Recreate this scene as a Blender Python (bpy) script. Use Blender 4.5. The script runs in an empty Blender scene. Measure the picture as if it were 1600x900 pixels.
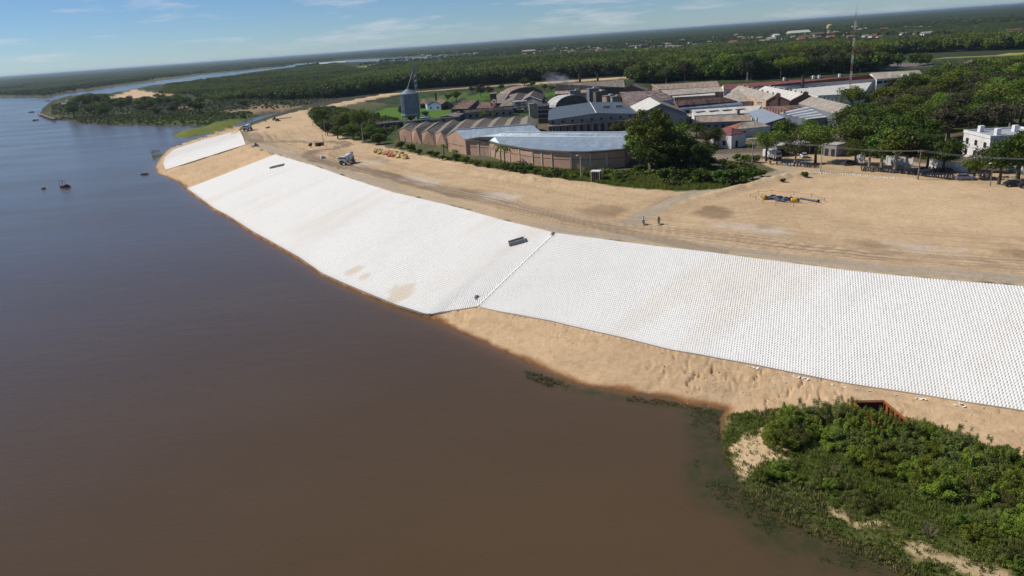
import bpy, bmesh, math, random
import numpy as np
from mathutils import Vector, Matrix
random.seed(7); RNG = np.random.default_rng(7)
SC = bpy.context.scene; COL = SC.collection
R = math.radians

# ---------------------------------------------------------------- camera, light, exposure
F = 1121.0; ROLL = math.atan2(115, 1600); PITCH = math.atan2(387.5, F); CAM_H = 40.0
cr, sr, cp, sp = math.cos(ROLL), math.sin(ROLL), math.cos(PITCH), math.sin(PITCH)
cam = bpy.data.cameras.new('camera'); cam_o = bpy.data.objects.new('camera', cam); COL.objects.link(cam_o)
cam.sensor_width = 36; cam.lens = 36 * F / 1600; cam.clip_start = 1; cam.clip_end = 60000
cam_o.matrix_world = Matrix(((cr, sr, 0, 0), (-sr*sp, cr*sp, -cp, 0), (-sr*cp, cr*cp, sp, CAM_H), (0, 0, 0, 1)))
SC.camera = cam_o
SUN_AZ, SUN_EL = -71.0, 44.0
W = bpy.data.worlds.new('World'); SC.world = W; W.use_nodes = True
nt = W.node_tree; bg = nt.nodes['Background']
sky = nt.nodes.new('ShaderNodeTexSky'); sky.sky_type = 'NISHITA'; sky.sun_disc = False
sky.sun_elevation = R(SUN_EL); sky.sun_rotation = R(SUN_AZ % 360); sky.altitude = 50
sky.air_density = 0.8; sky.dust_density = 0.0; sky.ozone_density = 6.0
SKY_STRENGTH = 0.085
bg.inputs[1].default_value = SKY_STRENGTH
# faint fair-weather wisps, low over the horizon all round
tc = nt.nodes.new('ShaderNodeTexCoord'); mp = nt.nodes.new('ShaderNodeMapping'); mp.inputs['Scale'].default_value = (5, 5, 38)
cn = nt.nodes.new('ShaderNodeTexNoise'); cn.inputs['Scale'].default_value = 1.7; cn.inputs['Detail'].default_value = 6; cn.inputs['Roughness'].default_value = .6
cmr = nt.nodes.new('ShaderNodeMapRange'); cmr.inputs['From Min'].default_value = .52; cmr.inputs['From Max'].default_value = .8; cmr.inputs['To Max'].default_value = .7
tint = nt.nodes.new('ShaderNodeMix'); tint.data_type = 'RGBA'; tint.blend_type = 'MULTIPLY'; tint.inputs[0].default_value = 1; tint.inputs[7].default_value = (.70, .82, .95, 1)
cmx = nt.nodes.new('ShaderNodeMix'); cmx.data_type = 'RGBA'; cmx.inputs[7].default_value = (8.2, 8.2, 8.8, 1)
nt.links.new(tc.outputs['Generated'], mp.inputs[0]); nt.links.new(mp.outputs[0], cn.inputs['Vector']); nt.links.new(cn.outputs['Fac'], cmr.inputs[0])
nt.links.new(cmr.outputs[0], cmx.inputs[0]); nt.links.new(sky.outputs[0], tint.inputs[6]); nt.links.new(tint.outputs[2], cmx.inputs[6]); nt.links.new(cmx.outputs[2], bg.inputs[0])
sun = bpy.data.lights.new('sun', 'SUN'); sun.energy = 4.7; sun.angle = R(0.55); sun.color = (1, .95, .87)
sun_o = bpy.data.objects.new('sun', sun); COL.objects.link(sun_o)
sd = Vector((math.sin(R(SUN_AZ))*math.cos(R(SUN_EL)), math.cos(R(SUN_AZ))*math.cos(R(SUN_EL)), math.sin(R(SUN_EL))))
sun_o.rotation_euler = (-sd).to_track_quat('-Z', 'Y').to_euler()
SC.view_settings.view_transform = 'Standard'; SC.view_settings.look = 'None'; SC.view_settings.gamma = 1
SC.view_settings.exposure = 0.0

WATER = -10.0
def at(px, py, z=0.0):
    """World point on height z that a pixel of the 1600x900 photograph looks at."""
    x, y = px-800, 450-py
    u, v = x*cr + y*sr, -x*sr + y*cr
    d = (u, F*cp + v*sp, -F*sp + v*cp)
    t = (z-CAM_H)/d[2]
    return (d[0]*t, d[1]*t, z)
def proj(x, y, z):
    z -= CAM_H; f = y*cp - z*sp; v = (y*sp + z*cp)*F/f; u = x*F/f
    return 800 + u*cr - v*sr, 450 - (u*sr + v*cr)
def ppm(x, y, z=0):
    return F/(y*cp - (z-CAM_H)*sp)
def poly(pts, z=0.0):
    return np.array([at(p[0], p[1], p[2] if len(p) > 2 else z)[:2] for p in pts])

# ---------------------------------------------------------------- numpy helpers
def hsh(ix, iy, s):
    n = (ix.astype(np.int64)*374761393 + iy.astype(np.int64)*668265263 + s*144269504) & 0xffffffff
    n = ((n ^ (n >> 13))*1274126177) & 0xffffffff
    return ((n ^ (n >> 16)) & 0xffff)/65535.0
def vn(x, y, s=0):
    x = np.asarray(x, float); y = np.asarray(y, float)
    ix, iy = np.floor(x), np.floor(y); fx, fy = x-ix, y-iy
    fx, fy = fx*fx*(3-2*fx), fy*fy*(3-2*fy)
    a, b = hsh(ix, iy, s), hsh(ix+1, iy, s); c, d = hsh(ix, iy+1, s), hsh(ix+1, iy+1, s)
    return (a*(1-fx)+b*fx)*(1-fy) + (c*(1-fx)+d*fx)*fy
def fbm(x, y, o=4, s=0):
    t, a, n = 0, .5, 0
    for k in range(o):
        t = t + a*vn(x*2**k, y*2**k, s+k*17); n += a; a *= .5
    return t/n
def inside(px, py, pg):
    r = np.zeros(px.shape, bool); n = len(pg); j = n-1
    for i in range(n):
        xi, yi = pg[i]; xj, yj = pg[j]
        if yi != yj:
            r ^= ((yi > py) != (yj > py)) & (px < (xj-xi)*(py-yi)/(yj-yi) + xi)
        j = i
    return r
def dline(px, py, ln, val=None, closed=False):
    """distance to a polyline, arc length of the nearest point, a value interpolated there"""
    best = np.full(px.shape, 1e18); sa = np.zeros(px.shape); vv = np.zeros(px.shape); acc = 0.0
    n = len(ln)
    for i in range(n if closed else n-1):
        a, b = ln[i], ln[(i+1) % n]; dx, dy = b[0]-a[0], b[1]-a[1]; L2 = dx*dx+dy*dy+1e-12
        t = np.clip(((px-a[0])*dx + (py-a[1])*dy)/L2, 0, 1)
        d2 = (px-a[0]-t*dx)**2 + (py-a[1]-t*dy)**2; m = d2 < best
        best = np.where(m, d2, best); L = math.sqrt(L2); sa = np.where(m, acc+t*L, sa)
        if val is not None: vv = np.where(m, val[i]*(1-t)+val[(i+1) % n]*t, vv)
        acc += L
    return np.sqrt(best), sa, vv
def sstep(x, a, b):
    t = np.clip((x-a)/(b-a), 0, 1); return t*t*(3-2*t)
def resample(ln, n):
    ln = np.asarray(ln, float); s = np.r_[0, np.cumsum(np.hypot(*np.diff(ln[:, :2], axis=0).T))]
    t = np.linspace(0, s[-1], n); return np.stack([np.interp(t, s, ln[:, k]) for k in range(ln.shape[1])], 1)

# ---------------------------------------------------------------- objects
def tag(o, label=None, cat=None, group=None, kind=None):
    if label: o['label'] = label
    if cat: o['category'] = cat
    if group: o['group'] = group
    if kind: o['kind'] = kind
    return o
def link(o, parent=None, loc=None):
    COL.objects.link(o)
    if parent is not None: o.parent = parent
    if loc is not None: o.location = loc
    return o
def empty(name, loc, rz=0, scale=1):
    o = bpy.data.objects.new(name, None); link(o); o.location = loc; o.rotation_euler = (0, 0, rz); o.scale = (scale,)*3
    o.empty_display_size = .5
    return o
def np_mesh(name, V, Q, mats, mi=None, smooth=False):
    """mesh from an (n,3) vertex array and an (m,k) face array"""
    me = bpy.data.meshes.new(name); V = np.asarray(V, np.float32); Q = np.asarray(Q, np.int32); m, k = Q.shape
    me.vertices.add(len(V)); me.vertices.foreach_set('co', V.ravel())
    me.loops.add(m*k); me.loops.foreach_set('vertex_index', Q.ravel())
    me.polygons.add(m); me.polygons.foreach_set('loop_start', np.arange(0, m*k, k, dtype=np.int32))
    if smooth: me.polygons.foreach_set('use_smooth', np.ones(m, bool))
    for x in (mats if isinstance(mats, (list, tuple)) else [mats]): me.materials.append(x)
    if mi is not None: me.polygons.foreach_set('material_index', np.asarray(mi, np.int32))
    me.update(calc_edges=True); return me
def attr(me, name, data, dom='POINT'):
    data = np.asarray(data, np.float32)
    if data.ndim == 2:
        if data.shape[1] == 3: data = np.c_[data, np.ones(len(data), np.float32)]
        a = me.attributes.new(name, 'FLOAT_COLOR', dom); a.data.foreach_set('color', data.ravel())
    else:
        a = me.attributes.new(name, 'FLOAT', dom); a.data.foreach_set('value', data)
class MB:
    """collects solids into one mesh"""
    def __init__(s): s.v, s.f, s.m, s.uv = [], [], [], []
    def add(s, vs, fs, m=0, uv=None):
        b = len(s.v); s.v += [tuple(p) for p in vs]
        for f in fs: s.f.append([b+i for i in f]); s.m.append(m); s.uv.append([uv[i] for i in f] if uv else None)
        return s
    def box(s, c, d, rz=0, m=0, taper=1.0, rx=0, ry=0):
        x, y, z = (q/2 for q in d); M = Matrix.Rotation(rz, 3, 'Z') @ Matrix.Rotation(ry, 3, 'Y') @ Matrix.Rotation(rx, 3, 'X')
        vs = [Vector(c)+M@Vector((a*x*(taper if k > 0 else 1), b*y*(taper if k > 0 else 1), k*z)) for k in (-1, 1) for a, b in ((-1, -1), (1, -1), (1, 1), (-1, 1))]
        return s.add(vs, [(3, 2, 1, 0), (4, 5, 6, 7), (0, 1, 5, 4), (1, 2, 6, 5), (2, 3, 7, 6), (3, 0, 4, 7)], m)
    def tube(s, pts, r, n=6, m=0, cap=True):
        pts = [Vector(p) for p in pts]; rs = r if isinstance(r, (list, tuple)) else [r]*len(pts); vs = []
        for i, p in enumerate(pts):
            t = (pts[min(i+1, len(pts)-1)]-pts[max(i-1, 0)]).normalized()
            a = t.cross(Vector((0, 0, 1)) if abs(t.z) < .9 else Vector((1, 0, 0))).normalized(); b = t.cross(a)
            vs += [p + (a*math.cos(2*math.pi*k/n) + b*math.sin(2*math.pi*k/n))*rs[i] for k in range(n)]
        fs = [(i*n+k, i*n+(k+1) % n, (i+1)*n+(k+1) % n, (i+1)*n+k) for i in range(len(pts)-1) for k in range(n)]
        if cap: fs += [tuple(reversed(range(n))), tuple(range((len(pts)-1)*n, len(pts)*n))]
        return s.add(vs, fs, m)
    def slab(s, top, th, m=0, uv=None):
        n = len(top); top = [Vector(p) for p in top]
        vs = top + [p-Vector((0, 0, th)) for p in top]
        return s.add(vs, [tuple(range(n)), tuple(reversed(range(n, 2*n)))] + [(i, n+i, n+(i+1) % n, (i+1) % n) for i in range(n)], m, (uv+uv) if uv else None)
    def build(s, name, mats, parent=None, off=(0, 0, 0), smooth=False, link_it=True):
        o3 = Vector(off); me = bpy.data.meshes.new(name)
        me.from_pydata([Vector(p)-o3 for p in s.v], [], s.f)
        for x in (mats if isinstance(mats, (list, tuple)) else [mats]): me.materials.append(x)
        if any(s.m): me.polygons.foreach_set('material_index', s.m)
        if any(u for u in s.uv):
            ul = me.uv_layers.new(name='UVMap'); k = 0
            for f, u in zip(s.f, s.uv):
                for i in range(len(f)):
                    ul.data[k].uv = u[i] if u else (0, 0); k += 1
        if smooth: me.polygons.foreach_set('use_smooth', [True]*len(s.f))
        bm = bmesh.new(); bm.from_mesh(me); bmesh.ops.recalc_face_normals(bm, faces=bm.faces); bm.to_mesh(me); bm.free()
        o = bpy.data.objects.new(name, me)
        if link_it: link(o, parent)
        return o
def child(name, me, parent, loc=None):
    return link(bpy.data.objects.new(name, me), parent, loc)
def copy_tree(o, parent=None):
    c = o.copy(); COL.objects.link(c)
    if parent is not None: c.parent = parent
    for ch in list(o.children): copy_tree(ch, c)
    return c
ORD = 'first second third fourth fifth sixth seventh eighth ninth tenth eleventh twelfth thirteenth fourteenth fifteenth sixteenth seventeenth eighteenth nineteenth twentieth'.split()
TENS = {20: 'twenty', 30: 'thirty', 40: 'forty', 50: 'fifty', 60: 'sixty', 70: 'seventy', 80: 'eighty', 90: 'ninety'}
def ordinal(n):
    n += 1
    if n <= 20: return ORD[n-1]
    if n > 100: return 'hundred and ' + ordinal(n-101)
    t, u = n//10*10, n % 10
    return TENS[t]+'-'+ORD[u-1] if u else (TENS[t][:-1]+'ieth' if t < 100 else 'hundredth')
def order_labels(items, fmt):
    """items: (object, screen x); fmt holds {} for the ordinal"""
    for i, (o, _) in enumerate(sorted(items, key=lambda q: q[1])): o['label'] = fmt.format(ordinal(i))

# ---------------------------------------------------------------- materials
def material(name):
    m = bpy.data.materials.new(name); m.use_nodes = True; t = m.node_tree
    return m, t, t.nodes['Principled BSDF'], lambda a, b: t.links.new(a, b)
def noise_of(t, scale, detail=5, rough=.6, coord=None, stretch=None):
    n = t.nodes.new('ShaderNodeTexNoise'); n.inputs['Scale'].default_value = scale; n.inputs['Detail'].default_value = detail; n.inputs['Roughness'].default_value = rough
    if coord is None:
        c = t.nodes.new('ShaderNodeNewGeometry'); coord = c.outputs['Position']
    if stretch:
        mpn = t.nodes.new('ShaderNodeMapping'); mpn.inputs['Scale'].default_value = stretch; t.links.new(coord, mpn.inputs[0]); coord = mpn.outputs[0]
    t.links.new(coord, n.inputs['Vector']); return n
def ramp(t, src, a, b, lo, hi):
    r = t.nodes.new('ShaderNodeMapRange'); r.inputs['From Min'].default_value = a; r.inputs['From Max'].default_value = b
    r.inputs['To Min'].default_value = lo; r.inputs['To Max'].default_value = hi; t.links.new(src, r.inputs[0]); return r.outputs[0]
def mixc(t, fac, a, b, mode='MIX'):
    n = t.nodes.new('ShaderNodeMix'); n.data_type = 'RGBA'; n.blend_type = mode
    for i, q in ((0, fac), (6, a), (7, b)):
        if hasattr(q, 'links'): t.links.new(q, n.inputs[i])
        elif i == 0: n.inputs[0].default_value = q
        else: n.inputs[i].default_value = (*q[:3], 1)
    return n.outputs[2]
def bump(t, src, p, strength, dist, prev=None):
    b = t.nodes.new('ShaderNodeBump'); b.inputs['Strength'].default_value = strength; b.inputs['Distance'].default_value = dist
    t.links.new(src, b.inputs['Height'])
    if prev is not None: t.links.new(prev.outputs[0], b.inputs['Normal'])
    t.links.new(b.outputs[0], p.inputs['Normal']); return b
def attr_node(t, name):
    a = t.nodes.new('ShaderNodeAttribute'); a.attribute_name = name; return a
_plain = {}
def plain(rgb, rough=.7, metal=0, vary=.25, scale=1.5, spec=.3):
    key = (rgb, rough, metal, vary, scale)
    if key in _plain: return _plain[key]
    m, t, p, L = material('paint_%d' % len(_plain)); p.inputs['Roughness'].default_value = rough; p.inputs['Metallic'].default_value = metal; p.inputs['Specular IOR Level'].default_value = spec
    n = noise_of(t, scale, 6); k = ramp(t, n.outputs['Fac'], .3, .7, 1-vary, 1+vary*.6)
    hs = t.nodes.new('ShaderNodeVectorMath'); hs.operation = 'SCALE'; hs.inputs[0].default_value = rgb; L(k, hs.inputs['Scale']); L(hs.outputs[0], p.inputs['Base Color'])
    _plain[key] = m; return m
def roofing(name, rgb, dirt, rough=.6, amount=.6, metal=0, spec=.3, ribs=1.0, patches=.25):
    """weathered sheet roof: ribs and streaks follow the UVs (metres along the eave, metres up the slope)"""
    m, t, p, L = material(name); p.inputs['Roughness'].default_value = rough; p.inputs['Metallic'].default_value = metal; p.inputs['Specular IOR Level'].default_value = spec
    uv = t.nodes.new('ShaderNodeUVMap'); uvo = uv.outputs[0]
    n1 = noise_of(t, .55, 8, .7, uvo, (1.0, .35, 1)); n2 = noise_of(t, 2.4, 6, .65, uvo, (2.2, .35, 1))
    br = t.nodes.new('ShaderNodeTexBrick'); br.inputs['Scale'].default_value = 1; br.inputs['Brick Width'].default_value = 1.1; br.inputs['Row Height'].default_value = 2.4; br.inputs['Mortar Size'].default_value = .015
    br.inputs['Color1'].default_value = (.0, .0, .0, 1); br.inputs['Color2'].default_value = (1, 1, 1, 1); br.inputs['Mortar'].default_value = (.2, .2, .2, 1); L(uvo, br.inputs['Vector'])
    c = mixc(t, ramp(t, n1.outputs['Fac'], .38, .68, 0, amount), rgb, dirt)
    c = mixc(t, ramp(t, n2.outputs['Fac'], .45, .75, 0, amount*.6), c, tuple(q*.55 for q in dirt))
    pv = t.nodes.new('ShaderNodeVectorMath'); pv.operation = 'SCALE'; L(c, pv.inputs[0]); L(ramp(t, br.outputs['Color'], 0, 1, 1-patches, 1+patches*.7), pv.inputs['Scale'])
    L(pv.outputs[0], p.inputs['Base Color'])
    wv = t.nodes.new('ShaderNodeTexWave'); wv.inputs['Scale'].default_value = ribs; wv.inputs['Distortion'].default_value = 0; L(uvo, wv.inputs['Vector'])
    bump(t, wv.outputs['Fac'], p, .5, .08); return m
def walling(name, rgb, dirt, course=.9):
    m, t, p, L = material(name); p.inputs['Roughness'].default_value = .85; p.inputs['Specular IOR Level'].default_value = .2
    n1 = noise_of(t, .35, 8, .65); n2 = noise_of(t, 1.0, 6, .7, None, (.6, .6, 3.2)); n3 = noise_of(t, 7, 3, .6)
    c = mixc(t, ramp(t, n1.outputs['Fac'], .4, .66, 0, .75), rgb, dirt)
    c = mixc(t, ramp(t, n2.outputs['Fac'], .5, .7, 0, .5), c, tuple(q*.6 for q in dirt))
    c = mixc(t, ramp(t, n3.outputs['Fac'], .35, .65, .0, .3), c, tuple(min(1, q*1.35) for q in rgb))
    L(c, p.inputs['Base Color']); bump(t, n3.outputs['Fac'], p, .4, .05); return m
def leafy(name, a, b, trans=.22):
    m, t, p, L = material(name); p.inputs['Roughness'].default_value = .6; p.inputs['Specular IOR Level'].default_value = .14
    at_ = attr_node(t, 'tint'); oi = t.nodes.new('ShaderNodeObjectInfo')
    c = mixc(t, at_.outputs['Fac'], a, b)
    hv = t.nodes.new('ShaderNodeHueSaturation'); L(c, hv.inputs['Color']); L(ramp(t, oi.outputs['Random'], 0, 1, .474, .522), hv.inputs['Hue']); L(ramp(t, oi.outputs['Random'], 0, 1, .65, 1.35), hv.inputs['Value'])
    L(hv.outputs[0], p.inputs['Base Color'])
    tr = t.nodes.new('ShaderNodeBsdfTranslucent'); L(hv.outputs[0], tr.inputs['Color'])
    mx = t.nodes.new('ShaderNodeMixShader'); mx.inputs[0].default_value = trans; L(p.outputs[0], mx.inputs[1]); L(tr.outputs[0], mx.inputs[2]); L(mx.outputs[0], t.nodes['Material Output'].inputs[0]); return m
# ================================================================ the lie of the land
SHORE = [(1900, 1110), (1750, 1030), (1600, 968), (1500, 925), (1429, 896), (1380, 874), (1335, 851), (1267, 825), (1221, 802), (1165, 772), (1148, 745), (1132, 712), (1126, 680), (1124, 655), (1132, 642), (1085, 634), (1041, 621), (980, 613), (920, 605), (873, 589), (827, 567), (764, 539), (702, 512), (671, 497), (640, 487), (613, 478), (551, 453), (504, 431), (470, 408), (433, 387), (395, 366), (358, 342), (333, 329), (315, 315), (293, 299), (284, 288), (265, 279), (246, 271), (242, 263), (244, 256), (252, 244), (262, 233), (280, 225), (320, 212), (360, 200), (392, 192), (420, 182), (448, 176.5)]
INLET = [(446, 173.5), (420, 178), (396, 184), (380, 189), (368, 195), (358, 200), (320, 209), (300, 213), (280, 215.5), (268, 213), (276, 206.5), (290, 203.5), (310, 202), (318, 197.5), (300, 195), (256, 197), (240, 195), (200, 195), (170, 195.5), (130, 193), (110, 187), (95, 188), (70, 186), (62, 180), (66, 170), (78, 160), (84, 154.5), (112, 150.5), (174, 146), (200, 141), (240, 133), (300, 127), (360, 120.5), (420, 109.5), (440, 108), (470, 103), (524, 98), (640, 94.5), (724, 90), (760, 86.8)]
FARBANK = [(760, 85), (724, 86.2), (640, 89.5), (524, 94.5), (462, 100), (436, 105.5), (330, 115.5), (240, 127.5), (220, 130), (160, 138), (92, 147), (76, 152), (50, 151), (0, 152), (-150, 163), (-420, 183)]
SHORE_W = poly(SHORE, WATER)
WATER_POLY = np.vstack([SHORE_W, poly(INLET, WATER), poly(FARBANK, WATER), [(-9000, 2500), (-9000, -600), (60, -600)]])
CREST = [(2000, 490), (1800, 470), (1700, 459), (1600, 449), (1475, 439), (1412, 433), (1334, 425), (1225, 411), (1119, 397), (1044, 388), (951, 376), (867, 365), (827, 355), (774, 342), (719, 326), (613, 301), (551, 281), (489, 259), (430, 242), (384, 226), (380, 215), (374, 204), (395, 195), (425, 184), (455, 175.5)]
DIKE = [(480, 170), (530, 159.5), (600, 146), (730, 135.5), (900, 124.5), (1000, 118), (1130, 106), (1380, 96), (1700, 75)]
CREST_W = poly(CREST, 0); DIKE_W = poly(DIKE, 0)
PLATEAU = np.vstack([CREST_W, DIKE_W, [(900, 650), (900, -300)]])
TOE = [(1900, 692, -7.5), (1750, 668, -7.5), (1600, 644, -7.5), (1506, 629, -7.5), (1412, 614, -7.5), (1319, 600, -7.5), (1234, 583, -7.5), (1178, 571, -7.5), (1100, 557, -7.6), (1044, 547, -7.7), (982, 531, -7.8), (920, 517, -7.9), (858, 502, -8), (786, 489, -8.1), (746, 480, -8.2), (718, 485, -8.7), (696, 487, -9.1), (671, 494, -9.5), (613, 475, -9.6), (551, 449, -9.6), (504, 428, -9.6), (470, 404, -9.6), (433, 383, -9.6), (395, 362, -9.6), (358, 338, -9.6), (333, 325, -9.6), (315, 311, -9.6), (293, 295, -9.6), (284, 285, -9.6), (265, 276, -9.6), (259, 266, -9.6), (255, 256, -9.6), (258, 246, -9.6), (272, 234, -9.6), (320, 218, -9.6), (374, 204, -9.6)]
TOE_W = poly(TOE); TOE_Z = np.array([p[2] for p in TOE])
BANK = np.vstack([CREST_W[:22], TOE_W[::-1]])
NEAR = np.vstack([TOE_W, SHORE_W[:46][::-1]])
FARMAT = np.vstack([CREST_W[19:22], TOE_W[30:36][::-1]])
def mound(px, py, h, rx, ry, ang=0): return (*at(px, py)[:2], h, rx, ry, R(ang))
HEAPS = [mound(783, 278, .9, 16, 4, -52), mound(820, 283, 1.0, 9, 3, -50), mound(735, 262, .5, 14, 3, -55), mound(521, 243, 1.5, 5, 4), mound(470, 240, .8, 9, 5), mound(322, 249, 1.4, 9, 4, 30), mound(505, 231, .8, 10, 3, 20),
         mound(985, 318, .35, 9, 2, 25), mound(1150, 296, .9, 22, 2.2, 33), mound(1230, 279, .9, 14, 2.2, 30), mound(900, 290, .6, 10, 4, -40), mound(1290, 283, .35, 20, 3, -10)]
def ground(x, y, fine=True):
    x = np.asarray(x, float); y = np.asarray(y, float)
    ds, _, _ = dline(x, y, WATER_POLY, closed=True); wat = inside(x, y, WATER_POLY)
    dc, sc_, _ = dline(x, y, CREST_W); dp, _, _ = dline(x, y, PLATEAU, closed=True); inp = inside(x, y, PLATEAU)
    dt, st, zt = dline(x, y, TOE_W, TOE_Z)
    bank = inside(x, y, BANK) & ~inp; near = inside(x, y, NEAR) & ~inp & ~bank & ~wat
    h = np.maximum(WATER + np.minimum(2.2, .22*ds), -.32*dp)
    hb = zt*dc/(dc+dt+1e-6); h = np.where(bank, hb, h)
    tt = dt/(dt+ds+1e-6); hn = zt + (WATER-zt)*tt**1.15
    h = np.where(near, hn, h)
    hp = np.zeros_like(h)
    for mx, my, hh, rx, ry, an in HEAPS:
        u = (x-mx)*math.cos(an)+(y-my)*math.sin(an); v = -(x-mx)*math.sin(an)+(y-my)*math.cos(an)
        q = (u/rx)**2+(v/ry)**2
        hp = hp + hh*np.exp(-q)*(.7+.6*vn(x*.6, y*.6, 5))
    if fine:
        far = np.hypot(x, y)
        amp = sstep(dc, 0, 6)
        hp = hp + amp*((fbm(x*.05, y*.05, 4, 3)-.5)*.35 + (fbm(x*.35, y*.35, 3, 9)-.5)*.16)
        # wheel ruts beside the crest
        rut = np.abs(((dc-9.5)/.9 + (vn(sc_*.05, dc*0, 4)-.5)*1.2) % 2 - 1)
        hp = hp - np.where((dc > 5.5) & (dc < 15), .10*sstep(rut, .55, 1), 0)
        # rills washed down the bare beach
        wob = (fbm(x*.16, y*.16, 3, 21)-.5)*7
        wob = wob + (fbm(tt*7, st*.25, 3, 23)-.5)*3.2; rid = 1-np.abs(2*vn((st+wob)*.42, tt*.7, 31)-1); rid2 = 1-np.abs(2*vn((st+wob*1.2)*.95, tt*1.1, 37)-1)
        on = near & (tt > .02)
        rid3 = 1-np.abs(2*vn((st+wob*1.1)*.22, tt*.9, 43)-1)
        cut = sstep(34-(dt+ds), 0, 8)*(.34*sstep(rid, .93, 1.0) + .20*sstep(rid2, .92, 1) + .6*sstep(rid3, .965, 1))*sstep(tt, .02, .12)*(1-.75*sstep(tt, .35, .9))*sstep(vn(st*.09, tt*0, 77), .25, .6)
        hn2 = (fbm(x*.5, y*.5, 4, 41)-.5)*.16*sstep(tt, 0, .2)*sstep(1-tt, .0, .25)
        h = np.where(on, h - cut + hn2 - .28*sstep(.07-tt, 0, .06), h)
        rough = bank & (sc_ > 372) & ~inside(x, y, FARMAT) ; h = np.where(rough, h + (fbm(x*.12, y*.12, 4, 8)-.5)*1.2*sstep(dc, 0, 5)*sstep(dt, 0, 5), h)
        fl = ~wat & ~inp & ~bank & ~near
        h = np.where(fl, h + (fbm(x*.03, y*.03, 3, 12)-.4)*sstep(ds, 2, 25)*1.0, h)
    h = np.where(inp, hp, h)
    h = np.where(wat, WATER - np.minimum(3, .12*ds) - .05, h)
    return h, dict(ds=ds, dc=dc, sc=sc_, dt=dt, st=st, tt=tt, inp=inp, bank=bank, near=near, wat=wat, dp=dp)
def gz(x, y):
    h, _ = ground(np.array([x]), np.array([y]), True); return float(h[0])
def on_ground(px, py, z=0.0):
    for _ in range(4):
        x, y, _z = at(px, py, z); z = gz(x, y)
    return x, y, z

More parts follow.
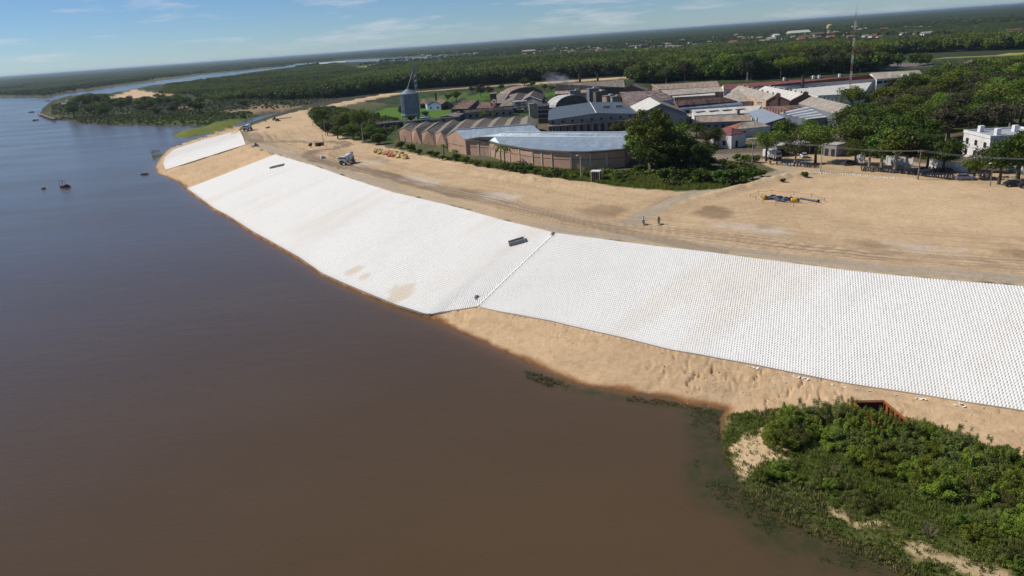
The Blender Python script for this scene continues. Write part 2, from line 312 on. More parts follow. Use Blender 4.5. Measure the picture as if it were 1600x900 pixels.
# ---------------------------------------------------------------- albedo of the ground
SAND = np.array((.57, .41, .245)); SAND2 = np.array((.49, .335, .185)); GREY = np.array((.40, .335, .25)); PALE = np.array((.60, .53, .44)); WETB = np.array((.22, .145, .085)); TRACK = np.array((.25, .185, .125))
GRASS = np.array((.060, .095, .018)); LAWN = np.array((.085, .165, .022)); YELLOW = np.array((.30, .30, .055)); SOIL = np.array((.12, .095, .065)); WOOD = np.array((.030, .036, .018)); BEACH = np.array((.54, .375, .22)); WETS = np.array((.27, .125, .05)); PURP = np.array((.18, .15, .15))
def terrain():
    fine = np.radians(np.arange(-41, 41.01, .115)); az = np.concatenate([np.radians(np.arange(-88, -41, 1.5)), fine, np.radians(np.arange(42, 89, 1.5))])
    dep = list(np.radians(np.arange(50, 1.15, -.098))); r = [CAM_H/math.tan(d) for d in dep]
    while r[-1] < 42000: r.append(r[-1]*1.05)
    r = np.array([8, 18] + r); A, Rr = np.meshgrid(az, r); x = (Rr*np.sin(A)).ravel(); y = (Rr*np.cos(A)).ravel()
    h, g = ground(x, y); col = np.empty((len(x), 3)); far = np.hypot(x, y)
    n1 = fbm(x*.04, y*.04, 5, 51); n2 = fbm(x*.25, y*.25, 4, 53); n3 = fbm(x*.9, y*.9, 3, 57)
    W1 = lambda m: m[:, None]
    col[:] = WOOD; nf = fbm(x*.006, y*.006, 5, 61)
    col = col + W1(sstep(nf, .35, .65))*(np.array((.045, .055, .026))-WOOD)
    bankg = (~g['inp']) & (g['ds'] < 60) & (far > 300); col = np.where(W1(bankg), col*.5+np.array((.05, .055, .025))*.5+W1(sstep(n2, .5, .7))*np.array((.05, .05, .01)), col)
    def paint(c, pg, z=0.0, feather=2.0, wob=3.0, k=1.0, ws=.12, mask=None):
        nonlocal col
        pg = poly(pg, z) if not isinstance(pg, np.ndarray) else pg
        lo, hi = pg.min(0)-feather-wob-2, pg.max(0)+feather+wob+2
        i = np.where((x > lo[0]) & (x < hi[0]) & (y > lo[1]) & (y < hi[1]))[0]
        if not len(i): return
        d, _, _ = dline(x[i], y[i], pg, closed=True); sgn = np.where(inside(x[i], y[i], pg), d, -d) + (fbm(x[i]*ws, y[i]*ws, 4, len(pg)*7+int(abs(pg[0][0])))-.5)*2*wob
        m = sstep(sgn, -feather, feather)*k
        if mask is not None: m = m*mask[i]
        col[i] = col[i]*(1-W1(m)) + W1(m)*c
    def stroke(c, ln, w, z=0.0, k=1.0, wob=.5, streak=0.0):
        nonlocal col
        ln = poly(ln, z); lo, hi = ln.min(0)-w*2, ln.max(0)+w*2
        i = np.where((x > lo[0]) & (x < hi[0]) & (y > lo[1]) & (y < hi[1]))[0]
        if not len(i): return
        d, s, _ = dline(x[i], y[i], ln); d = d + (fbm(x[i]*.3, y[i]*.3, 3, 71)-.5)*2*wob
        m = sstep(w-d, 0, max(.5, w*.35))*k*(1-streak+streak*2*fbm(d*1.6, s*.03, 3, 83))
        col[i] = col[i]*(1-W1(np.clip(m, 0, 1))) + W1(np.clip(m, 0, 1))*c
    # the plateau starts as factory soil and takes its covers in turn
    soil = SOIL*(.75+.6*W1(n2)); col = np.where(W1(g['inp']), soil + W1(sstep(n1, .45, .6))*(GRASS-soil)*.7, col)
    back = g['inp'] & ((g['sc'] > 420) | (y > 395+.1*x)) & (g['dc'] > 70); col = np.where(W1(back), WOOD*1.2+W1(sstep(n2, .4, .7))*(GRASS*.8-WOOD), col)
    sandcol = SAND*(.86+.28*W1(n1)) ; sandcol = sandcol + W1(sstep(n2, .45, .72))*(SAND2-sandcol)*.55
    fld = np.vstack([CREST_W[:25], poly([(480, 172), (490, 190), (515, 208), (545, 217), (590, 226), (622, 234), (700, 250), (770, 264), (870, 278), (960, 292), (1060, 298), (1150, 293), (1185, 284), (1240, 272), (1200, 262), (1180, 250), (1240, 247), (1300, 244), (1400, 252), (1600, 275), (1900, 310)], 0)])
    d, _, _ = dline(x, y, fld, closed=True); sg = np.where(inside(x, y, fld), d, -d) + (n2-.5)*5
    m = sstep(sg, -.5, 1.2); m = np.where(g['sc'] > 520, sstep(22-g['dc']+(n2-.5)*8, -2, 2)*g['inp'], m)*g['inp']
    col = col*(1-W1(m)) + W1(m)*sandcol
    dk, _, _ = dline(x, y, DIKE_W[:6]); m = sstep(26-dk+(n2-.5)*8, -2, 2)*g['inp']; col = col*(1-W1(m))+W1(m)*sandcol*.95
    onb = g['bank'] | g['near'] | ((far < 420) & ~g['inp'] & ~g['wat'] & (x > -190))
    bcol = BEACH*(.85+.3*W1(n1)); bcol = bcol + W1(sstep(n3, .5, .75))*(SAND2*.85-bcol)*.5
    col = np.where(W1(onb), bcol, col)
    wet = sstep(1.6-g['ds']+(n2-.5)*2, 0, 1.4)*onb; col = col*(1-W1(wet))+W1(wet)*WETS
    # compacted grey strip, then the haul road with its tracks, along the crest
    gs = g['inp'] & (g['sc'] < 420); dcn = g['dc']+(n2-.5)*2.2
    m = sstep(dcn, .5, 2)*sstep(7.2-dcn, 0, 2)*gs*(.35+.65*sstep(fbm(g['sc']*.03, g['dc']*.25, 3, 91), .35, .55)); col = col*(1-W1(m)*.85)+W1(m)*.85*GREY
    lin = fbm(g['dc']*2.1, g['sc']*.02, 4, 95); m = sstep(dcn, 6, 8)*sstep(15.5-dcn, 0, 3)*gs*sstep(lin, .36, .62); col = col*(1-W1(m)*.75)+W1(m)*.75*(TRACK*1.35)
    lin = fbm(g['dc']*1.3, g['sc']*.012, 4, 97); m = sstep(dcn, 13, 18)*sstep(46-dcn, 0, 14)*gs*sstep(lin, .5, .68)*.5; col = col*(1-W1(m))+W1(m)*SAND2*.8
    road = [(1120, 394), (1000, 367), (900, 344), (800, 320), (720, 305), (640, 283), (580, 268), (530, 259), (495, 250), (480, 243), (492, 237), (520, 233), (545, 227), (530, 222), (480, 222), (430, 221), (400, 221.5), (384, 215), (378, 209), (386, 204), (396, 203)]
    stroke(TRACK*.9, road[4:], 3.6, k=.85, wob=1.2, streak=.45); stroke(TRACK, [(392, 207), (400, 212), (404, 218), (394, 223)], 3.5, k=.6, wob=1.5)
    stroke(TRACK*1.2, road[:6], 2.5, k=.6, wob=.8, streak=.6)
    stroke(GREY*.98, [(985, 348), (1010, 334), (1050, 316), (1085, 302), (1140, 290), (1200, 276), (1245, 264)], 3.4, k=.8, wob=.8, streak=.25); stroke(SAND2*.62, [(1010, 324), (1045, 309), (1110, 294), (1180, 281)], .6, k=.7, wob=.4)
    stroke(SAND2*.6, [(1048, 320), (1075, 308)], .7, k=.7, wob=.4)
    for c, k, pts in [(WETB, .75, [(1085, 335), (1105, 322), (1118, 320), (1138, 330), (1146, 340), (1110, 341)]), (WETB, .8, [(700, 296), (735, 295), (765, 302), (755, 309), (720, 305)]), (WETB, .6, [(900, 326), (940, 320), (985, 325), (960, 340), (920, 337)]), (WETB, .6, [(1325, 378), (1365, 375), (1392, 384), (1360, 389)]), (WETB, .7, [(1570, 393), (1620, 392), (1640, 404), (1580, 402)]), (WETB, .55, [(1180, 352), (1205, 354), (1210, 361), (1185, 360)]),
                       (WETB, .45, [(590, 268), (620, 270), (650, 280), (610, 277)]), (WETB, .6, [(590, 244), (610, 250), (600, 255), (575, 250)]), (PALE, .8, [(750, 302), (790, 301), (810, 308), (800, 314), (760, 312)]), (PALE, .55, [(640, 272), (690, 282), (680, 293), (620, 280)]), (PALE, .7, [(1110, 347), (1150, 349), (1180, 356), (1150, 360), (1105, 353)]), (PALE, .7, [(1165, 357), (1215, 358), (1240, 364), (1200, 368)]), (PALE, .6, [(1385, 380), (1430, 383), (1470, 390), (1420, 394)]), (PALE, .65, [(1475, 392), (1505, 392), (1500, 398), (1480, 398)]), (PALE, .5, [(560, 252), (600, 249), (590, 258), (565, 258)]),
                       (SAND*1.12, .8, [(785, 268), (830, 272), (880, 282), (860, 290), (800, 280)]), (SAND*1.1, .5, [(1240, 300), (1400, 292), (1600, 330), (1600, 370), (1300, 340)])]:
        paint(c, pts, 0, 2.0, 2.6, k, .3)
    # pale yard, lawns and fields
    paint(SAND*.82, [(1195, 252), (1240, 243), (1300, 240), (1400, 250), (1520, 268), (1640, 282), (1640, 292), (1560, 290), (1400, 277), (1270, 270), (1215, 264)], 0, 1.5, 2, 1, .2)
    paint(GREY*.7, [(1100, 243), (1190, 238), (1192, 246), (1150, 252), (1090, 253)], 0, 1.5, 2, .8, .2)
    paint(np.array((.40, .37, .33)), [(1222, 254), (1265, 250), (1262, 258), (1225, 260)], 0, 1.2, 1.2, .8, .3)
    paint(GRASS*1.25, [(955, 264), (1060, 276), (1160, 282), (1190, 277), (1180, 287), (1140, 294), (1060, 298), (960, 291), (870, 277), (780, 263), (700, 249), (760, 252), (860, 266)], 0, 1.0, 2, .95, .3)
    paint(GRASS*.8, [(480, 175), (490, 168), (520, 166), (620, 185), (640, 205), (612, 226), (545, 216), (505, 205)], 0, 2, 3, .9, .2)
    paint(LAWN, [(575, 180), (600, 170), (640, 163), (700, 168), (705, 176), (690, 184), (660, 188), (590, 186)], 0, 1.5, 2, 1, .15)
    paint(LAWN*.85, [(726, 151), (760, 145), (780, 150), (745, 158), (728, 157)], 0, 1.5, 2, 1, .15); paint(LAWN*.6+SOIL*.3, [(655, 155), (700, 148), (735, 143), (726, 152), (690, 162)], 0, 1.5, 2, .9, .15)
    paint(LAWN*.8, [(848, 147), (870, 142), (872, 147), (850, 152)], 0, 1, 1, 1, .2)
    paint(YELLOW, [(1375, 97), (1450, 92.5), (1620, 84), (1640, 77), (1540, 82), (1400, 90)], 0, 4, 8, 1, .03); paint(PURP, [(1370, 109), (1450, 104), (1455, 98), (1378, 99.5)], 0, 4, 5, .9, .04); paint(PALE*.8, [(1500, 97), (1540, 93), (1545, 95.5), (1505, 99)], 0, 3, 3, .9, .05)
    paint(YELLOW*.75, [(540, 108), (700, 99), (860, 89), (1040, 83), (1160, 76), (1120, 72), (1000, 77), (850, 84), (700, 93), (590, 100)], -8, 12, 25, .9, .008)
    paint(np.array((.115, .105, .05)), [(-200, 166), (0, 152.5), (76, 152), (160, 138), (330, 115), (436, 106), (430, 104), (330, 110), (150, 132), (0, 146), (-200, 158)], -8, 10, 25, .8, .01)
    # headland across the inlet
    paint(np.array((.145, .165, .030)), [(266, 214), (282, 216), (320, 210), (358, 200), (380, 189), (396, 183), (372, 183), (340, 193), (318, 198), (290, 203)], -9.5, 1.5, 3, 1, .08)
    paint(np.array((.06, .085, .025)), [(240, 194), (320, 196), (390, 182), (380, 174), (300, 178), (240, 182)], -8.5, 2, 4, .9, .08)
    paint(np.array((.060, .050, .038)), [(330, 170), (400, 162), (470, 158), (560, 148), (600, 142), (590, 150), (500, 165), (440, 173), (380, 178)], -8, 3, 6, .9, .06)  # dark brown soil, with the shadow over this ground painted in
    paint(SAND*.55, [(340, 176), (385, 170), (400, 163), (425, 163), (470, 167), (440, 172), (390, 177), (345, 180)], -8, 3, 5, .85, .07); paint(SAND, [(165, 155), (210, 140), (240, 145), (290, 147), (250, 152), (180, 158)], -8, 4, 6, 1, .05); paint(SAND2*.7, [(255, 168), (290, 165), (330, 165), (300, 170)], -8, 3, 5, .7, .07); paint(np.array((.10, .09, .09)), [(395, 148), (450, 146), (470, 150), (420, 154)], -8, 3, 8, .7, .05)
    for _ in range(34):   # bare earth and worn roofs of the far town
        u = RNG.random(); px = 640+u*900; py = np.interp(px, [640, 860, 1000, 1300, 1600], [87, 79, 73, 56, 38])+RNG.normal(0, 3); s = RNG.uniform(6, 22)
        paint(SAND*.6 if RNG.random() < .3 else SOIL*1.2, [(px-s, py+.1*s), (px, py-.9), (px+s, py-.08*s), (px, py+.9)], -8, 6, 20, .7, .02)
    # vegetated spit in the foreground: green ground with bare sand
    spit = [(1905, 1115), (1750, 1030), (1600, 968), (1500, 925), (1429, 896), (1380, 874), (1335, 851), (1267, 825), (1221, 802), (1165, 772), (1148, 745), (1132, 712), (1126, 680), (1128, 655), (1140, 640), (1200, 640), (1260, 640), (1330, 640), (1430, 665), (1500, 690), (1560, 712), (1640, 760), (1800, 830), (1950, 900)]
    paint(np.array((.070, .088, .022)), spit, -8.8, 1.0, 1.6, 1, .5)
    paint(np.array((.11, .115, .03)), [(1300, 815), (1370, 790), (1450, 800), (1600, 850), (1700, 960), (1450, 895), (1360, 850)], -9, 1.5, 2, .6, .5)
    paint(SAND*1.0, [(1140, 690), (1160, 675), (1190, 664), (1205, 672), (1222, 690), (1245, 700), (1225, 712), (1195, 714), (1160, 740), (1148, 720)], -9, .5, .9, 1, .9)
    paint(SAND, [(1290, 780), (1310, 788), (1340, 805), (1400, 812), (1395, 820), (1340, 814), (1300, 795)], -9, .4, 1.0, .7, .9); paint(SAND*.98, [(1400, 842), (1440, 845), (1490, 862), (1560, 880), (1640, 910), (1640, 935), (1560, 905), (1490, 885), (1430, 862)], -9.2, .5, 1.0, .85, .9)
    wet2 = sstep(.9-g['ds']+(n3-.5)*1.2, 0, .8)*((far < 130) & ~g['wat']); col = col*(1-W1(wet2)*.6)+W1(wet2)*.6*np.array((.10, .06, .028))
    # the ground under the white block mats sits lower
    under = g['bank'] & (g['dt'] > .5) & (g['dc'] > .4) & ((g['sc'] < 318) | inside(x, y, FARMAT)); h = np.where(under, h-np.where(inside(x, y, FARMAT), np.minimum(.8, .15+.12*dline(x, y, FARMAT, closed=True)[0]), .35), h)
    nr, na = len(r), len(az); idx = np.arange(nr*na).reshape(nr, na)
    Q = np.stack([idx[:-1, :-1], idx[:-1, 1:], idx[1:, 1:], idx[1:, :-1]], -1).reshape(-1, 4)[:, ::-1]
    bur = g['wat'] & (g['ds'] > 25) & (far < 6000); kill = bur[Q].all(1); Q = Q[~kill]
    m, t, p, L = material('earth'); p.inputs['Roughness'].default_value = .95; p.inputs['Specular IOR Level'].default_value = .1
    a = attr_node(t, 'albedo'); f1 = noise_of(t, .9, 8, .7); f2 = noise_of(t, 6, 5, .65); f3 = noise_of(t, .12, 6, .6)
    c = t.nodes.new('ShaderNodeVectorMath'); c.operation = 'SCALE'
    ln = attr_node(t, 'lane'); lw = attr_node(t, 'lane_weight'); n_a = noise_of(t, 1.0, 4, .7, ln.outputs['Vector'], (2.6, .022, 0)); n_b = noise_of(t, 1.0, 3, .6, ln.outputs['Vector'], (.8, .010, 0))
    dk = t.nodes.new('ShaderNodeMath'); dk.operation = 'MULTIPLY'; L(ramp(t, n_a.outputs['Fac'], .49, .57, 0, 1), dk.inputs[0]); L(lw.outputs['Fac'], dk.inputs[1]); lt = t.nodes.new('ShaderNodeMath'); lt.operation = 'MULTIPLY'; L(ramp(t, n_b.outputs['Fac'], .54, .66, 0, .6), lt.inputs[0]); L(lw.outputs['Fac'], lt.inputs[1])
    hs_ = t.nodes.new('ShaderNodeMath'); hs_.operation = 'MULTIPLY'; L(dk.outputs[0], hs_.inputs[0]); hs_.inputs[1].default_value = .85
    L(mixc(t, hs_.outputs[0], mixc(t, lt.outputs[0], a.outputs['Color'], (.56, .45, .33)), (.25, .175, .11)), c.inputs[0])
    mul = t.nodes.new('ShaderNodeMath'); mul.operation = 'MULTIPLY'; L(ramp(t, f1.outputs['Fac'], .3, .7, .86, 1.12), mul.inputs[0]); L(ramp(t, f3.outputs['Fac'], .3, .7, .92, 1.08), mul.inputs[1])
    mul2 = t.nodes.new('ShaderNodeMath'); mul2.operation = 'MULTIPLY'; L(mul.outputs[0], mul2.inputs[0]); L(ramp(t, f2.outputs['Fac'], .3, .7, .9, 1.08), mul2.inputs[1]); L(mul2.outputs[0], c.inputs['Scale']); L(c.outputs[0], p.inputs['Base Color'])
    b1 = bump(t, f1.outputs['Fac'], p, .5, .5); bump(t, f2.outputs['Fac'], p, .45, .12, b1)
    me = np_mesh('ground', np.c_[x, y, h], Q, m, smooth=True); attr(me, 'albedo', col); lw_ = g['inp']*(far < 420)*(g['sc'] < 420); lw_ = lw_*(sstep(g['dc'], .8, 3)*.35+sstep(g['dc'], 5.5, 8)*sstep(18-g['dc'], 0, 4)*.65)*(1-.75*sstep(g['dc'], 18, 36)); attr(me, 'lane', np.c_[g['dc']+(n2-.5)*.5, g['sc'], 0*n2]); attr(me, 'lane_weight', np.clip(lw_, 0, 1))
    tag(link(bpy.data.objects.new('ground', me)), kind='structure')
terrain()

# ---------------------------------------------------------------- river
def river():
    az = np.radians(np.concatenate([np.arange(-88, -42, 2), np.arange(-42, 42, .35), np.arange(42, 90, 2)])); dep = np.radians(np.arange(60, .6, -.22))
    r = np.array([6, 14] + [(CAM_H+10)/math.tan(d) for d in dep] + [7000, 10000, 16000]); A, Rr = np.meshgrid(az, r); x = (Rr*np.sin(A)).ravel(); y = (Rr*np.cos(A)).ravel()
    ds, _, _ = dline(x, y, WATER_POLY, closed=True); wat = inside(x, y, WATER_POLY)
    keep = wat | (ds < 40); idx = np.arange(len(x)).reshape(A.shape)
    Q = np.stack([idx[:-1, :-1], idx[:-1, 1:], idx[1:, 1:], idx[1:, :-1]], -1).reshape(-1, 4)[:, ::-1]; Q = Q[keep[Q].any(1)]
    m, t, p, L = material('river_water'); p.inputs['Roughness'].default_value = .16; p.inputs['IOR'].default_value = 1.33; p.inputs['Specular IOR Level'].default_value = .5
    a = attr_node(t, 'shallow'); n0 = noise_of(t, .012, 6, .6, None, (1, 2.2, 1)); n1 = noise_of(t, .05, 5, .6)
    c = mixc(t, ramp(t, n0.outputs['Fac'], .35, .65, 0, 1), (.078, .049, .023), (.090, .058, .028))
    c = mixc(t, ramp(t, n1.outputs['Fac'], .4, .7, 0, .4), c, (.083, .053, .026)); c = mixc(t, a.outputs['Fac'], c, (.16, .085, .036)); wd = attr_node(t, 'weedy'); nw = noise_of(t, .5, 6, .7); wm_ = t.nodes.new('ShaderNodeMath'); wm_.operation = 'MULTIPLY'; L(wd.outputs['Fac'], wm_.inputs[0]); L(ramp(t, nw.outputs['Fac'], .38, .6, .25, 1), wm_.inputs[1]); c = mixc(t, wm_.outputs[0], c, (.032, .044, .012)); L(c, p.inputs['Base Color'])
    w1 = noise_of(t, 1.1, 4, .6, None, (1, 1.7, 1)); w2 = noise_of(t, .16, 4, .6, None, (.6, 1.6, 1)); w3 = noise_of(t, .02, 4, .6, None, (.5, 1.6, 1))
    L(ramp(t, w3.outputs['Fac'], .35, .65, .13, .21), p.inputs['Roughness'])
    b1 = bump(t, w2.outputs['Fac'], p, .2, .35); bump(t, w1.outputs['Fac'], p, .5, .10, b1)
    me = np_mesh('river', np.c_[x, y, np.full(len(x), WATER)], Q, m, smooth=True)
    n = fbm(x*.3, y*.3, 4, 3); dn, _, _ = dline(x, y, SHORE_W[15:46]); sp_ = poly([(1072, 640), (1124, 640), (1130, 700), (1150, 752), (1200, 800), (1270, 833), (1400, 890), (1440, 915), (1330, 905), (1240, 872), (1165, 830), (1100, 780), (1080, 720)], WATER); dsp, _, _ = dline(x, y, sp_, closed=True); sp2 = poly([(815, 575), (900, 603), (1050, 628), (1110, 640), (1100, 650), (1000, 634), (900, 618), (820, 590)], WATER); d2, _, _ = dline(x, y, sp2, closed=True); attr(me, 'weedy', np.maximum(sstep(np.where(inside(x, y, sp_), dsp, -dsp)+(n-.5)*5, -2, 2)*.8, sstep(np.where(inside(x, y, sp2), d2, -d2)+(n-.5)*3, -1, 1.5)*.7)); attr(me, 'shallow', np.exp(-np.maximum(0, dn-.3)/1.6)*(.55+.7*n)*(np.hypot(x, y) < 500))
    tag(link(bpy.data.objects.new('river', me)), kind='structure')
river()

# ---------------------------------------------------------------- white block mats on the bank
def mat_surface():
    m, t, p, L = material('white_geotextile'); p.inputs['Roughness'].default_value = .8; p.inputs['Specular IOR Level'].default_value = .2
    n = noise_of(t, .07, 6, .65); n2 = noise_of(t, .6, 5, .7, None, (1.2, .8, 1)); a = attr_node(t, 'stain')
    c = mixc(t, ramp(t, n.outputs['Fac'], .5, .75, 0, .35), (.775, .755, .71), (.69, .67, .625)); c = mixc(t, ramp(t, n2.outputs['Fac'], .55, .8, 0, .30), c, (.57, .53, .45)); c = mixc(t, a.outputs['Fac'], c, (.62, .50, .34)); L(c, p.inputs['Base Color']); return m
WHITE_MAT = mat_surface()
def block_mat(cr_px, toe_px, label, du=.40, dv=.54, h=.066, stains=()):
    C = poly(cr_px, 0); T = poly(toe_px); TZ = np.array([p[2] for p in toe_px])
    L = np.hypot(*np.diff(C, axis=0).T).sum(); n = int(L/du); Cs = resample(C, n); Ts = resample(np.c_[T, TZ], n); kk_ = min(4, n//40); pad = np.vstack([Ts[:1]*2-Ts[kk_:0:-1], Ts, Ts[-1:]*2-Ts[-2:-kk_-2:-1]]); Ts = np.stack([np.convolve(pad[:, j], np.ones(2*kk_+1)/(2*kk_+1), 'valid') for j in range(3)], 1)
    base = empty('block_mat', (*Cs[n//2], 0)); tag(base, label, 'slope mat'); o3 = np.array([*Cs[n//2], 0])
    D = np.hypot(*(Ts[:, :2]-Cs).T); K = max(2, int(D.mean()/dv))
    def surf(i, t):
        i0 = np.clip(np.floor(i).astype(int), 0, n-2); f = (i-i0)[..., None]
        c = Cs[i0]*(1-f)+Cs[i0+1]*f; q = Ts[i0]*(1-f)+Ts[i0+1]*f
        xy = c+(q[..., :2]-c)*t[..., None]; zz = q[..., 2]*t
        zz = zz + .22 + .12*(vn(xy[..., 0]*.25, xy[..., 1]*.25, 3)-.5) + .5*(fbm(i*.022, t*1.1, 3, 5)-.5)*np.minimum(1, 6*t)*np.minimum(1, 6*(1-t))*np.clip(np.minimum(i, n-1-i)/9, 0, 1)
        return np.concatenate([xy, zz[..., None]], -1)
    def stain(x, y):
        s = .22*sstep(fbm((x*.84+y*.55)*.03, (y*.84-x*.55)*.12, 4, 101), .5, .75)
        for px, py, z, rr in stains:
            sx, sy, _ = at(px, py, z); s = np.maximum(s, .6*sstep(rr-np.hypot(x-sx, y-sy)+(fbm(x*.4, y*.4, 3, 9)-.5)*rr, 0, rr*.4))
        return np.clip(s, 0, 1)
    # the cloth itself: a sheet with a folded edge
    nn, kk = max(8, n//4), 26; I, Tt = np.meshgrid(np.linspace(0, n-1.001, nn), np.linspace(0, 1, kk), indexing='ij'); top = surf(I, Tt).reshape(-1, 3); idx = np.arange(nn*kk).reshape(nn, kk)
    Q = np.stack([idx[:-1, :-1], idx[1:, :-1], idx[1:, 1:], idx[:-1, 1:]], -1).reshape(-1, 4)
    rim = np.concatenate([idx[0, :], idx[1:, -1], idx[-1, -2::-1], idx[-2:0:-1, 0]]); lowr = top[rim]-np.array((0, 0, .3)); V = np.vstack([top, lowr]); b = len(top); m = len(rim)
    Q2 = np.array([(rim[i], b+i, b+(i+1) % m, rim[(i+1) % m]) for i in range(m)])
    me = np_mesh('cloth_sheet', V-o3, np.vstack([Q, Q2]), WHITE_MAT); attr(me, 'stain', stain(V[:, 0], V[:, 1])); child('cloth_sheet', me, base)
    # cast blocks, staggered row by row
    I, J = np.meshgrid(np.arange(n-1, dtype=float), np.arange(K, dtype=float), indexing='ij'); off = (J % 2)*.5
    ii = (I+off).ravel(); t0 = (J/K).ravel(); g = RNG.uniform(-.03, .03, (2, len(ii)))
    a, c2 = .06+g[0], .94+g[1]; t1, t2 = t0+.10/K, t0+.90/K
    ok = (ii+1 < n-1); ii, t1, t2, a, c2 = ii[ok], t1[ok], t2[ok], a[ok], c2[ok]
    lo = [surf(ii+q, tq) for q, tq in ((a, t1), (c2, t1), (c2, t2), (a, t2))]
    nb = len(ii); V = np.empty((nb, 8, 3)); ctr = sum(lo)/4; hh = h*RNG.uniform(.75, 1.2, nb)
    for k in range(4):
        V[:, k] = lo[k]-np.array((0, 0, .02)); up = lo[k]*.80+ctr*.20; V[:, 4+k] = up+np.stack([0*hh, 0*hh, hh], -1)
    q = np.array([(4, 5, 6, 7), (0, 1, 5, 4), (1, 2, 6, 5), (2, 3, 7, 6), (3, 0, 4, 7)]); Q = (q[None]+8*np.arange(nb)[:, None, None]).reshape(-1, 4)
    V = V.reshape(-1, 3); cross = np.cross(V[Q[0, 1]]-V[Q[0, 0]], V[Q[0, 2]]-V[Q[0, 0]])
    if cross[2] < 0: Q = Q[:, ::-1]
    me = np_mesh('concrete_block', V-o3, Q, WHITE_MAT); attr(me, 'stain', stain(V[:, 0], V[:, 1])); tag(child('concrete_block', me, base), kind='stuff'); return nb
T3 = {p[:2]: p for p in TOE}
tz = lambda a, b: TOE[a:b]
NB = block_mat(CREST[1:12], tz(1, 15), 'white block mat covering the near bank above the bare beach, right of the seam')
NB += block_mat(CREST[11:19][::-1], (tz(14, 28))[::-1], 'long white block mat running down to the river, left of the seam', stains=((625, 459, -8.6, 4.0), (553, 424, -8.3, 2.6), (570, 435, -8.8, 2.2)))
NB += block_mat(CREST[19:22], tz(30, 36), 'small far white block mat on the rounded point of the bank', du=.5, dv=.6)
# ================================================================ the factory
BRICK = walling('worn_brick', (.47, .30, .21), (.33, .215, .155)); BRICK_D = walling('dark_brick', (.22, .12, .09), (.13, .08, .065)); PEACH = walling('peach_plaster', (.52, .36, .25), (.36, .26, .19))
WHITEW = walling('white_render', (.72, .70, .66), (.48, .46, .42)); GREYW = walling('grey_render', (.30, .29, .27), (.17, .16, .15)); BLUEW = walling('pale_blue_render', (.36, .46, .58), (.24, .28, .32)); GREENW = walling('grey_green_render', (.33, .33, .25), (.22, .22, .18)); DARKW = walling('dark_wall', (.135, .118, .105), (.07, .062, .056)); SLATEW = walling('bluish_wall', (.17, .19, .22), (.10, .11, .13)); TANW = walling('tan_wall', (.36, .29, .22), (.22, .17, .13))  # DARKW is a dark grey-brown tone for walls and trim
FIBRE = roofing('fibre_cement_roof', (.31, .26, .21), (.14, .12, .095), .9, .9, ribs=2); FIBRE_W = roofing('pale_fibre_roof', (.46, .40, .33), (.25, .21, .17), .85, .8, ribs=2); TANR = roofing('tan_sheet_roof', (.40, .31, .24), (.25, .18, .13), .85, .7, ribs=2)
SILVER = roofing('silver_sheet_roof', (.40, .48, .54), (.27, .33, .375), .42, .5, .35, .5, ribs=2, patches=.14); STEELB = roofing('blue_grey_sheet_roof', (.115, .145, .165), (.08, .10, .115), .5, .5, .2, .4, ribs=2, patches=.12)
RUSTR = roofing('rusty_sheet_roof', (.25, .15, .115), (.12, .075, .06), .85, .95, ribs=2, patches=.5); MOTTLE = roofing('mottled_old_roof', (.30, .22, .20), (.12, .085, .08), .9, 1, ribs=3, patches=.7); DARKR = roofing('dark_roof', (.10, .085, .075), (.05, .042, .04), .9, .9, ribs=2, patches=.5); WHITER = roofing('white_painted_roof', (.66, .63, .57), (.42, .39, .34), .6, .5, ribs=2, patches=.1)  # DARKR is a dark brown-grey roof tone
REDR = roofing('red_sheet_roof', (.24, .085, .075), (.16, .07, .06), .7, .6, ribs=2, patches=.2); TERRA = roofing('terracotta_tile_roof', (.42, .16, .075), (.22, .10, .06), .9, .8, ribs=6); ORANGE = roofing('orange_lichen_roof', (.42, .25, .11), (.26, .17, .10), .9, .8, ribs=3); BLUER = roofing('blue_sheet_roof', (.20, .28, .38), (.13, .17, .22), .5, .6, .1, .4, ribs=2); PALER = roofing('pale_blue_sheet_roof', (.48, .54, .60), (.36, .40, .44), .5, .4, .2, .4, ribs=2, patches=.1)
GLASS = plain((.03, .035, .045), .2, 0, .3, .4, .6); DARK = plain((.035, .03, .028), .8); STEEL = plain((.30, .31, .32), .5, .5); RUST = plain((.13, .055, .035), .85, 0, .5, .8); PAINTW = plain((.72, .72, .70), .6); CONC = plain((.42, .40, .37), .85); WOODP = plain((.22, .18, .14), .9); DOORW = plain((.62, .66, .68), .6)
PILA = plain((.50, .42, .34), .85)
def V3(p): return Vector(at(*p))
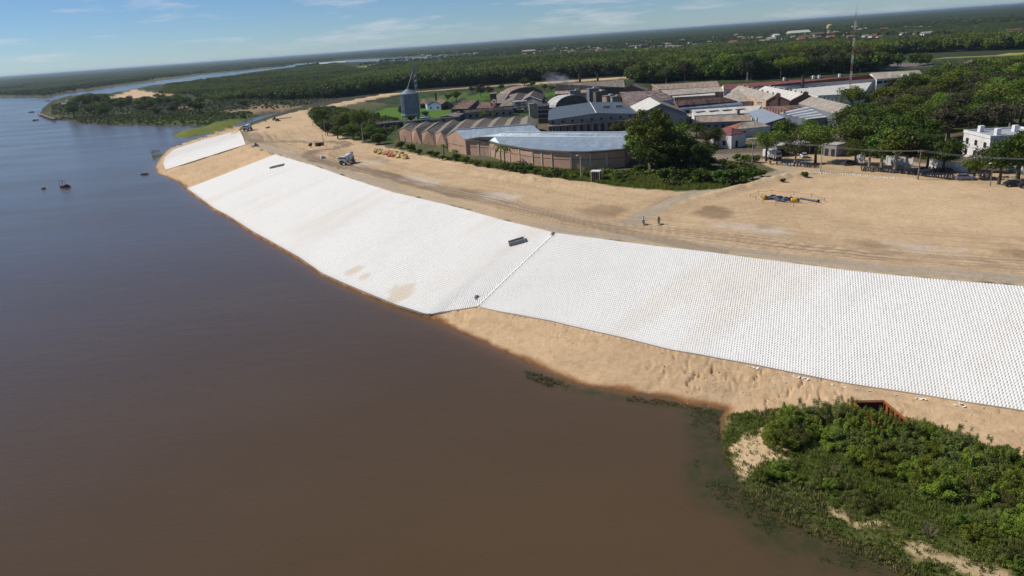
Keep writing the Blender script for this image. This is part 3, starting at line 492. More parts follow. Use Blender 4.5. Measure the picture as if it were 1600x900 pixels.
def bld(name, label, pts, roofs=(), walls=(), cat='factory building', group=None, th=.18):
    """pts: key -> pixel and height, or a function of the points so far; roofs and walls are lists of keys"""
    P = {}; pts = dict(pts)
    for a_, b_ in (('l', 'r'), ('a', 'd')):      # a gable's peak stands in the plane of its eaves: find the height at which it does
        if a_ in pts and b_ in pts and 'p' in pts and 'q' in pts and all(isinstance(pts[k], tuple) for k in (a_, 'p', b_)) and ('f' not in pts or callable(pts['f']) or name == 'blue_grey_hall'):
            A, B = V3(pts[a_]), V3(pts[b_]); n = Vector((B.y-A.y, A.x-B.x, 0)); C0 = Vector((0, 0, CAM_H)); d = V3(pts['p'])-C0; t = n.dot(A-C0)/n.dot(d); z = (C0+d*t).z
            if A.z+.7 < z < A.z+6:
                pts['p'] = (*pts['p'][:2], z)
                if isinstance(pts['q'], tuple): pts['q'] = (*pts['q'][:2], z)
            else: print('gable?', label, round(z, 1))
    for k, v in pts.items(): P[k] = v(P) if callable(v) else (v if isinstance(v, Vector) else V3(v))
    c = sum((Vector((p.x, p.y, 0)) for p in P.values()), Vector())/len(P); b = empty(name, c); tag(b, label, cat, group)
    for keys, m in roofs:
        top = [P[k] for k in keys]; ctr = sum(top, Vector())/len(top); u = (top[1]-top[0]).normalized(); n = (top[1]-top[0]).cross(top[2]-top[0]).normalized(); v = n.cross(u); v = v if v.z >= 0 else -v
        top = [p+(p-ctr).normalized()*.22+Vector((0, 0, .04+th)) for p in top]; uv = [((p-top[0]).dot(u)+c.x, (p-top[0]).dot(v)+c.y) for p in top]
        MB().slab(top, th, uv=uv).build('roof', m, b, c)
    for keys, m, *zb in walls:
        z0 = zb[0] if zb else -.5; ch = [P[k] for k in keys]; mb = MB()
        if len(ch) > 2 and (ch[0]-ch[-1]).length < .01:      # closed ring
            for q, r in zip(ch, ch[1:]): mb.add([q, r, (r.x, r.y, z0), (q.x, q.y, z0)], [(0, 1, 2, 3)])
        else:
            mb.add([(p.x, p.y, p.z) for p in ch] + [(ch[-1].x, ch[-1].y, z0), (ch[0].x, ch[0].y, z0)], [tuple(range(len(ch)+2))])
        mb.build('wall', m, b, c)
    return b, P, c
def wallpiece(b, c, A, B, u0, u1, z0, z1, m, name, out=.06, deep=.14):
    """a box let into or standing proud of the wall from A to B, u in metres along it"""
    A, B = Vector((A.x, A.y, 0)), Vector((B.x, B.y, 0)); d = (B-A).normalized(); n = Vector((d.y, -d.x, 0)); n = n if n.dot(-A) > 0 else -n
    mid = A+d*(u0+u1)/2+n*(out-deep/2); ang = math.atan2(d.y, d.x)
    return MB().box((mid.x, mid.y, (z0+z1)/2), (u1-u0, deep, z1-z0), ang).build(name, m, b, c)
def rowpieces(b, c, A, B, n, w, z0, z1, m, name, out=.06, deep=.14, start=0, end=0):
    L = (Vector((B.x, B.y))-Vector((A.x, A.y))).length
    for i in range(n):
        u = start+(L-start-end)*(i+.5)/n; wallpiece(b, c, A, B, u-w/2, u+w/2, z0, z1, m, name, out, deep)
off = lambda k, dx, dy, z: (lambda P: Vector((P[k].x+dx, P[k].y+dy, z)))
par = lambda a, b, c: (lambda P: P[a]+P[c]-P[b])
mid = lambda a, b, z: (lambda P: Vector(((P[a].x+P[b].x)/2, (P[a].y+P[b].y)/2, z)))

# row of gabled brick warehouses along the works road
fv = [(622, 204.5), (642, 206), (657.5, 208), (679, 209.5), (697, 212.5)]; fp = [(631, 199.5), (649.5, 202), (668, 203.2), (689, 206)]
e0, e1 = V3((697, 213, 4.6)), V3((838, 199, 4.6)); bv = [(634, 195.5), (655.5, 194.5), (677, 194), (698, 192.5), (719, 191.5), (744, 190), (770, 188), (794, 187), (815, 186.5), (839, 189)]; bp = [(645, 191), (666, 190), (687.5, 189.5), (708.5, 187.5), (730, 186.5), (758, 184.5), (782, 183), (805, 182), (825, 181)]
pts = {}
for i, p in enumerate(fv): pts['v%d' % i] = (*p, 4.6)
for i in range(5, 10): q = e0.lerp(e1, (i-4)/5); pts['v%d' % i] = q
for i, p in enumerate(bv): pts['b%d' % i] = (*p, 4.6)
for i, p in enumerate(fp): pts['p%d' % i] = (*p, 6.3)
for i in range(4, 9): pts['p%d' % i] = mid('v%d' % i, 'v%d' % (i+1), 6.3)
for i, p in enumerate(bp): pts['q%d' % i] = (*p, 6.3)
roofs = []
for i in range(9): roofs += [(['v%d' % i, 'b%d' % i, 'q%d' % i, 'p%d' % i], FIBRE), (['b%d' % (i+1), 'v%d' % (i+1), 'p%d' % i, 'q%d' % i], FIBRE)]
walls = [(['v%d' % i, 'p%d' % i, 'v%d' % (i+1)], BRICK) for i in range(4)] + [(['v4', 'v9'], BRICK), (['v0', 'b0'], BRICK), (['v9', 'b9'], BRICK_D)] + [(['b%d' % i, 'q%d' % i, 'b%d' % (i+1)], BRICK_D) for i in range(9)]
b, P, c = bld('row_warehouse', 'long brick warehouse row with nine old grey gable roofs beside the silo', pts, roofs, walls)
for i in range(4):
    A, B = P['v%d' % i], P['v%d' % (i+1)]; L = (B-A).length
    wallpiece(b, c, A, B, .05, .6, -.3, 4.4, DARKW, 'pilaster', .22, .4); wallpiece(b, c, A, B, L*.5-.3, L*.5+.3, -.3, 5.2, DARKW, 'pilaster', .22, .4); wallpiece(b, c, A, B, .65, L*.5-.35, 2.6, 2.85, DARKW, 'string_course', .06, .1)
wallpiece(b, c, P['v1'], P['v2'], 5.2, 7.6, -.2, 3.0, DOORW, 'door'); wallpiece(b, c, P['v3'], P['v4'], 2.6, 5.6, -.2, 3.1, DOORW, 'door')
for i in range(4): wallpiece(b, c, P['v%d' % i], P['v%d' % (i+1)], 2.0, 3.0, 3.1, 3.9, DARK, 'vent')

# silver roofed hall
b, P, c = bld('silver_roof_hall', 'brick hall with bright silver roof, next to the grey gable row', {
    'a': (697, 213.5, 5.6), 'p': (711, 204, 8.6), 'd': (727, 218.5, 5.6), 'q': (830, 195.5, 8.6), 'e': par('d', 'p', 'q'), 'f': par('a', 'p', 'q')},
    [(['d', 'e', 'q', 'p'], SILVER), (['f', 'a', 'p', 'q'], SILVER)], [(['a', 'p', 'd'], BRICK), (['e', 'q', 'f'], BRICK), (['d', 'e'], BRICK), (['f', 'a'], BRICK)])
wallpiece(b, c, P['a'], P['d'], .1, .7, -.3, 5.2, DARKW, 'pilaster', .22, .4); MB().tube([P['p']+Vector((0, 0, .3)), P['q']+Vector((0, 0, .3))], .3).build('ridge_cap', PALER, b, c)
wallpiece(b, c, P['a'], P['d'], 1, 15, 3.0, 3.2, BRICK_D, 'string_course')

# curved warehouse by the road
fac = [(728, 218), (746, 216), (764, 220), (780, 224.5), (810, 229.5), (830, 232.5), (860, 235), (890, 236.5), (920, 236.5), (946, 235), (976, 232.5)]
pts = {'g%d' % i: (*p, 5.6) for i, p in enumerate(fac)}
pts['g1'] = V3((728, 218, 5.6)).lerp(V3((764, 220, 5.6)), .5)
pts.update({'r0': (750, 214.4, 7.0), 'r1': (981, 216, 7.0), 's0': (791, 208, 8.3), 's1': (988, 208, 8.3), 't0': off('s0', 6, 14, 5.6), 't1': off('s1', 5, 16, 5.6)})
n = len(fac)
for i in range(n): pts['h%d' % i] = (lambda i: lambda P: P['r0'].lerp(P['r1'], max(0, (i-1)/(n-2))))(i)
b, P, c = bld('curved_warehouse', 'curved brick warehouse with pale pilasters and wide blue grey roof beside the road', pts,
    [(['g0', 'g1', 'h1'], SILVER)] + [(['g%d' % i, 'g%d' % (i+1), 'h%d' % (i+1), 'h%d' % i], SILVER) for i in range(1, n-1)] + [(['r0', 'r1', 's1', 's0'], SILVER), (['t0', 's0', 's1', 't1'], SILVER)],
    [(['g%d' % i, 'g%d' % (i+1)], BRICK) for i in range(n-1)] + [(['g%d' % (n-1), 'r1', 's1', 't1'], BRICK), (['g0', 's0', 't0'], BRICK), (['t0', 't1'], BRICK)])
for i in range(n-1):
    A, B = P['g%d' % i], P['g%d' % (i+1)]; L = (B-A).length; k = max(1, round(L/5.5))
    for j in range(k):
        wallpiece(b, c, A, B, L*j/k+.1, L*j/k+.65, -.3, 5.3, PILA if i > 0 else DARKW, 'pilaster', .2, .35)
    MB().slab([A+Vector((0, 0, .30)), B+Vector((0, 0, .30)), B*1.003+Vector((0, 0, .02)), A*1.003+Vector((0, 0, .02))] if 0 else [A*.9965+Vector((0, 0, .05)), B*.9965+Vector((0, 0, .05)), B*1.001+Vector((0, 0, .05)), A*1.001+Vector((0, 0, .05))], .4).build('gutter', DARKW, b, c)
    wallpiece(b, c, A, B, .7, L-.1, 2.9, 3.1, BRICK_D, 'string_course')
MB().tube([P['r0']+Vector((0, 0, .3)), P['r1']+Vector((0, 0, .3))], .22).build('ridge_cap', PALER, b, c); MB().tube([P['s0']+Vector((0, 0, .3)), P['s1']+Vector((0, 0, .3))], .22).build('ridge_cap', PALER, b, c)
for k, (u0, u1, zt) in enumerate(((.05, .4, 6.0), (.4, .8, 6.4), (.8, 1, 6.8))):
    L = (P['g1']-P['g0']).length; wallpiece(b, c, P['g0'], P['g1'], L*u0, L*u1, 5.2, zt, BRICK, 'parapet', .08, .3)
for k, (u0, u1, zt) in enumerate(((0, .3, 6.7), (.3, .65, 6.3), (.65, 1, 5.9))):
    L = (P['g2']-P['g1']).length; wallpiece(b, c, P['g1'], P['g2'], L*u0, L*u1, 5.2, zt, BRICK, 'parapet', .08, .3)

# blue grey hall with loading canopy
b, P, c = bld('blue_grey_hall', 'wide low hall with dark blue grey metal roof and tan loading canopy', {
    'a': (856.5, 189, 6.2), 'p': (932, 177.5, 8), 'd': (992, 178.5, 6.2), 'q': (922, 160.5, 8), 'e': (974, 160, 6.2), 'f': (857.5, 169.5, 6.2), 'A': off('a', 0, -1.5, 3.9), 'D': off('d', 0, -1.5, 3.9), 'A2': off('a', 0, .2, 4.5), 'D2': off('d', 0, .2, 4.5)},
    [(['f', 'a', 'p', 'q'], STEELB), (['d', 'e', 'q', 'p'], STEELB), (['A', 'D', 'D2', 'A2'], TANR)], [(['a', 'p', 'd'], GREYW), (['f', 'q', 'e'], GREYW), (['a', 'f'], DARKW), (['d', 'e'], GREYW)])
MB().tube([P['p']+Vector((0, 0, .25)), P['q']+Vector((0, 0, .25))], .18).build('ridge_cap', PAINTW, b, c)
rowpieces(b, c, P['a'], P['d'], 12, 1.5, .3, 3.2, GLASS, 'window', .08); rowpieces(b, c, P['a'], P['d'], 9, 1.0, 5.0, 5.9, DARK, 'vent', .06); rowpieces(b, c, P['a'], P['d'], 13, .3, -.3, 3.9, CONC, 'post', 1.6, .3)
for k, (u, v) in enumerate(((.35, .45), (.72, .5))):
    q = P['p'].lerp(P['q'], v).lerp(P['d'].lerp(P['e'], v), u); MB().box((q.x, q.y, q.z+.7), (3.2, 1.6, 1.0)).box((q.x, q.y, q.z+1.35), (3.8, 2.0, .15)).build('roof_vent', STEEL, b, c)

# barrel vault behind it
def vault(name, label, L, Rp, depth, rise, m, endm, ribs=14, cat='factory building', z0=0.0):
    """barrel vault springing between two points, running back by depth"""
    L, Rp = Vector(L), Vector(Rp); d = (Rp-L); w = d.length; d.normalize(); n = Vector((-d.y, d.x, 0)); n = n if n.y > 0 else -n
    c = (L+Rp)/2; c.z = 0; b = empty(name, c); tag(b, label, cat)
    arc = [L+d*w*(.5-.5*math.cos(math.pi*k/ribs))+Vector((0, 0, rise*math.sin(math.pi*k/ribs))) for k in range(ribs+1)]
    mb = MB()
    for k in range(ribs):
        top = [arc[k], arc[k+1], arc[k+1]+n*depth, arc[k]+n*depth]; mb.slab(top, .2, uv=[(0, k*2), (0, k*2+2), (depth, k*2+2), (depth, k*2)])
    mb.build('roof', m, b, c)
    for s in (.3, depth-.3):
        MB().add([p+n*s-Vector((0, 0, .15)) for p in arc]+[Vector((Rp.x, Rp.y, z0-.4))+n*s, Vector((L.x, L.y, z0-.4))+n*s], [tuple(range(ribs+3))]).build('wall', endm, b, c)
    return b
a0 = V3((868, 168, 2.5)); vault('barrel_vault_shed', 'whitish barrel vaulted shed behind the dark blue grey roof', a0, V3((929, 171, 2.5)) if 0 else a0+Vector((20, 15, 0)), 8, 5.6, roofing('whitish_vault_roof', (.60, .59, .56), (.38, .36, .33), .8, .7, ribs=2, patches=.2), DARKW)
# tan long building with stacks
b, P, c = bld('long_boiler_house', 'long brown roofed boiler house with peach front, below the tall rusty stacks', {
    'a': (868.5, 141.5, 6), 'd': (976, 136.5, 6), 'p': (869, 131.5, 9), 'q': (974, 124.5, 9), 'e': off('q', 4, 16, 6), 'f': off('p', 4, 16, 6), 'l': (867, 147.5, 4.2), 'm': (940, 144, 4.2), 'n': lambda P: P['a'].lerp(P['d'], .66)-Vector((0, 0, .5)), 'a2': lambda P: P['a']-Vector((0, 0, .5))},
    [(['a', 'd', 'q', 'p'], FIBRE), (['e', 'f', 'p', 'q'], FIBRE), (['l', 'm', 'n', 'a2'], TANR)], [(['l', 'm'], PEACH), (['l', 'a2'], PEACH), (['m', 'n'], PEACH), (['n', 'd'], DARKW), (['d', 'q', 'e'], DARKW), (['a', 'p', 'f'], TANW), (['f', 'e'], TANW)])
rowpieces(b, c, P['l'], P['m'], 6, 1.4, 1.4, 2.8, DARK, 'window')
def stack(px, top, base, r, label, m=RUST, z=0):
    x, y, _ = at(px, base, z); h = (base-top)/ppm(x, y, 8)*1.02
    b = empty('smokestack', (x, y, z)); tag(b, label, 'chimney', 'smokestacks of the factory')
    MB().tube([(0, 0, -.3), (0, 0, h*.5), (0, 0, h)], [r*1.1, r, r*.92], 12).build('flue', m, b); MB().tube([(0, 0, h-.5), (0, 0, h+.12)], r*1.25, 12).build('rim', DARK, b); MB().tube([(0, 0, h*.55), (0, 0, h*.55+.3)], r*1.2, 12).build('band', DARK, b)
stack(907, 117, 152, .85, 'tallest rusty smokestack behind the blue grey roof'); stack(934.5, 117, 149, .75, 'slim dark smokestack right of the tallest rusty one', plain((.07, .05, .05), .8)); stack(897, 130, 146, .8, 'short black stack in front of the brown boiler house roof', DARK); stack(930, 127, 144, .55, 'thin short black stack close to the slim dark smokestack', DARK); stack(1253, 120, 150, .75, 'single dark stack above the stepped brick gables', plain((.09, .07, .07), .8)); stack(682, 146, 160, .6, 'lone black stack by the pale blue house', DARK)
# clutter of plant at the foot of the stacks
def plant_box(px, py, z, w, d, h, m, label, name='plant_room', rz=.2, cat='plant room'):
    x, y, _ = at(px, py, z); b = empty(name, (x, y, 0)); tag(b, label, cat)
    MB().box((0, 0, (z+h)/2-.2), (w, d, z+h+.4), rz).build('wall', m, b); MB().box((0, 0, z+h+.15), (w+.5, d+.5, .26), rz).build('roof', STEEL if m is not DARKW else DARKR, b); MB().box((w*.2, 0, z+h+.6), (w*.3, d*.4, .8), rz).build('roof_vent', CONC, b); return b
plant_box(926.5, 156, 3, 6, 5, 6.5, SLATEW, 'tall bluish plant room beside the white vaulted shed'); plant_box(938, 157, 3, 7, 5, 5, DARKW, 'dark plant room under the slim dark smokestack'); plant_box(951, 158, 3, 6, 4, 3, TANW, 'small tan plant room left of the mottled roof', rz=.5); plant_box(962, 160, 2.5, 5, 4, 3.2, GREYW, 'little grey plant room touching the mottled roof', rz=.1); plant_box(898, 152, 3, 7, 4, 4, FIBRE_W, 'pale block house at the foot of the tallest stack')

# arched hall, old gables before it
vault('arched_hall', 'old hall with high reddish arched roof among the left factory sheds', V3((793, 152, 3)), V3((848.5, 147, 3)), 20, 5.6, roofing('arched_old_roof', (.36, .24, .21), (.20, .14, .12), .9, .9, ribs=2, patches=.5), DARKW, 18)
for nm, lab, p in [('gabled_shed', 'dark gabled shed below the arched hall, left one of two', dict(p=(801, 157.5, 7.5), q=(811, 143.5, 7.5), l=(787, 160, 4.5), r=(816, 159, 4.5))), ('gabled_shed', 'dark gabled shed below the arched hall with a pale edged porch', dict(p=(828, 151, 8), q=(834, 142, 8), l=(814, 158.5, 4.8), r=(847, 158, 4.8)))]:
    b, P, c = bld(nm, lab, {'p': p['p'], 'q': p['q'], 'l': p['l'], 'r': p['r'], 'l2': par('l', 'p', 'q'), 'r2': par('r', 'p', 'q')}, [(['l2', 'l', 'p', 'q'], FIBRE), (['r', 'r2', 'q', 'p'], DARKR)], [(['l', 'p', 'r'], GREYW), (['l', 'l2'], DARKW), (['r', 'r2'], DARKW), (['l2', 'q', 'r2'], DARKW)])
    for s in 'lr': MB().tube([P[s]+Vector((0, -.2, .3)), P['p']+Vector((0, -.2, .3))], .28).build('verge', CONC, b, c)
    wallpiece(b, c, P['l'], P['r'], 2, 4, 0, 2.6, DARK, 'door')
def mono(label, a, d, e, f, m, wm, z1, z0, name='lean_to_shed', cat='shed', group=None):
    """single pitch shed: front corners a, d at z0, back corners e, f at z1"""
    return bld(name, label, {'a': (*a, z0), 'd': (*d, z0), 'e': (*e, z1), 'f': (*f, z1)}, [(['a', 'd', 'e', 'f'], m)], [(['a', 'd'], wm), (['d', 'e'], wm), (['e', 'f'], wm), (['f', 'a'], wm)], cat, group)
b, P, c = mono('rust red shed with one sloping roof left of the dark gallery', (705, 171), (731, 170), (748, 155.5), (722, 158), RUSTR, DARKW, 6, 3.6); wallpiece(b, c, P['d'], P['e'], 2, 6, 0, 3, DARK, 'door')
b, P, c = mono('dark rusty shed in front of the tank tower', (744, 170), (772, 169), (775, 161), (752, 160), RUSTR, DARKW, 5.5, 3.6); wallpiece(b, c, P['a'], P['d'], 2, 5, 0, 3, DARK, 'door')
b, P, c = mono('grey roofed shed right behind the tank tower', (765, 162), (786, 161.5), (795, 147), (779, 146), FIBRE, DARKW, 6.5, 4); wallpiece(b, c, P['a'], P['d'], 1, 4, 0, 3, DARK, 'door')
b, P, c = mono('small pale roofed shed at the left edge of the arched hall', (780, 150), (794, 149), (795, 144), (782, 143.5), FIBRE_W, GREYW, 5.5, 4); wallpiece(b, c, P['a'], P['d'], 1, 3, 0, 2.5, DARK, 'door')
b, P, c = mono('brown flat shed between the dark gallery and the gabled sheds', (780, 167), (803, 165), (806, 158), (786, 160), FIBRE, DARKW, 5.2, 4); wallpiece(b, c, P['a'], P['d'], 1, 4, 0, 3, DARK, 'door')
b, P, c = bld('small_gabled_shed', 'low brown shed with gable towards the lawn, behind the inclined pipe', {'l': (687.5, 183, 3), 'p': (699, 180.5, 4.6), 'r': (712, 182.5, 3), 'q': (718, 174.5, 4.6), 'l2': par('l', 'p', 'q'), 'r2': par('r', 'p', 'q')}, [(['l2', 'l', 'p', 'q'], FIBRE), (['r', 'r2', 'q', 'p'], FIBRE)], [(['l', 'p', 'r'], DARKW), (['l', 'l2'], DARKW), (['r', 'r2'], DARKW), (['l2', 'q', 'r2'], DARKW)], 'shed'); wallpiece(b, c, P['l'], P['r'], 1, 3, 0, 2.4, DARK, 'door')
# dark gallery, process block
b, P, c = bld('dark_gallery', 'long dark covered gallery running from the small shed to the process block', {'a': (719, 178, 3.2), 'd': (802, 171.5, 3.2), 'e': (802, 167, 4.6), 'f': (719, 173.2, 4.6)}, [(['a', 'd', 'e', 'f'], DARKR)], [(['a', 'd'], GREYW), (['d', 'e'], DARKW), (['e', 'f'], GREYW), (['f', 'a'], DARKW)]); rowpieces(b, c, P['a'], P['d'], 8, 1.2, 1.0, 2.4, DARK, 'window')
b, P, c = bld('process_block', 'tall dark open process building beside the blue grey hall', {'a': (840, 167, 8), 'd': (857, 166, 8), 'e': (858, 161.5, 8), 'f': (840, 162.5, 8)}, [(['a', 'd', 'e', 'f'], DARKR)], [(['a', 'd', 'e', 'f', 'a'], DARKW)])
for z in (2.2, 4.4, 6.4): wallpiece(b, c, P['a'], P['d'], .2, (P['d']-P['a']).length-.2, z, z+.25, CONC, 'floor_edge', .3, .5)
rowpieces(b, c, P['a'], P['d'], 3, 1.2, 2.7, 4.1, GLASS, 'window'); rowpieces(b, c, P['a'], P['d'], 3, 1.2, 4.9, 6.1, GLASS, 'window')
plant_box(833, 172, 4, 4.2, 4, 3.2, GREENW, 'grey green cube shaped tank house left of the dark process block', 'tank_house', .05)
x, y, _ = at(813, 176, 0); b = empty('loading_canopy', (x, y, 0)); tag(b, 'flat roofed open canopy on posts with machinery beneath, left of the process block', 'canopy')
MB().box((0, 2, 6.1), (8.5, 5, .5)).build('roof', CONC, b); MB().box((0, 2, 2.9), (9.5, 6, .3)).build('deck', TANW, b)
for sx in (-3.9, 0, 3.9):
    for sy in (0, 4): MB().box((sx, sy, 2.9), (.3, .3, 6.2)).build('post', STEEL, b)
MB().box((-2.2, 2.2, 3.9), (2.4, 2, 1.8)).build('machine', plain((.30, .38, .46), .5), b); MB().tube([(1.2, 2, 4), (3.4, 2, 4)], .7, 10).build('drum', STEEL, b)
def tower(px, py, z0, zt, w, label, tankm):
    x, y, _ = at(px, py, 0); b = empty('tank_tower', (x, y, 0)); tag(b, label, 'tank tower')
    for sx in (-1, 1):
        for sy in (-1, 1): MB().tube([(sx*w/2, sy*w/2, -.3), (sx*w/2, sy*w/2, z0)], .16, 5).build('leg', RUST, b)
    mb = MB()
    for k in range(3):
        za, zb = z0*k/3+.2, z0*(k+1)/3
        for s in (-1, 1): mb.tube([(-w/2, s*w/2, za), (w/2, s*w/2, zb)], .09, 4).tube([(w/2, s*w/2, za), (-w/2, s*w/2, zb)], .09, 4).tube([(s*w/2, -w/2, zb), (s*w/2, w/2, zb)], .09, 4).tube([(-w/2, s*w/2, zb), (w/2, s*w/2, zb)], .09, 4)
    mb.build('bracing', RUST, b); MB().box((0, 0, (z0+zt)/2), (w*1.05, w*1.05, zt-z0)).build('tank', tankm, b); MB().box((0, 0, zt+.12), (w*1.2, w*1.2, .2)).build('lid', CONC, b); return b
tower(773, 180, 9, 12, 3.4, 'brown water tank on a rusty steel frame tower in the old yard', plain((.16, .11, .085), .85))
# blue house and sheds by the lawn
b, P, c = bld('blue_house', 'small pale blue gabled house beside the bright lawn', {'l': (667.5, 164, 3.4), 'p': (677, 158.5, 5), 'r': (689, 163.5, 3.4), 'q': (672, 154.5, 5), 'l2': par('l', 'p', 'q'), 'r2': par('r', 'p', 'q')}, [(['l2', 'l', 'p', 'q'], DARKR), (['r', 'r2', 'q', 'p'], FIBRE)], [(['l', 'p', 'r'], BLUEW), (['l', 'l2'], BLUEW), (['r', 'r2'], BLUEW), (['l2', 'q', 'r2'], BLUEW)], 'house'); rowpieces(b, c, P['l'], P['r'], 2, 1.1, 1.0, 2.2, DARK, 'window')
b, P, c = bld('brown_shed', 'brown roofed shed just right of the pale blue house', {'l': (689, 164, 3), 'p': (697, 158.5, 4.4), 'r': (708, 163, 3), 'q': (688, 154, 4.4), 'l2': par('l', 'p', 'q'), 'r2': par('r', 'p', 'q')}, [(['l2', 'l', 'p', 'q'], RUSTR), (['r', 'r2', 'q', 'p'], RUSTR)], [(['l', 'p', 'r'], DARKW), (['l', 'l2'], DARKW), (['r', 'r2'], DARKW), (['l2', 'q', 'r2'], DARKW)], 'shed'); wallpiece(b, c, P['l'], P['r'], 2, 5, 0, 2.3, DARK, 'door')
b, P, c = mono('rusty low shed between the silo and the pale blue house', (656, 163), (668, 162), (671, 157), (659, 156), RUSTR, DARKW, 4.2, 2.8); wallpiece(b, c, P['a'], P['d'], 1, 3, 0, 2.2, DARK, 'door')
b, P, c = mono('small light roofed kiosk hut at the foot of the silo', (657, 184.5), (671, 183.5), (672, 181), (658, 182), PALER, SLATEW, 3.2, 2.8); wallpiece(b, c, P['a'], P['d'], 1, 2, 0, 2.1, DARK, 'door')
b, P, c = mono('long dark wooden shed on the left of the silo', (588, 195), (630, 191), (629, 188.5), (590, 191), DARKR, DARKW, 3.2, 2.6); rowpieces(b, c, P['a'], P['d'], 6, 1.2, .6, 1.8, DARK, 'window')

# big mottled roof, orange gable behind, white slope in front
b, P, c = bld('mottled_roof_mill', 'large mill with mottled reddish grey roof in the middle of the works', {'a': (984, 167, 5), 'd': (1053, 155, 5), 'e': (1031, 141.5, 8), 'f': (968, 144.5, 8), 'g': off('e', 3, 9, 5), 'h': off('f', 3, 9, 5)}, [(['a', 'd', 'e', 'f'], MOTTLE), (['g', 'h', 'f', 'e'], MOTTLE)], [(['a', 'd'], BLUEW), (['d', 'e', 'g'], BLUEW), (['a', 'f', 'h'], BRICK_D), (['h', 'g'], BRICK_D)]); rowpieces(b, c, P['a'], P['d'], 9, 1.3, 1.2, 3.0, DARK, 'window')
b, P, c = bld('orange_gable_shed', 'gabled shed with orange lichen on its left slope behind the mottled roof', {'l': (962, 147, 6), 'p': (986, 133, 9.5), 'r': (1010, 142, 6), 'q': (991, 131, 9.5), 'l2': par('l', 'p', 'q'), 'r2': par('r', 'p', 'q')}, [(['l2', 'l', 'p', 'q'], ORANGE), (['r', 'r2', 'q', 'p'], FIBRE)], [(['l', 'p', 'r'], BRICK_D), (['l', 'l2'], BRICK_D), (['r', 'r2'], BRICK_D), (['l2', 'q', 'r2'], BRICK_D)]); wallpiece(b, c, P['l'], P['r'], 4, 6, 3, 5, DARK, 'window')
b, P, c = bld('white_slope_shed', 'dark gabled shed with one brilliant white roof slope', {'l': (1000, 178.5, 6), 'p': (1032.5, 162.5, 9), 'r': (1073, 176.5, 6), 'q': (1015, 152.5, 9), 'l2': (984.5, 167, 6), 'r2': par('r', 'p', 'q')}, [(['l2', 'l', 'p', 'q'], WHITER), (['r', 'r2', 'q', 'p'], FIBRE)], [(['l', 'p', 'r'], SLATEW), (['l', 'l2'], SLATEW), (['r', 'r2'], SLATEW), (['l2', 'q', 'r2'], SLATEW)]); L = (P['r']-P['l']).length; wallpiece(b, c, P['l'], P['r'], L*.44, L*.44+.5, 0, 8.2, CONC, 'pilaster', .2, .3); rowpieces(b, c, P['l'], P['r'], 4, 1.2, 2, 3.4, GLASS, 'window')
b, P, c = mono('low tan roofed annex in front of the white sloped shed', (1046, 184.5), (1084, 182.5), (1083, 177.5), (1050, 180), FIBRE_W, SLATEW, 4, 3, 'low_annex'); rowpieces(b, c, P['a'], P['d'], 5, 1.1, .8, 2.2, DARK, 'window')
# stepped tan and grey roofs at the back
b, P, c = bld('tan_roof_warehouse', 'warehouse with long tan roof stepping down in grey lean-to roofs', {'a': (1031, 140.5, 6.4), 'd': (1124, 135.5, 6.4), 'e': (1120, 127, 9), 'f': (1019, 133, 9), 'g': off('e', 3, 14, 6), 'h': off('f', 3, 14, 6), 'i': (1047, 149.5, 4.8), 'j': (1141, 142.5, 4.8), 'k': (1131, 135.5, 6.2), 'l': (1032, 141.5, 6.2), 'm': (1054, 152.5, 3.9), 'n': (1117, 149, 3.9), 'o': (1116, 144.5, 4.5), 'q': (1048, 149.8, 4.5)},
    [(['a', 'd', 'e', 'f'], TANR), (['g', 'h', 'f', 'e'], TANR), (['i', 'j', 'k', 'l'], FIBRE_W), (['m', 'n', 'o', 'q'], WHITER)], [(['i', 'j'], DARKW), (['j', 'k'], DARKW), (['i', 'l'], GREYW), (['m', 'n'], TANW), (['m', 'q'], TANW), (['n', 'o'], DARKW), (['d', 'e', 'g'], TANW), (['a', 'f', 'h'], PEACH), (['h', 'g'], TANW)]); rowpieces(b, c, P['m'], P['n'], 7, 1.3, 1.0, 2.6, DARK, 'window')
MB().slab([P['f']+Vector((-.5, 0, .5)), P['f']+Vector((.4, 0, .5)), P['a']+Vector((.4, 0, .5)), P['a']+Vector((-.5, 0, .5))], .5).build('parapet', PEACH, b, c)
b, P, c = bld('red_brown_shed', 'long red brown roofed shed with blue front strip', {'a': (1060, 166, 5), 'd': (1152, 159, 5), 'e': (1131, 152.5, 7.2), 'f': (1054, 158, 7.2), 'i': (1062, 171, 3.6), 'j': (1160, 164, 3.6), 'k': (1155, 159.3, 4.8), 'l': (1060, 166.3, 4.8)}, [(['a', 'd', 'e', 'f'], roofing('red_brown_roof', (.20, .115, .095), (.12, .07, .06), .9, .8, ribs=3, patches=.4)), (['i', 'j', 'k', 'l'], BLUER)], [(['i', 'j'], WHITEW), (['j', 'k'], BLUEW), (['d', 'e'], BRICK_D), (['e', 'f'], BRICK_D), (['f', 'a'], BRICK_D), (['i', 'l'], BLUEW)]); rowpieces(b, c, P['i'], P['j'], 5, 3.2, 1.4, 3.0, DARK, 'window')
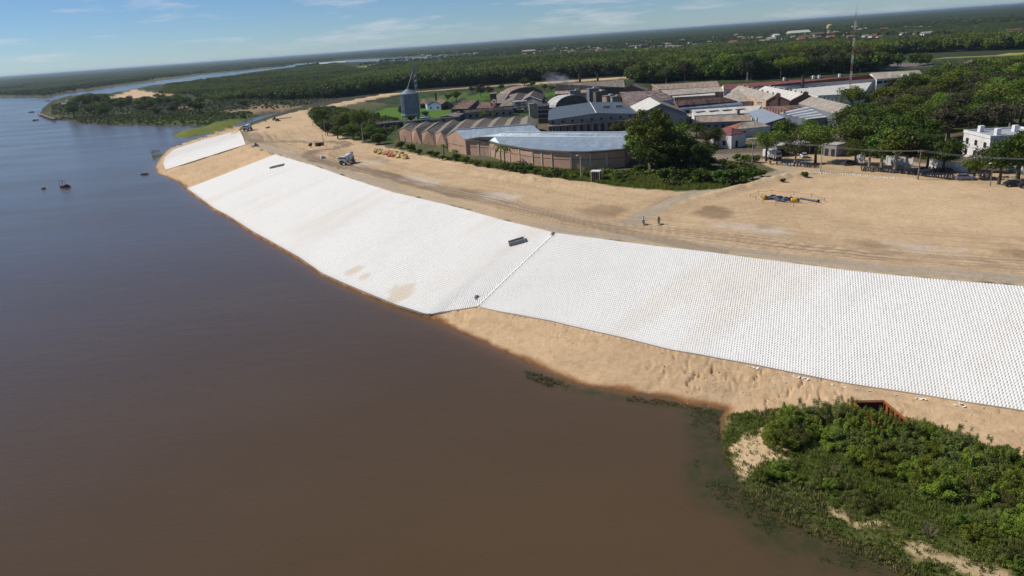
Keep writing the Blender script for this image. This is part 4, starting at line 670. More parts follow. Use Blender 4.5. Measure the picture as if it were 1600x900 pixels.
# white low roof with skylights, silver wedge, tan annex
b, P, c = bld('white_skylight_hall', 'low hall with white roof and a row of dark skylights', {'a': (1085, 181.5, 4.6), 'd': (1180, 176.5, 4.6), 'e': (1190, 165, 6), 'f': (1081, 172.5, 6)}, [(['a', 'd', 'e', 'f'], WHITER)], [(['a', 'd', 'e', 'f', 'a'], WHITEW)])
for u in (.06, .27, .47, .67):
    q = P['a'].lerp(P['d'], u+.05).lerp(P['f'].lerp(P['e'], u+.05), .55); MB().box((q.x, q.y, q.z+.3), (4.0, 1.6, .35), .15).build('skylight', plain((.12, .12, .12), .5), b, c)
b, P, c = bld('silver_wedge_shed', 'pale silver wedge roofed shed ending in a row of rusty parapet teeth', {'a': (1190, 195.5, 3.4), 'd': (1227, 183.5, 3.4), 'e': (1192, 170, 5.6), 'f': (1170, 176, 5.6)}, [(['a', 'd', 'e', 'f'], PALER)], [(['a', 'd', 'e', 'f', 'a'], SLATEW)]); rowpieces(b, c, P['d'], P['e'], 8, 1.5, 3.5, 6.3, BRICK_D, 'parapet_tooth', .4, .5)
b, P, c = bld('tan_annex', 'long low tan roofed annex behind the terracotta cottage', {'a': (1090, 192, 3.2), 'd': (1196, 188.5, 3.2), 'e': (1182, 177.5, 5), 'f': (1088, 183, 5)}, [(['a', 'd', 'e', 'f'], TANR)], [(['a', 'd', 'e', 'f', 'a'], SLATEW)]); rowpieces(b, c, P['a'], P['d'], 9, 1.2, .9, 2.3, DARK, 'window'); q = P['f'].lerp(P['e'], .7); MB().box((q.x, q.y, q.z+.9), (.9, .9, 2)).build('chimney', BRICK_D, b, c)
# stepped brick gables, their shade put into the dark brick colour
def stepped(label, l, p, r, q, l2, m1, m2):
    b, P, c = bld('brick_gable_mill', label, {'l': (*l, 6), 'p': (*p, 9.2), 'r': (*r, 6), 'q': (*q, 9.2), 'l2': par('l', 'p', 'q'), 'r2': par('r', 'p', 'q')}, [(['l2', 'l', 'p', 'q'], m1), (['r', 'r2', 'q', 'p'], m2)], [(['l', 'p', 'r'], BRICK_D), (['l', 'l2'], PEACH), (['r', 'r2'], BRICK_D), (['l2', 'q', 'r2'], BRICK_D)])
    L = (P['r']-P['l']).length
    pz = P['p'].z; up = Vector((0, 0, .35))
    for s_ in 'lr': MB().slab([P[s_]+up+Vector((0, -.25, 0)), P['p']+up+Vector((0, -.25, 0)), P['p']+up+Vector((0, .45, 0)), P[s_]+up+Vector((0, .45, 0))], .5).build('coping', BRICK_D, b, c)
    for k, (u0, u1, z0, z1) in enumerate([(.40, .60, pz-1.2, pz+.75), (.45, .55, pz+.7, pz+1.1)]): wallpiece(b, c, P['l'], P['r'], L*u0+.02, L*u1-.02, z0, z1, BRICK_D, 'parapet_step', .15+.004*k, .5)
    for u in (0, .5, 1): wallpiece(b, c, P['l'], P['r'], (L-.6)*u, (L-.6)*u+.6, -.2, 5.8 if u != .5 else 8.4, walling('gable_pier', (.16, .09, .07), (.10, .06, .05)) if u == 0 else DARKW, 'pilaster', .24, .3)
    wallpiece(b, c, P['l'], P['r'], L*.42, L*.58, 2, 4.2, DARK, 'window'); mb = MB()
    for k in range(7):
        w = P['p'].lerp(P['q'], .08+.13*k); mb.box((w.x, w.y, w.z+.5), (.7, 1.1, .9))
    mb.build('ridge_vent', CONC, b, c); return b, P, c
b, P, c = stepped('mill with stepped shaded brick gable and pale roof, left of the pair', (1197, 158.5), (1213, 149), (1234, 158), (1155, 134), None, FIBRE_W, FIBRE_W)
stepped('mill with stepped shaded brick gable beside the single stack, right of the pair', (1235.5, 158), (1257, 147), (1281, 156), (1196, 135), None, WHITER, FIBRE_W)
b, P, c = bld('dormer_range', 'low range of peach walled dormers with pale roof before the stepped gables', {'a': (1152, 159.5, 4.4), 'd': (1176, 158.5, 4.4), 'e': (1152, 139, 7.4), 'f': (1131, 151.8, 5.0)}, [(['a', 'd', 'e', 'f'], FIBRE_W)], [(['a', 'd'], PEACH), (['d', 'e'], PEACH), (['f', 'a'], PEACH)]); wallpiece(b, c, P['a'], P['d'], 1, 2.5, .8, 2.6, DARK, 'window')
b, P, c = mono('peach walled cube with pale roof touching the left stepped gable', (1183, 160), (1196.5, 160.5), (1196, 156), (1178, 154.5), FIBRE_W, PEACH, 5.6, 5.0, 'peach_lodge'); wallpiece(b, c, P['a'], P['d'], 1, 2.2, 1.5, 3, DARK, 'window')
# grey sheds at right
b, P, c = bld('grey_roof_shed', 'grey ribbed roof shed whose shaded bluish gable looks to the trees', {'l': (1307.5, 179, 5.5), 'p': (1331, 166, 8.5), 'r': (1349, 171, 5.5), 'q': (1269, 151, 8.5), 'l2': par('l', 'p', 'q'), 'r2': par('r', 'p', 'q')}, [(['l2', 'l', 'p', 'q'], FIBRE_W), (['r', 'r2', 'q', 'p'], WHITER)], [(['l', 'p', 'r'], SLATEW), (['l', 'l2'], SLATEW), (['r', 'r2'], SLATEW), (['l2', 'q', 'r2'], SLATEW)])  # bluish dark shade of the gable is put into the wall colour
L = (P['r']-P['l']).length; wallpiece(b, c, P['l'], P['r'], L*.55, L*.55+.9, -.2, 7.6, PAINTW, 'pilaster', .25, .3); wallpiece(b, c, P['l'], P['r'], L*.38, L*.38+.5, -.2, 5, PAINTW, 'pilaster', .2, .3); wallpiece(b, c, P['l'], P['r'], L*.68, L*.68+1.4, .8, 3, DARK, 'window')
for k in range(6): q = P['p'].lerp(P['q'], .3+.1*k); MB().tube([(q.x, q.y, q.z), (q.x, q.y, q.z+1.1)], .35, 8).build('roof_vent', STEEL, b, c)
b, P, c = bld('skylight_shed', 'low shed with blue and white striped translucent roof', {'a': (1262, 187, 3.4), 'd': (1306, 182, 3.4), 'e': (1262, 167.5, 5), 'f': (1219, 177, 5)}, [], [(['a', 'd'], SLATEW), (['d', 'e'], SLATEW), (['f', 'a'], SLATEW)])
for k in range(9):
    u0, u1 = k/9, (k+1)/9; t4 = [P['a'].lerp(P['f'], u0), P['d'].lerp(P['e'], u0), P['d'].lerp(P['e'], u1), P['a'].lerp(P['f'], u1)]; MB().slab([p+Vector((0, 0, .25+.03*(k % 2))) for p in t4], .18, uv=[(0, 0), (20, 0), (20, 2), (0, 2)]).build('roof_strip', (WHITER, BLUER)[k % 2], b, c)
b, P, c = bld('rust_roof_shed', 'dark rusty roofed shed below the stepped brick gables', {'a': (1213, 176, 3.8), 'd': (1266, 170, 3.8), 'e': (1262, 164.5, 4.8), 'f': (1198, 167, 4.8)}, [(['a', 'd', 'e', 'f'], RUSTR)], [(['a', 'd'], BRICK_D), (['d', 'e'], BRICK_D), (['f', 'a'], BRICK_D)]); rowpieces(b, c, P['a'], P['d'], 5, 1.2, .8, 2.2, DARK, 'window')
# long red roof, white rear range
b, P, c = bld('red_roof_range', 'very long building with dark red roof and white parapet walls', {'a': (1168, 138.5, 6.2), 'd': (1366, 122.8, 6.2), 'e': (1357.5, 117.5, 8.4), 'f': (1131, 132, 8.4), 'a0': (1131, 140.5, 6.2), 'g': off('e', 2, 12, 6), 'h': off('f', 2, 12, 6), 'i': (1200, 139.5, 5), 'j': (1370, 125.5, 5), 'k': (1368, 123.2, 5.8), 'l': (1198, 137, 5.8)}, [(['a0', 'd', 'e', 'f'], REDR), (['g', 'h', 'f', 'e'], REDR), (['i', 'j', 'k', 'l'], WHITER)], [(['i', 'j'], WHITEW), (['i', 'l'], WHITEW), (['j', 'k'], WHITEW), (['a0', 'd'], WHITEW), (['d', 'e', 'g'], WHITEW), (['a0', 'f', 'h'], WHITEW), (['h', 'g'], WHITEW)]); rowpieces(b, c, P['i'], P['j'], 13, 2.4, 3.4, 4.5, DARK, 'window')
for u in (.42, .62, .66, .8): q = P['f'].lerp(P['e'], u); MB().box((q.x, q.y, q.z+.8), (1, 1, 1.8)).build('roof_vent', PAINTW, b, c)
b, P, c = bld('white_yard_block', 'blank white walled block in the yard under the long red roof', {'a': (1278, 150, 4.6), 'd': (1350, 146, 4.6), 'e': (1362, 129, 4.6), 'f': (1238, 140, 4.6)}, [(['a', 'd', 'e', 'f'], WHITER)], [(['a', 'd', 'e', 'f', 'a'], WHITEW)]); wallpiece(b, c, P['a'], P['d'], 1.5, 4, 1, 3.6, TANW, 'door'); wallpiece(b, c, P['f'], P['a'], 4, 6, 1.2, 3.4, DARK, 'window')
b, P, c = bld('pale_roof_range', 'wide pale grey roofed building at the right end of the red roof', {'a': (1370, 124.5, 6), 'd': (1442, 118.5, 6), 'e': (1436, 110.3, 8.4), 'f': (1361, 114.5, 8.4), 'g': off('e', 3, 10, 6), 'h': off('f', 3, 10, 6)}, [(['a', 'd', 'e', 'f'], FIBRE_W), (['g', 'h', 'f', 'e'], FIBRE_W)], [(['a', 'd'], WHITEW), (['d', 'e', 'g'], WHITEW), (['a', 'f', 'h'], WHITEW), (['h', 'g'], WHITEW)]); rowpieces(b, c, P['a'], P['d'], 7, 3, 3.8, 5.2, DARK, 'window')
for u in (.55, .68): q = P['a'].lerp(P['d'], u); MB().box((q.x, q.y-1, q.z+.9), (2, 1.6, 1.8)).build('roof_vent', PAINTW, b, c)

# ---------------------------------------------------------------- houses by the entrance road
x, y, _ = at(1142, 232.5); corner = Vector((x, y, 0)); R2 = V3((1164.5, 228, 0)); d1 = (R2-corner).normalized(); d1.z = 0; L1 = (R2-corner).length; d2 = Vector((-d1.y, d1.x, 0)); d2 = d2 if d2.y > 0 else -d2
b, P, c = bld('white_house', 'small white house with dark red hipped roof beside the entrance road', {'a': corner+Vector((0, 0, 4.4)), 'd': corner+d1*L1+Vector((0, 0, 4.4)), 'e': corner+d1*L1+d2*9+Vector((0, 0, 4.4)), 'f': corner+d2*9+Vector((0, 0, 4.4)), 'p': corner+d1*L1*.5+d2*3.0+Vector((0, 0, 6.2)), 'q': corner+d1*L1*.5+d2*6+Vector((0, 0, 6.2))}, [(['a', 'd', 'p'], REDR), (['d', 'e', 'q', 'p'], REDR), (['e', 'f', 'q'], REDR), (['f', 'a', 'p', 'q'], REDR)], [(['a', 'd', 'e', 'f', 'a'], WHITEW)], 'house')
wallpiece(b, c, P['a'], P['d'], 2.2, 3.4, .2, 2.4, DARK, 'window'); wallpiece(b, c, P['f'], P['a'], 1.4, 2.4, .9, 2.4, DARK, 'window'); wallpiece(b, c, P['f'], P['a'], 5.4, 6.6, .9, 2.4, DARK, 'window'); wallpiece(b, c, P['a'], P['d'], -.1, .4, -.2, 4.3, PAINTW, 'pilaster', .2, .5)
x, y, _ = at(1167, 212, 0); b, P, c = bld('terracotta_cottage', 'cottage with orange terracotta hipped roof and two white chimneys', {'a': Vector((x-6, y-4, 3)), 'd': Vector((x+8, y-2, 3)), 'e': Vector((x+7, y+6, 3)), 'f': Vector((x-7, y+4, 3)), 'p': Vector((x-1, y+1, 4.9)), 'q': Vector((x+3, y+2, 4.9))}, [(['a', 'd', 'q', 'p'], FIBRE_W), (['d', 'e', 'q'], FIBRE_W), (['e', 'f', 'p', 'q'], TERRA), (['f', 'a', 'p'], TERRA)], [(['a', 'd', 'e', 'f', 'a'], WHITEW)], 'cottage')
for k in (2.6, 4.4): MB().box((x+k, y+2.6, 5.0), (.6, .6, 2.4)).build('chimney', PAINTW, b, c)
wallpiece(b, c, P['a'], P['d'], 3, 4.4, .9, 2.3, DARK, 'window')
b, P, c = mono('grey flat roofed outbuilding left of the terracotta cottage', (1135, 203.5), (1158, 202), (1160, 199), (1137, 200.5), FIBRE_W, TANW, 3.1, 2.8, 'outbuilding'); wallpiece(b, c, P['a'], P['d'], 1, 2, 0, 2.1, DARK, 'door')
# white flat roofed villa at right
cA = V3((1549, 236.5, 0)); cA.z = 0; g = V3((1512, 228, 0)); d1 = Vector((126.1-125.0, 194.8-183.2, 0)).normalized(); H8 = Vector((0, 0, 6.6)); d2 = Vector((d1.y, -d1.x, 0)); L1, L2 = 13.5, 15
A0 = V3((1548, 216.5, 6.6)); b, P, c = bld('white_villa', 'white two storey flat roofed villa half hidden by trees at the right edge', {'a': A0, 'd': A0+d2*L2, 'e': A0+d2*L2+d1*L1, 'f': A0+d1*L1}, [(['a', 'd', 'e', 'f'], plain((.36, .37, .39), .8))], [(['a', 'd', 'e', 'f', 'a'], WHITEW)], 'villa')
for k, (A, B, L) in enumerate(((P['a'], P['d'], L2), (P['f'], P['a'], L1), (P['d'], P['e'], L1), (P['e'], P['f'], L2))): wallpiece(b, c, A, B, -.1, L+.1, 6.5, 7.3, PAINTW, 'parapet', .16+.004*k, .3)
for u, v in ((.2, .8), (.25, .3), (.7, .6)): q = P['a']+d2*L2*u+d1*L1*v; MB().box((q.x, q.y, q.z+1), (1.2, 1.2, 1.9)).build('chimney', PAINTW, b, c)
rowpieces(b, c, P['f'], P['a'], 3, 1.4, 3.9, 5.3, GLASS, 'window'); rowpieces(b, c, P['f'], P['a'], 3, 1.4, .9, 2.4, GLASS, 'window'); rowpieces(b, c, P['a'], P['d'], 3, 1.4, 3.9, 5.3, GLASS, 'window')
# gatehouse range
def flat_house(label, p0, p1, depth, h, wm, rm, name='gatehouse', cat='house', ops=4):
    A, B = V3((*p0, 0)), V3((*p1, 0)); d = (B-A).normalized(); n = Vector((-d.y, d.x, 0)); n = n if n.y > 0 else -n; H = Vector((0, 0, h))
    b, P, c = bld(name, label, {'a': A+H, 'd': B+H, 'e': B+n*depth+H, 'f': A+n*depth+H}, [(['a', 'd', 'e', 'f'], rm)], [(['a', 'd', 'e', 'f', 'a'], wm)], cat); rowpieces(b, c, P['a'], P['d'], ops, 1.2, .1, 2.2, DARK, 'door'); return b
flat_house('low grey porch building behind the white truck', (1213, 245), (1233, 242.5), 5, 3.2, GREYW, CONC); flat_house('low pale office range behind the tree on the forecourt', (1248, 241), (1273, 239), 5, 3.2, TANW, CONC, ops=3); flat_house('small grey gatehouse with a dark arched door among the street trees', (1286, 243), (1306, 245), 5, 3.4, GREYW, CONC, ops=2)
def wall_run(label, p0, p1, h, m, k=6):
    A, B = V3((*p0, 0)), V3((*p1, 0)); d = B-A; L = d.length; ang = math.atan2(d.y, d.x); b = empty('boundary_wall', (A+B)/2); tag(b, label, 'wall')
    MB().box((0, 0, h/2-.2), (L, .2, h+.4), ang).build('panel', m, b); MB().box((0, 0, h+.06), (L+.1, .32, .12), ang).build('coping', PAINTW, b)
    for i in range(k+1): q = d*(i/k-.5); MB().box((q.x, q.y, h/2-.1), (.35, .35, h+.5), ang).build('pier', PAINTW, b)
wall_run('white painted boundary wall behind the parked motorbikes', (1450, 262), (1510, 269), 2.2, WHITEW, 8); wall_run('short white boundary wall behind the trunks of the street trees', (1385, 256.5), (1425, 260), 2.2, WHITEW, 5); wall_run('white boundary wall showing left of the street trees', (1336, 252.5), (1350, 253.5), 2.0, WHITEW, 2); wall_run('dull grey boundary wall at the far right beyond the big tree', (1575, 268), (1640, 274), 1.8, GREYW, 6)
# ================================================================ trees, shrubs, woods
LEAF = leafy('leaves_mid_green', (.058, .088, .012), (.175, .215, .034)); LEAF_D = leafy('leaves_dark_green', (.036, .064, .010), (.105, .155, .022)); LEAF_L = leafy('leaves_light_green', (.07, .105, .012), (.20, .245, .035)); LEAF_O = leafy('leaves_olive', (.045, .05, .02), (.12, .115, .045)); LEAF_B = leafy('leaves_brownish', (.06, .052, .03), (.13, .11, .06)); LEAF_S = leafy('leaves_shrub', (.095, .135, .016), (.31, .37, .055), .42)
LEAF_F = leafy('leaves_feathery', (.09, .115, .025), (.24, .26, .07), .35); TWIG = plain((.20, .16, .11), .9, 0, .3, 3); LEAF_G = leafy('grass_blades', (.08, .11, .018), (.24, .27, .06), .35); LEAF_Y = leafy('pale_grass_blades', (.10, .11, .03), (.26, .24, .09), .3); LEAF_W = leafy('water_weed', (.040, .060, .014), (.11, .14, .035), .1)
BARK = plain((.10, .08, .06), .9, 0, .4, 3); BARK_P = plain((.26, .24, .20), .9, 0, .4, 3)
def leaves_np(clumps, n, size, rng, flat=.35, fill=.55):
    """leaf-sized quads through the volume of each clump (x, y, z, rx, rz)"""
    cl = np.array(clumps); w = cl[:, 3]**2*cl[:, 4]; w = w**.75; k = rng.choice(len(cl), n, p=w/w.sum()); c = cl[k]
    d = rng.normal(size=(n, 3)); d /= np.linalg.norm(d, axis=1)[:, None]; rr = rng.random(n)**(1-fill)
    rr = np.where(rng.random(n) < .12, rr*1.18, rr)
    p = c[:, :3]+d*rr[:, None]*np.stack([c[:, 3], c[:, 3], c[:, 4]], 1)
    nn = d*.8+rng.normal(size=(n, 3))*.7+np.array((0, 0, flat)); nn /= np.linalg.norm(nn, axis=1)[:, None]
    a = np.cross(nn, rng.normal(size=(n, 3))); a /= np.linalg.norm(a, axis=1)[:, None]; b = np.cross(nn, a)
    s = size*rng.uniform(.55, 1.25, n)[:, None]; a *= s; b *= s*.62
    bend = nn*s*.18
    V = np.stack([p-a, p+b+bend, p+a, p-b+bend], 1).reshape(-1, 3); Q = np.arange(4*n).reshape(n, 4)
    tc_ = rng.random(len(cl)); t = np.clip(tc_[k]*.55+rng.random(n)*.45, 0, 1)
    return V, Q, np.repeat(t, 4)
def clump_set(rng, n, cx, cz, rx, rz, cr_, base=0.0):
    out = []
    for i in range(n):
        d = rng.normal(size=3); d /= np.linalg.norm(d); d[2] = d[2]*.8+.15; q = rng.uniform(.55, 1.0)
        s = cr_*rng.uniform(.65, 1.3); out.append((d[0]*rx*q, d[1]*rx*q, cz+d[2]*rz*q, s, s*rng.uniform(.6, .85)))
    out.append((0, 0, cz, rx*.55, rz*.6)); return out
def leaf_mesh(name, clumps, n, size, m, seed):
    rng = np.random.default_rng(seed); V, Q, t = leaves_np(clumps, n, size, rng); me = np_mesh(name, V, Q, m); attr(me, 'tint', t); return me
def trunk_mesh(clumps, h0, r, m, seed, stems=1):
    rng = random.Random(seed); mb = MB()
    for s in range(stems):
        a = rng.uniform(0, 6.28); ox, oy = (.35*math.cos(a+s*2.1), .35*math.sin(a+s*2.1)) if stems > 1 else (0, 0)
        mb.tube([(ox, oy, -.3), (ox*1.5+rng.uniform(-.15, .15), oy*1.5+rng.uniform(-.15, .15), h0*.5), (ox*2.2, oy*2.2, h0)], [r*1.3, r, r*.75], 7)
    for c in rng.sample(list(clumps), min(len(clumps), 9)):
        e = Vector(c[:3]); s0 = Vector((0, 0, h0*rng.uniform(.7, 1))); md_ = s0.lerp(e, .5)+Vector((rng.uniform(-.4, .4), rng.uniform(-.4, .4), .2)); mb.tube([s0, md_, e], [r*.55, r*.32, r*.1], 5)
    o = mb.build('trunk', m, None, link_it=False); me = o.data; bpy.data.objects.remove(o); return me
KINDS = {}
def kind(name, specs):
    KINDS[name] = []
    for i, (n, cz, rx, rz, cr_, leaves, size, m, h0, r, bark, stems) in enumerate(specs):
        seed = sum(map(ord, name))*31+i; cl = clump_set(np.random.default_rng(seed), n, 0, cz, rx, rz, cr_); KINDS[name].append((leaf_mesh('crown', cl, leaves, size, m, seed), trunk_mesh(cl, h0, r, bark, seed, stems)))
# prototypes stand 10 m high
kind('round', [(24, 5.7, 3.5, 3.1, 1.45, 3200, .245, m, 4.2, .26, BARK, 1) for m in (LEAF, LEAF_D, LEAF_D, LEAF)])
kind('spreading', [(26, 6.6, 4.6, 2.4, 1.5, 3400, .245, m, 4.6, .28, BARK, 1) for m in (LEAF, LEAF_L, LEAF_D)])
kind('tall', [(24, 6.2, 2.1, 3.6, 1.1, 2400, .25, m, 4.5, .22, BARK_P, 1) for m in (LEAF_O, LEAF, LEAF_D)])
kind('olive', [(24, 5.7, 3.3, 3.2, 1.35, 2800, .235, m, 4.5, .24, BARK_P, 1) for m in (LEAF_O, LEAF_O, LEAF_B)])
kind('light', [(24, 5.8, 3.8, 3.0, 1.5, 3200, .245, LEAF_L, 4.2, .26, BARK, 1)]*1)
kind('bare', [(20, 6.2, 3.6, 2.6, 1.1, 480, .30, LEAF_B, 4.6, .24, BARK_P, 1)])
kind('bush', [(16, 4.0, 4.2, 3.6, 2.0, 1500, .55, m, 3, .2, BARK, 3) for m in (LEAF, LEAF_D, LEAF)])
kind('hero', [(64, 5.9, 3.0, 4.1, .72, 6500, .20, m, 5, .24, BARK, 1) for m in (LEAF, LEAF_L)])
TREES = {}
def tree(knd, x, y, h, label=None, group=None, zone=None, wid=1.0, name='tree', cat='tree', var=None, z=None):
    z = gz(x, y) if z is None else z
    b = empty(name, (x, y, z), RNG.uniform(0, 6.28)); b.scale = (h/10*wid, h/10*wid, h/10); tag(b, label, cat, group)
    v = KINDS[knd][var if var is not None else int(RNG.integers(len(KINDS[knd])))]
    child('trunk', v[1], b); child('crown' if cat == 'tree' else 'foliage', v[0], b)
    if zone: TREES.setdefault(zone, []).append((b, proj(x, y, z)[0]))
    return b
def htree(knd, px, base, top, label, wid=1.0, name='tree', cat='tree', var=None, group=None):
    x, y, z = on_ground(px, base); h = (base-top)/ppm(x, y, 4)*.98; return tree(knd, x, y, h, label, group, None, wid, name, cat, var, z)
for a in [('round', 1030, 243, 176, 'tall dark tree behind the huge leafy tree', 1.3, 1), ('round', 1050, 264, 203, 'broad shaded tree in the mass right of the curved warehouse', 1.4, 2), ('spreading', 1076, 264, 211, 'dark wide crowned tree at the right of the shaded mass', 1.0, 2), ('olive', 1062, 240, 203, 'olive tree within the shaded mass near the bright pair', 1.4, 1), ('round', 1096, 264, 221, 'low dark tree closing the shaded mass towards the road', 1.4, 1), ('round', 1010, 270, 212, 'dark tree filling the gap under the huge leafy tree', 1.5, 1), ('round', 1000, 240, 186, 'dark tree between the curved warehouse roof and the huge leafy tree', 1.3, 0)]: htree(a[0], a[1], a[2], a[3], a[4], a[5], var=a[6])
# by the road corner and silo
for a in [('round', 505, 199, 167, 'dark round tree at the far road corner left of the silo', 1.15, 1), ('spreading', 565, 212, 167, 'broad leafy tree standing highest in the clump left of the silo', .85, 0), ('round', 535, 208, 178, 'middle sized tree just right of the dark round corner tree', 1.3, 0), ('olive', 512, 212, 187, 'pale feathery tree at the sand edge of the corner clump', 1.2, 0), ('round', 552, 217, 190, 'low dense tree on the front edge of the corner clump', 1.5, 3), ('round', 583, 220, 193, 'bushy tree at the right end of the corner clump', 1.5, 2), ('light', 543, 193, 172, 'small light green tree behind the corner clump', 1.3, 0), ('round', 528, 217, 196, 'low tree overhanging the sand road beside the corner clump', 1.5, 0)]:
    htree(a[0], a[1], a[2], a[3], a[4], a[5], var=a[6])
htree('bush', 592, 225, 202, 'large rounded bush by the utility pole where the corner clump ends', 1.1, 'bush', 'bush'); htree('bush', 571, 222, 205, 'dark bush at the foot of the corner clump', 1.2, 'bush', 'bush', 1); htree('bush', 627, 232, 217, 'solitary bush at the left corner of the grey gable row', 1.1, 'bush', 'bush')
for i, a in enumerate([('tall', 629, 184, 164, 'slim tree close to the left side of the silo', 1.3), ('round', 665, 185, 171, 'small dark tree close to the right side of the silo', 1.3), ('round', 713, 158, 141, 'dark round tree behind the blue house lawn', 1.4), ('spreading', 700, 160, 146, 'low spreading tree beside the dark round one on the lawn', 1.0), ('round', 738, 146, 134, 'dark tree at the end of the sandy dike', 1.3), ('olive', 752, 152, 130, 'bluish tree behind the tank tower', 1.3), ('olive', 765, 150, 133, 'pale tree between the tank tower and the arched hall', 1.2), ('spreading', 783, 144, 131, 'green tree left above the arched hall', 1.0), ('round', 820, 137, 120, 'tall rounded tree above the arched hall', 1.4), ('round', 851, 142, 130, 'round dark tree right of the arched hall', 1.2), ('round', 862, 144, 131, 'second round dark tree right of the arched hall, by the brown boiler house', 1.2), ('round', 831, 137, 126, 'lower rounded tree just right of the tall one above the arched hall', 1.3), ('light', 757, 187, 173, 'small leafy tree behind the grey gables below the dark gallery', 1.3), ('light', 772, 186, 175, 'second small leafy tree behind the grey gables, under the tank tower', 1.2)]): htree(*a)
# the great tree at the end of the curved warehouse, and its neighbours
htree('hero', 1018, 264, 167, 'huge leafy tree towering at the right end of the curved warehouse', 1.1, var=0); htree('hero', 1001, 262, 196, 'tall shaded tree hugging the end wall of the curved warehouse', 1.3, var=1); htree('round', 1046, 255, 183, 'tall bushy tree immediately right of the huge leafy tree', 1.3, var=0); htree('round', 965, 212, 190, 'round bright tree in front of the blue grey hall', 1.5, var=0); htree('round', 986, 212, 184, 'darker tree between the blue grey hall and the huge leafy tree', 1.0, var=3)
htree('round', 1067, 216, 185, 'first bright round tree of the pair behind the entrance road', 1.2, var=0); htree('round', 1088, 217, 187, 'second, darker round tree of the pair behind the entrance road', 1.15, var=1); htree('olive', 1104, 232, 192, 'dusty olive tree left of the white house', 1.0, var=0); htree('round', 1122, 230, 194, 'dark tree overhanging the white house roof', 1.0, var=2); htree('spreading', 1082, 254, 215, 'spreading dark tree over the shaded hollow', 1.0, var=2); htree('round', 1102, 254, 217, 'rounded dark tree on the right of the shaded hollow', 1.2, var=1); htree('round', 1056, 266, 222, 'thick dark tree in front of the huge leafy tree', 1.2, var=2); htree('round', 1024, 270, 226, 'shaded lower tree under the huge leafy tree', 1.3, var=1)
for px, b_, t_, lab in [(1062, 284, 258, 'dense bush at the left end of the hedge before the hollow'), (1095, 287, 257, 'dense dark bush in the middle of the hedge before the hollow'), (1128, 288, 258, 'big dark bush in the hedge before the hollow, right of centre'), (1152, 287, 256, 'tall dark bush near the right end of the hedge before the hollow'), (1175, 281, 257, 'rounded dark bush at the right end of the hedge before the hollow'), (1190, 276, 262, 'small bush trailing off right of the dark hedge'), (1040, 282, 256, 'tangled bush under the huge leafy tree'), (1002, 272, 252, 'dark bush at the foot of the curved warehouse end')]: htree('bush', px, b_, t_, lab, 1.25, 'bush', 'bush', 1)
for px, b_, t_, lab in [(1152, 250, 237, 'long shaded shrub by the entrance road bend, left part'), (1165, 252, 238, 'shaded shrub by the entrance road bend, middle part'), (1180, 254, 238, 'shaded shrub by the entrance road bend, beside the white truck'), (1172, 231, 222, 'yellow flowering shrub at the right wall of the white house'), (1155, 228, 220, 'dark shrub against the right wall of the white house'), (1257, 276, 264, 'little round bush by the row of white stones'), (1224, 283, 275, 'small weedy bush beside the sandy track')]: htree('bush', px, b_, t_, lab, 1.2, 'bush', 'bush', 0)
# hedge of bushes between the works road and the sand
hed = []
for px in list(range(640, 1000, 9)):
    yb = np.interp(px, [637, 700, 760, 870, 960, 1000], [236, 251, 264, 279, 287, 288])+RNG.normal(-2.5, 1.5); hh = RNG.uniform(6, 15)*(1.4 if px in (786, 787, 820, 829, 838) else 1); x, y, z = on_ground(px+RNG.normal(0, 2), yb)
    o = tree('bush', x, y, hh/ppm(x, y), None, 'bushes in the hedge along the brick warehouses', 'hedge', RNG.uniform(.9, 1.4), 'bush', 'bush', None, z)
order_labels(TREES['hedge'], 'hedge bush between brick warehouses and sand, {} from the left')
def palm(px, base, top, label):
    x, y, z = on_ground(px, base); h = (base-top)/ppm(x, y, 3); b = empty('banana_plant', (x, y, z)); tag(b, label, 'plant'); rng = random.Random(px)
    MB().tube([(0, 0, -.2), (.1, 0, h*.5), (.2, .1, h*.75)], [.22, .18, .1], 7).build('stem', BARK, b)
    for k in range(11):
        a = k*2.4; L = h*.45*rng.uniform(.8, 1.2); up = rng.uniform(.5, 1.1); V, Fc = [], []
        for s in range(6):
            t = s/5; c = Vector((math.cos(a)*L*t, math.sin(a)*L*t, h*.72+up*L*t-1.15*L*t*t)); sd_ = Vector((-math.sin(a), math.cos(a), -.15))*.38*math.sin(.35+2.6*t); V += [c-sd_, c+Vector((0, 0, .06)), c+sd_]
        for s in range(5): Fc += [(3*s, 3*s+1, 3*s+4, 3*s+3), (3*s+1, 3*s+2, 3*s+5, 3*s+4)]
        o = MB().add(V, Fc).build('leaf', LEAF_L, b); attr(o.data, 'tint', np.full(len(V), rng.random()*.7))
palm(783, 258, 220, 'banana plant with long drooping leaves before the curved warehouse'); palm(789, 259, 222, 'second banana plant close by, nearer the pale pilasters'); palm(694, 246, 221, 'thin banana plant by the right warehouse door'); palm(711, 249, 230, 'short banana plant at the silver roofed gable')
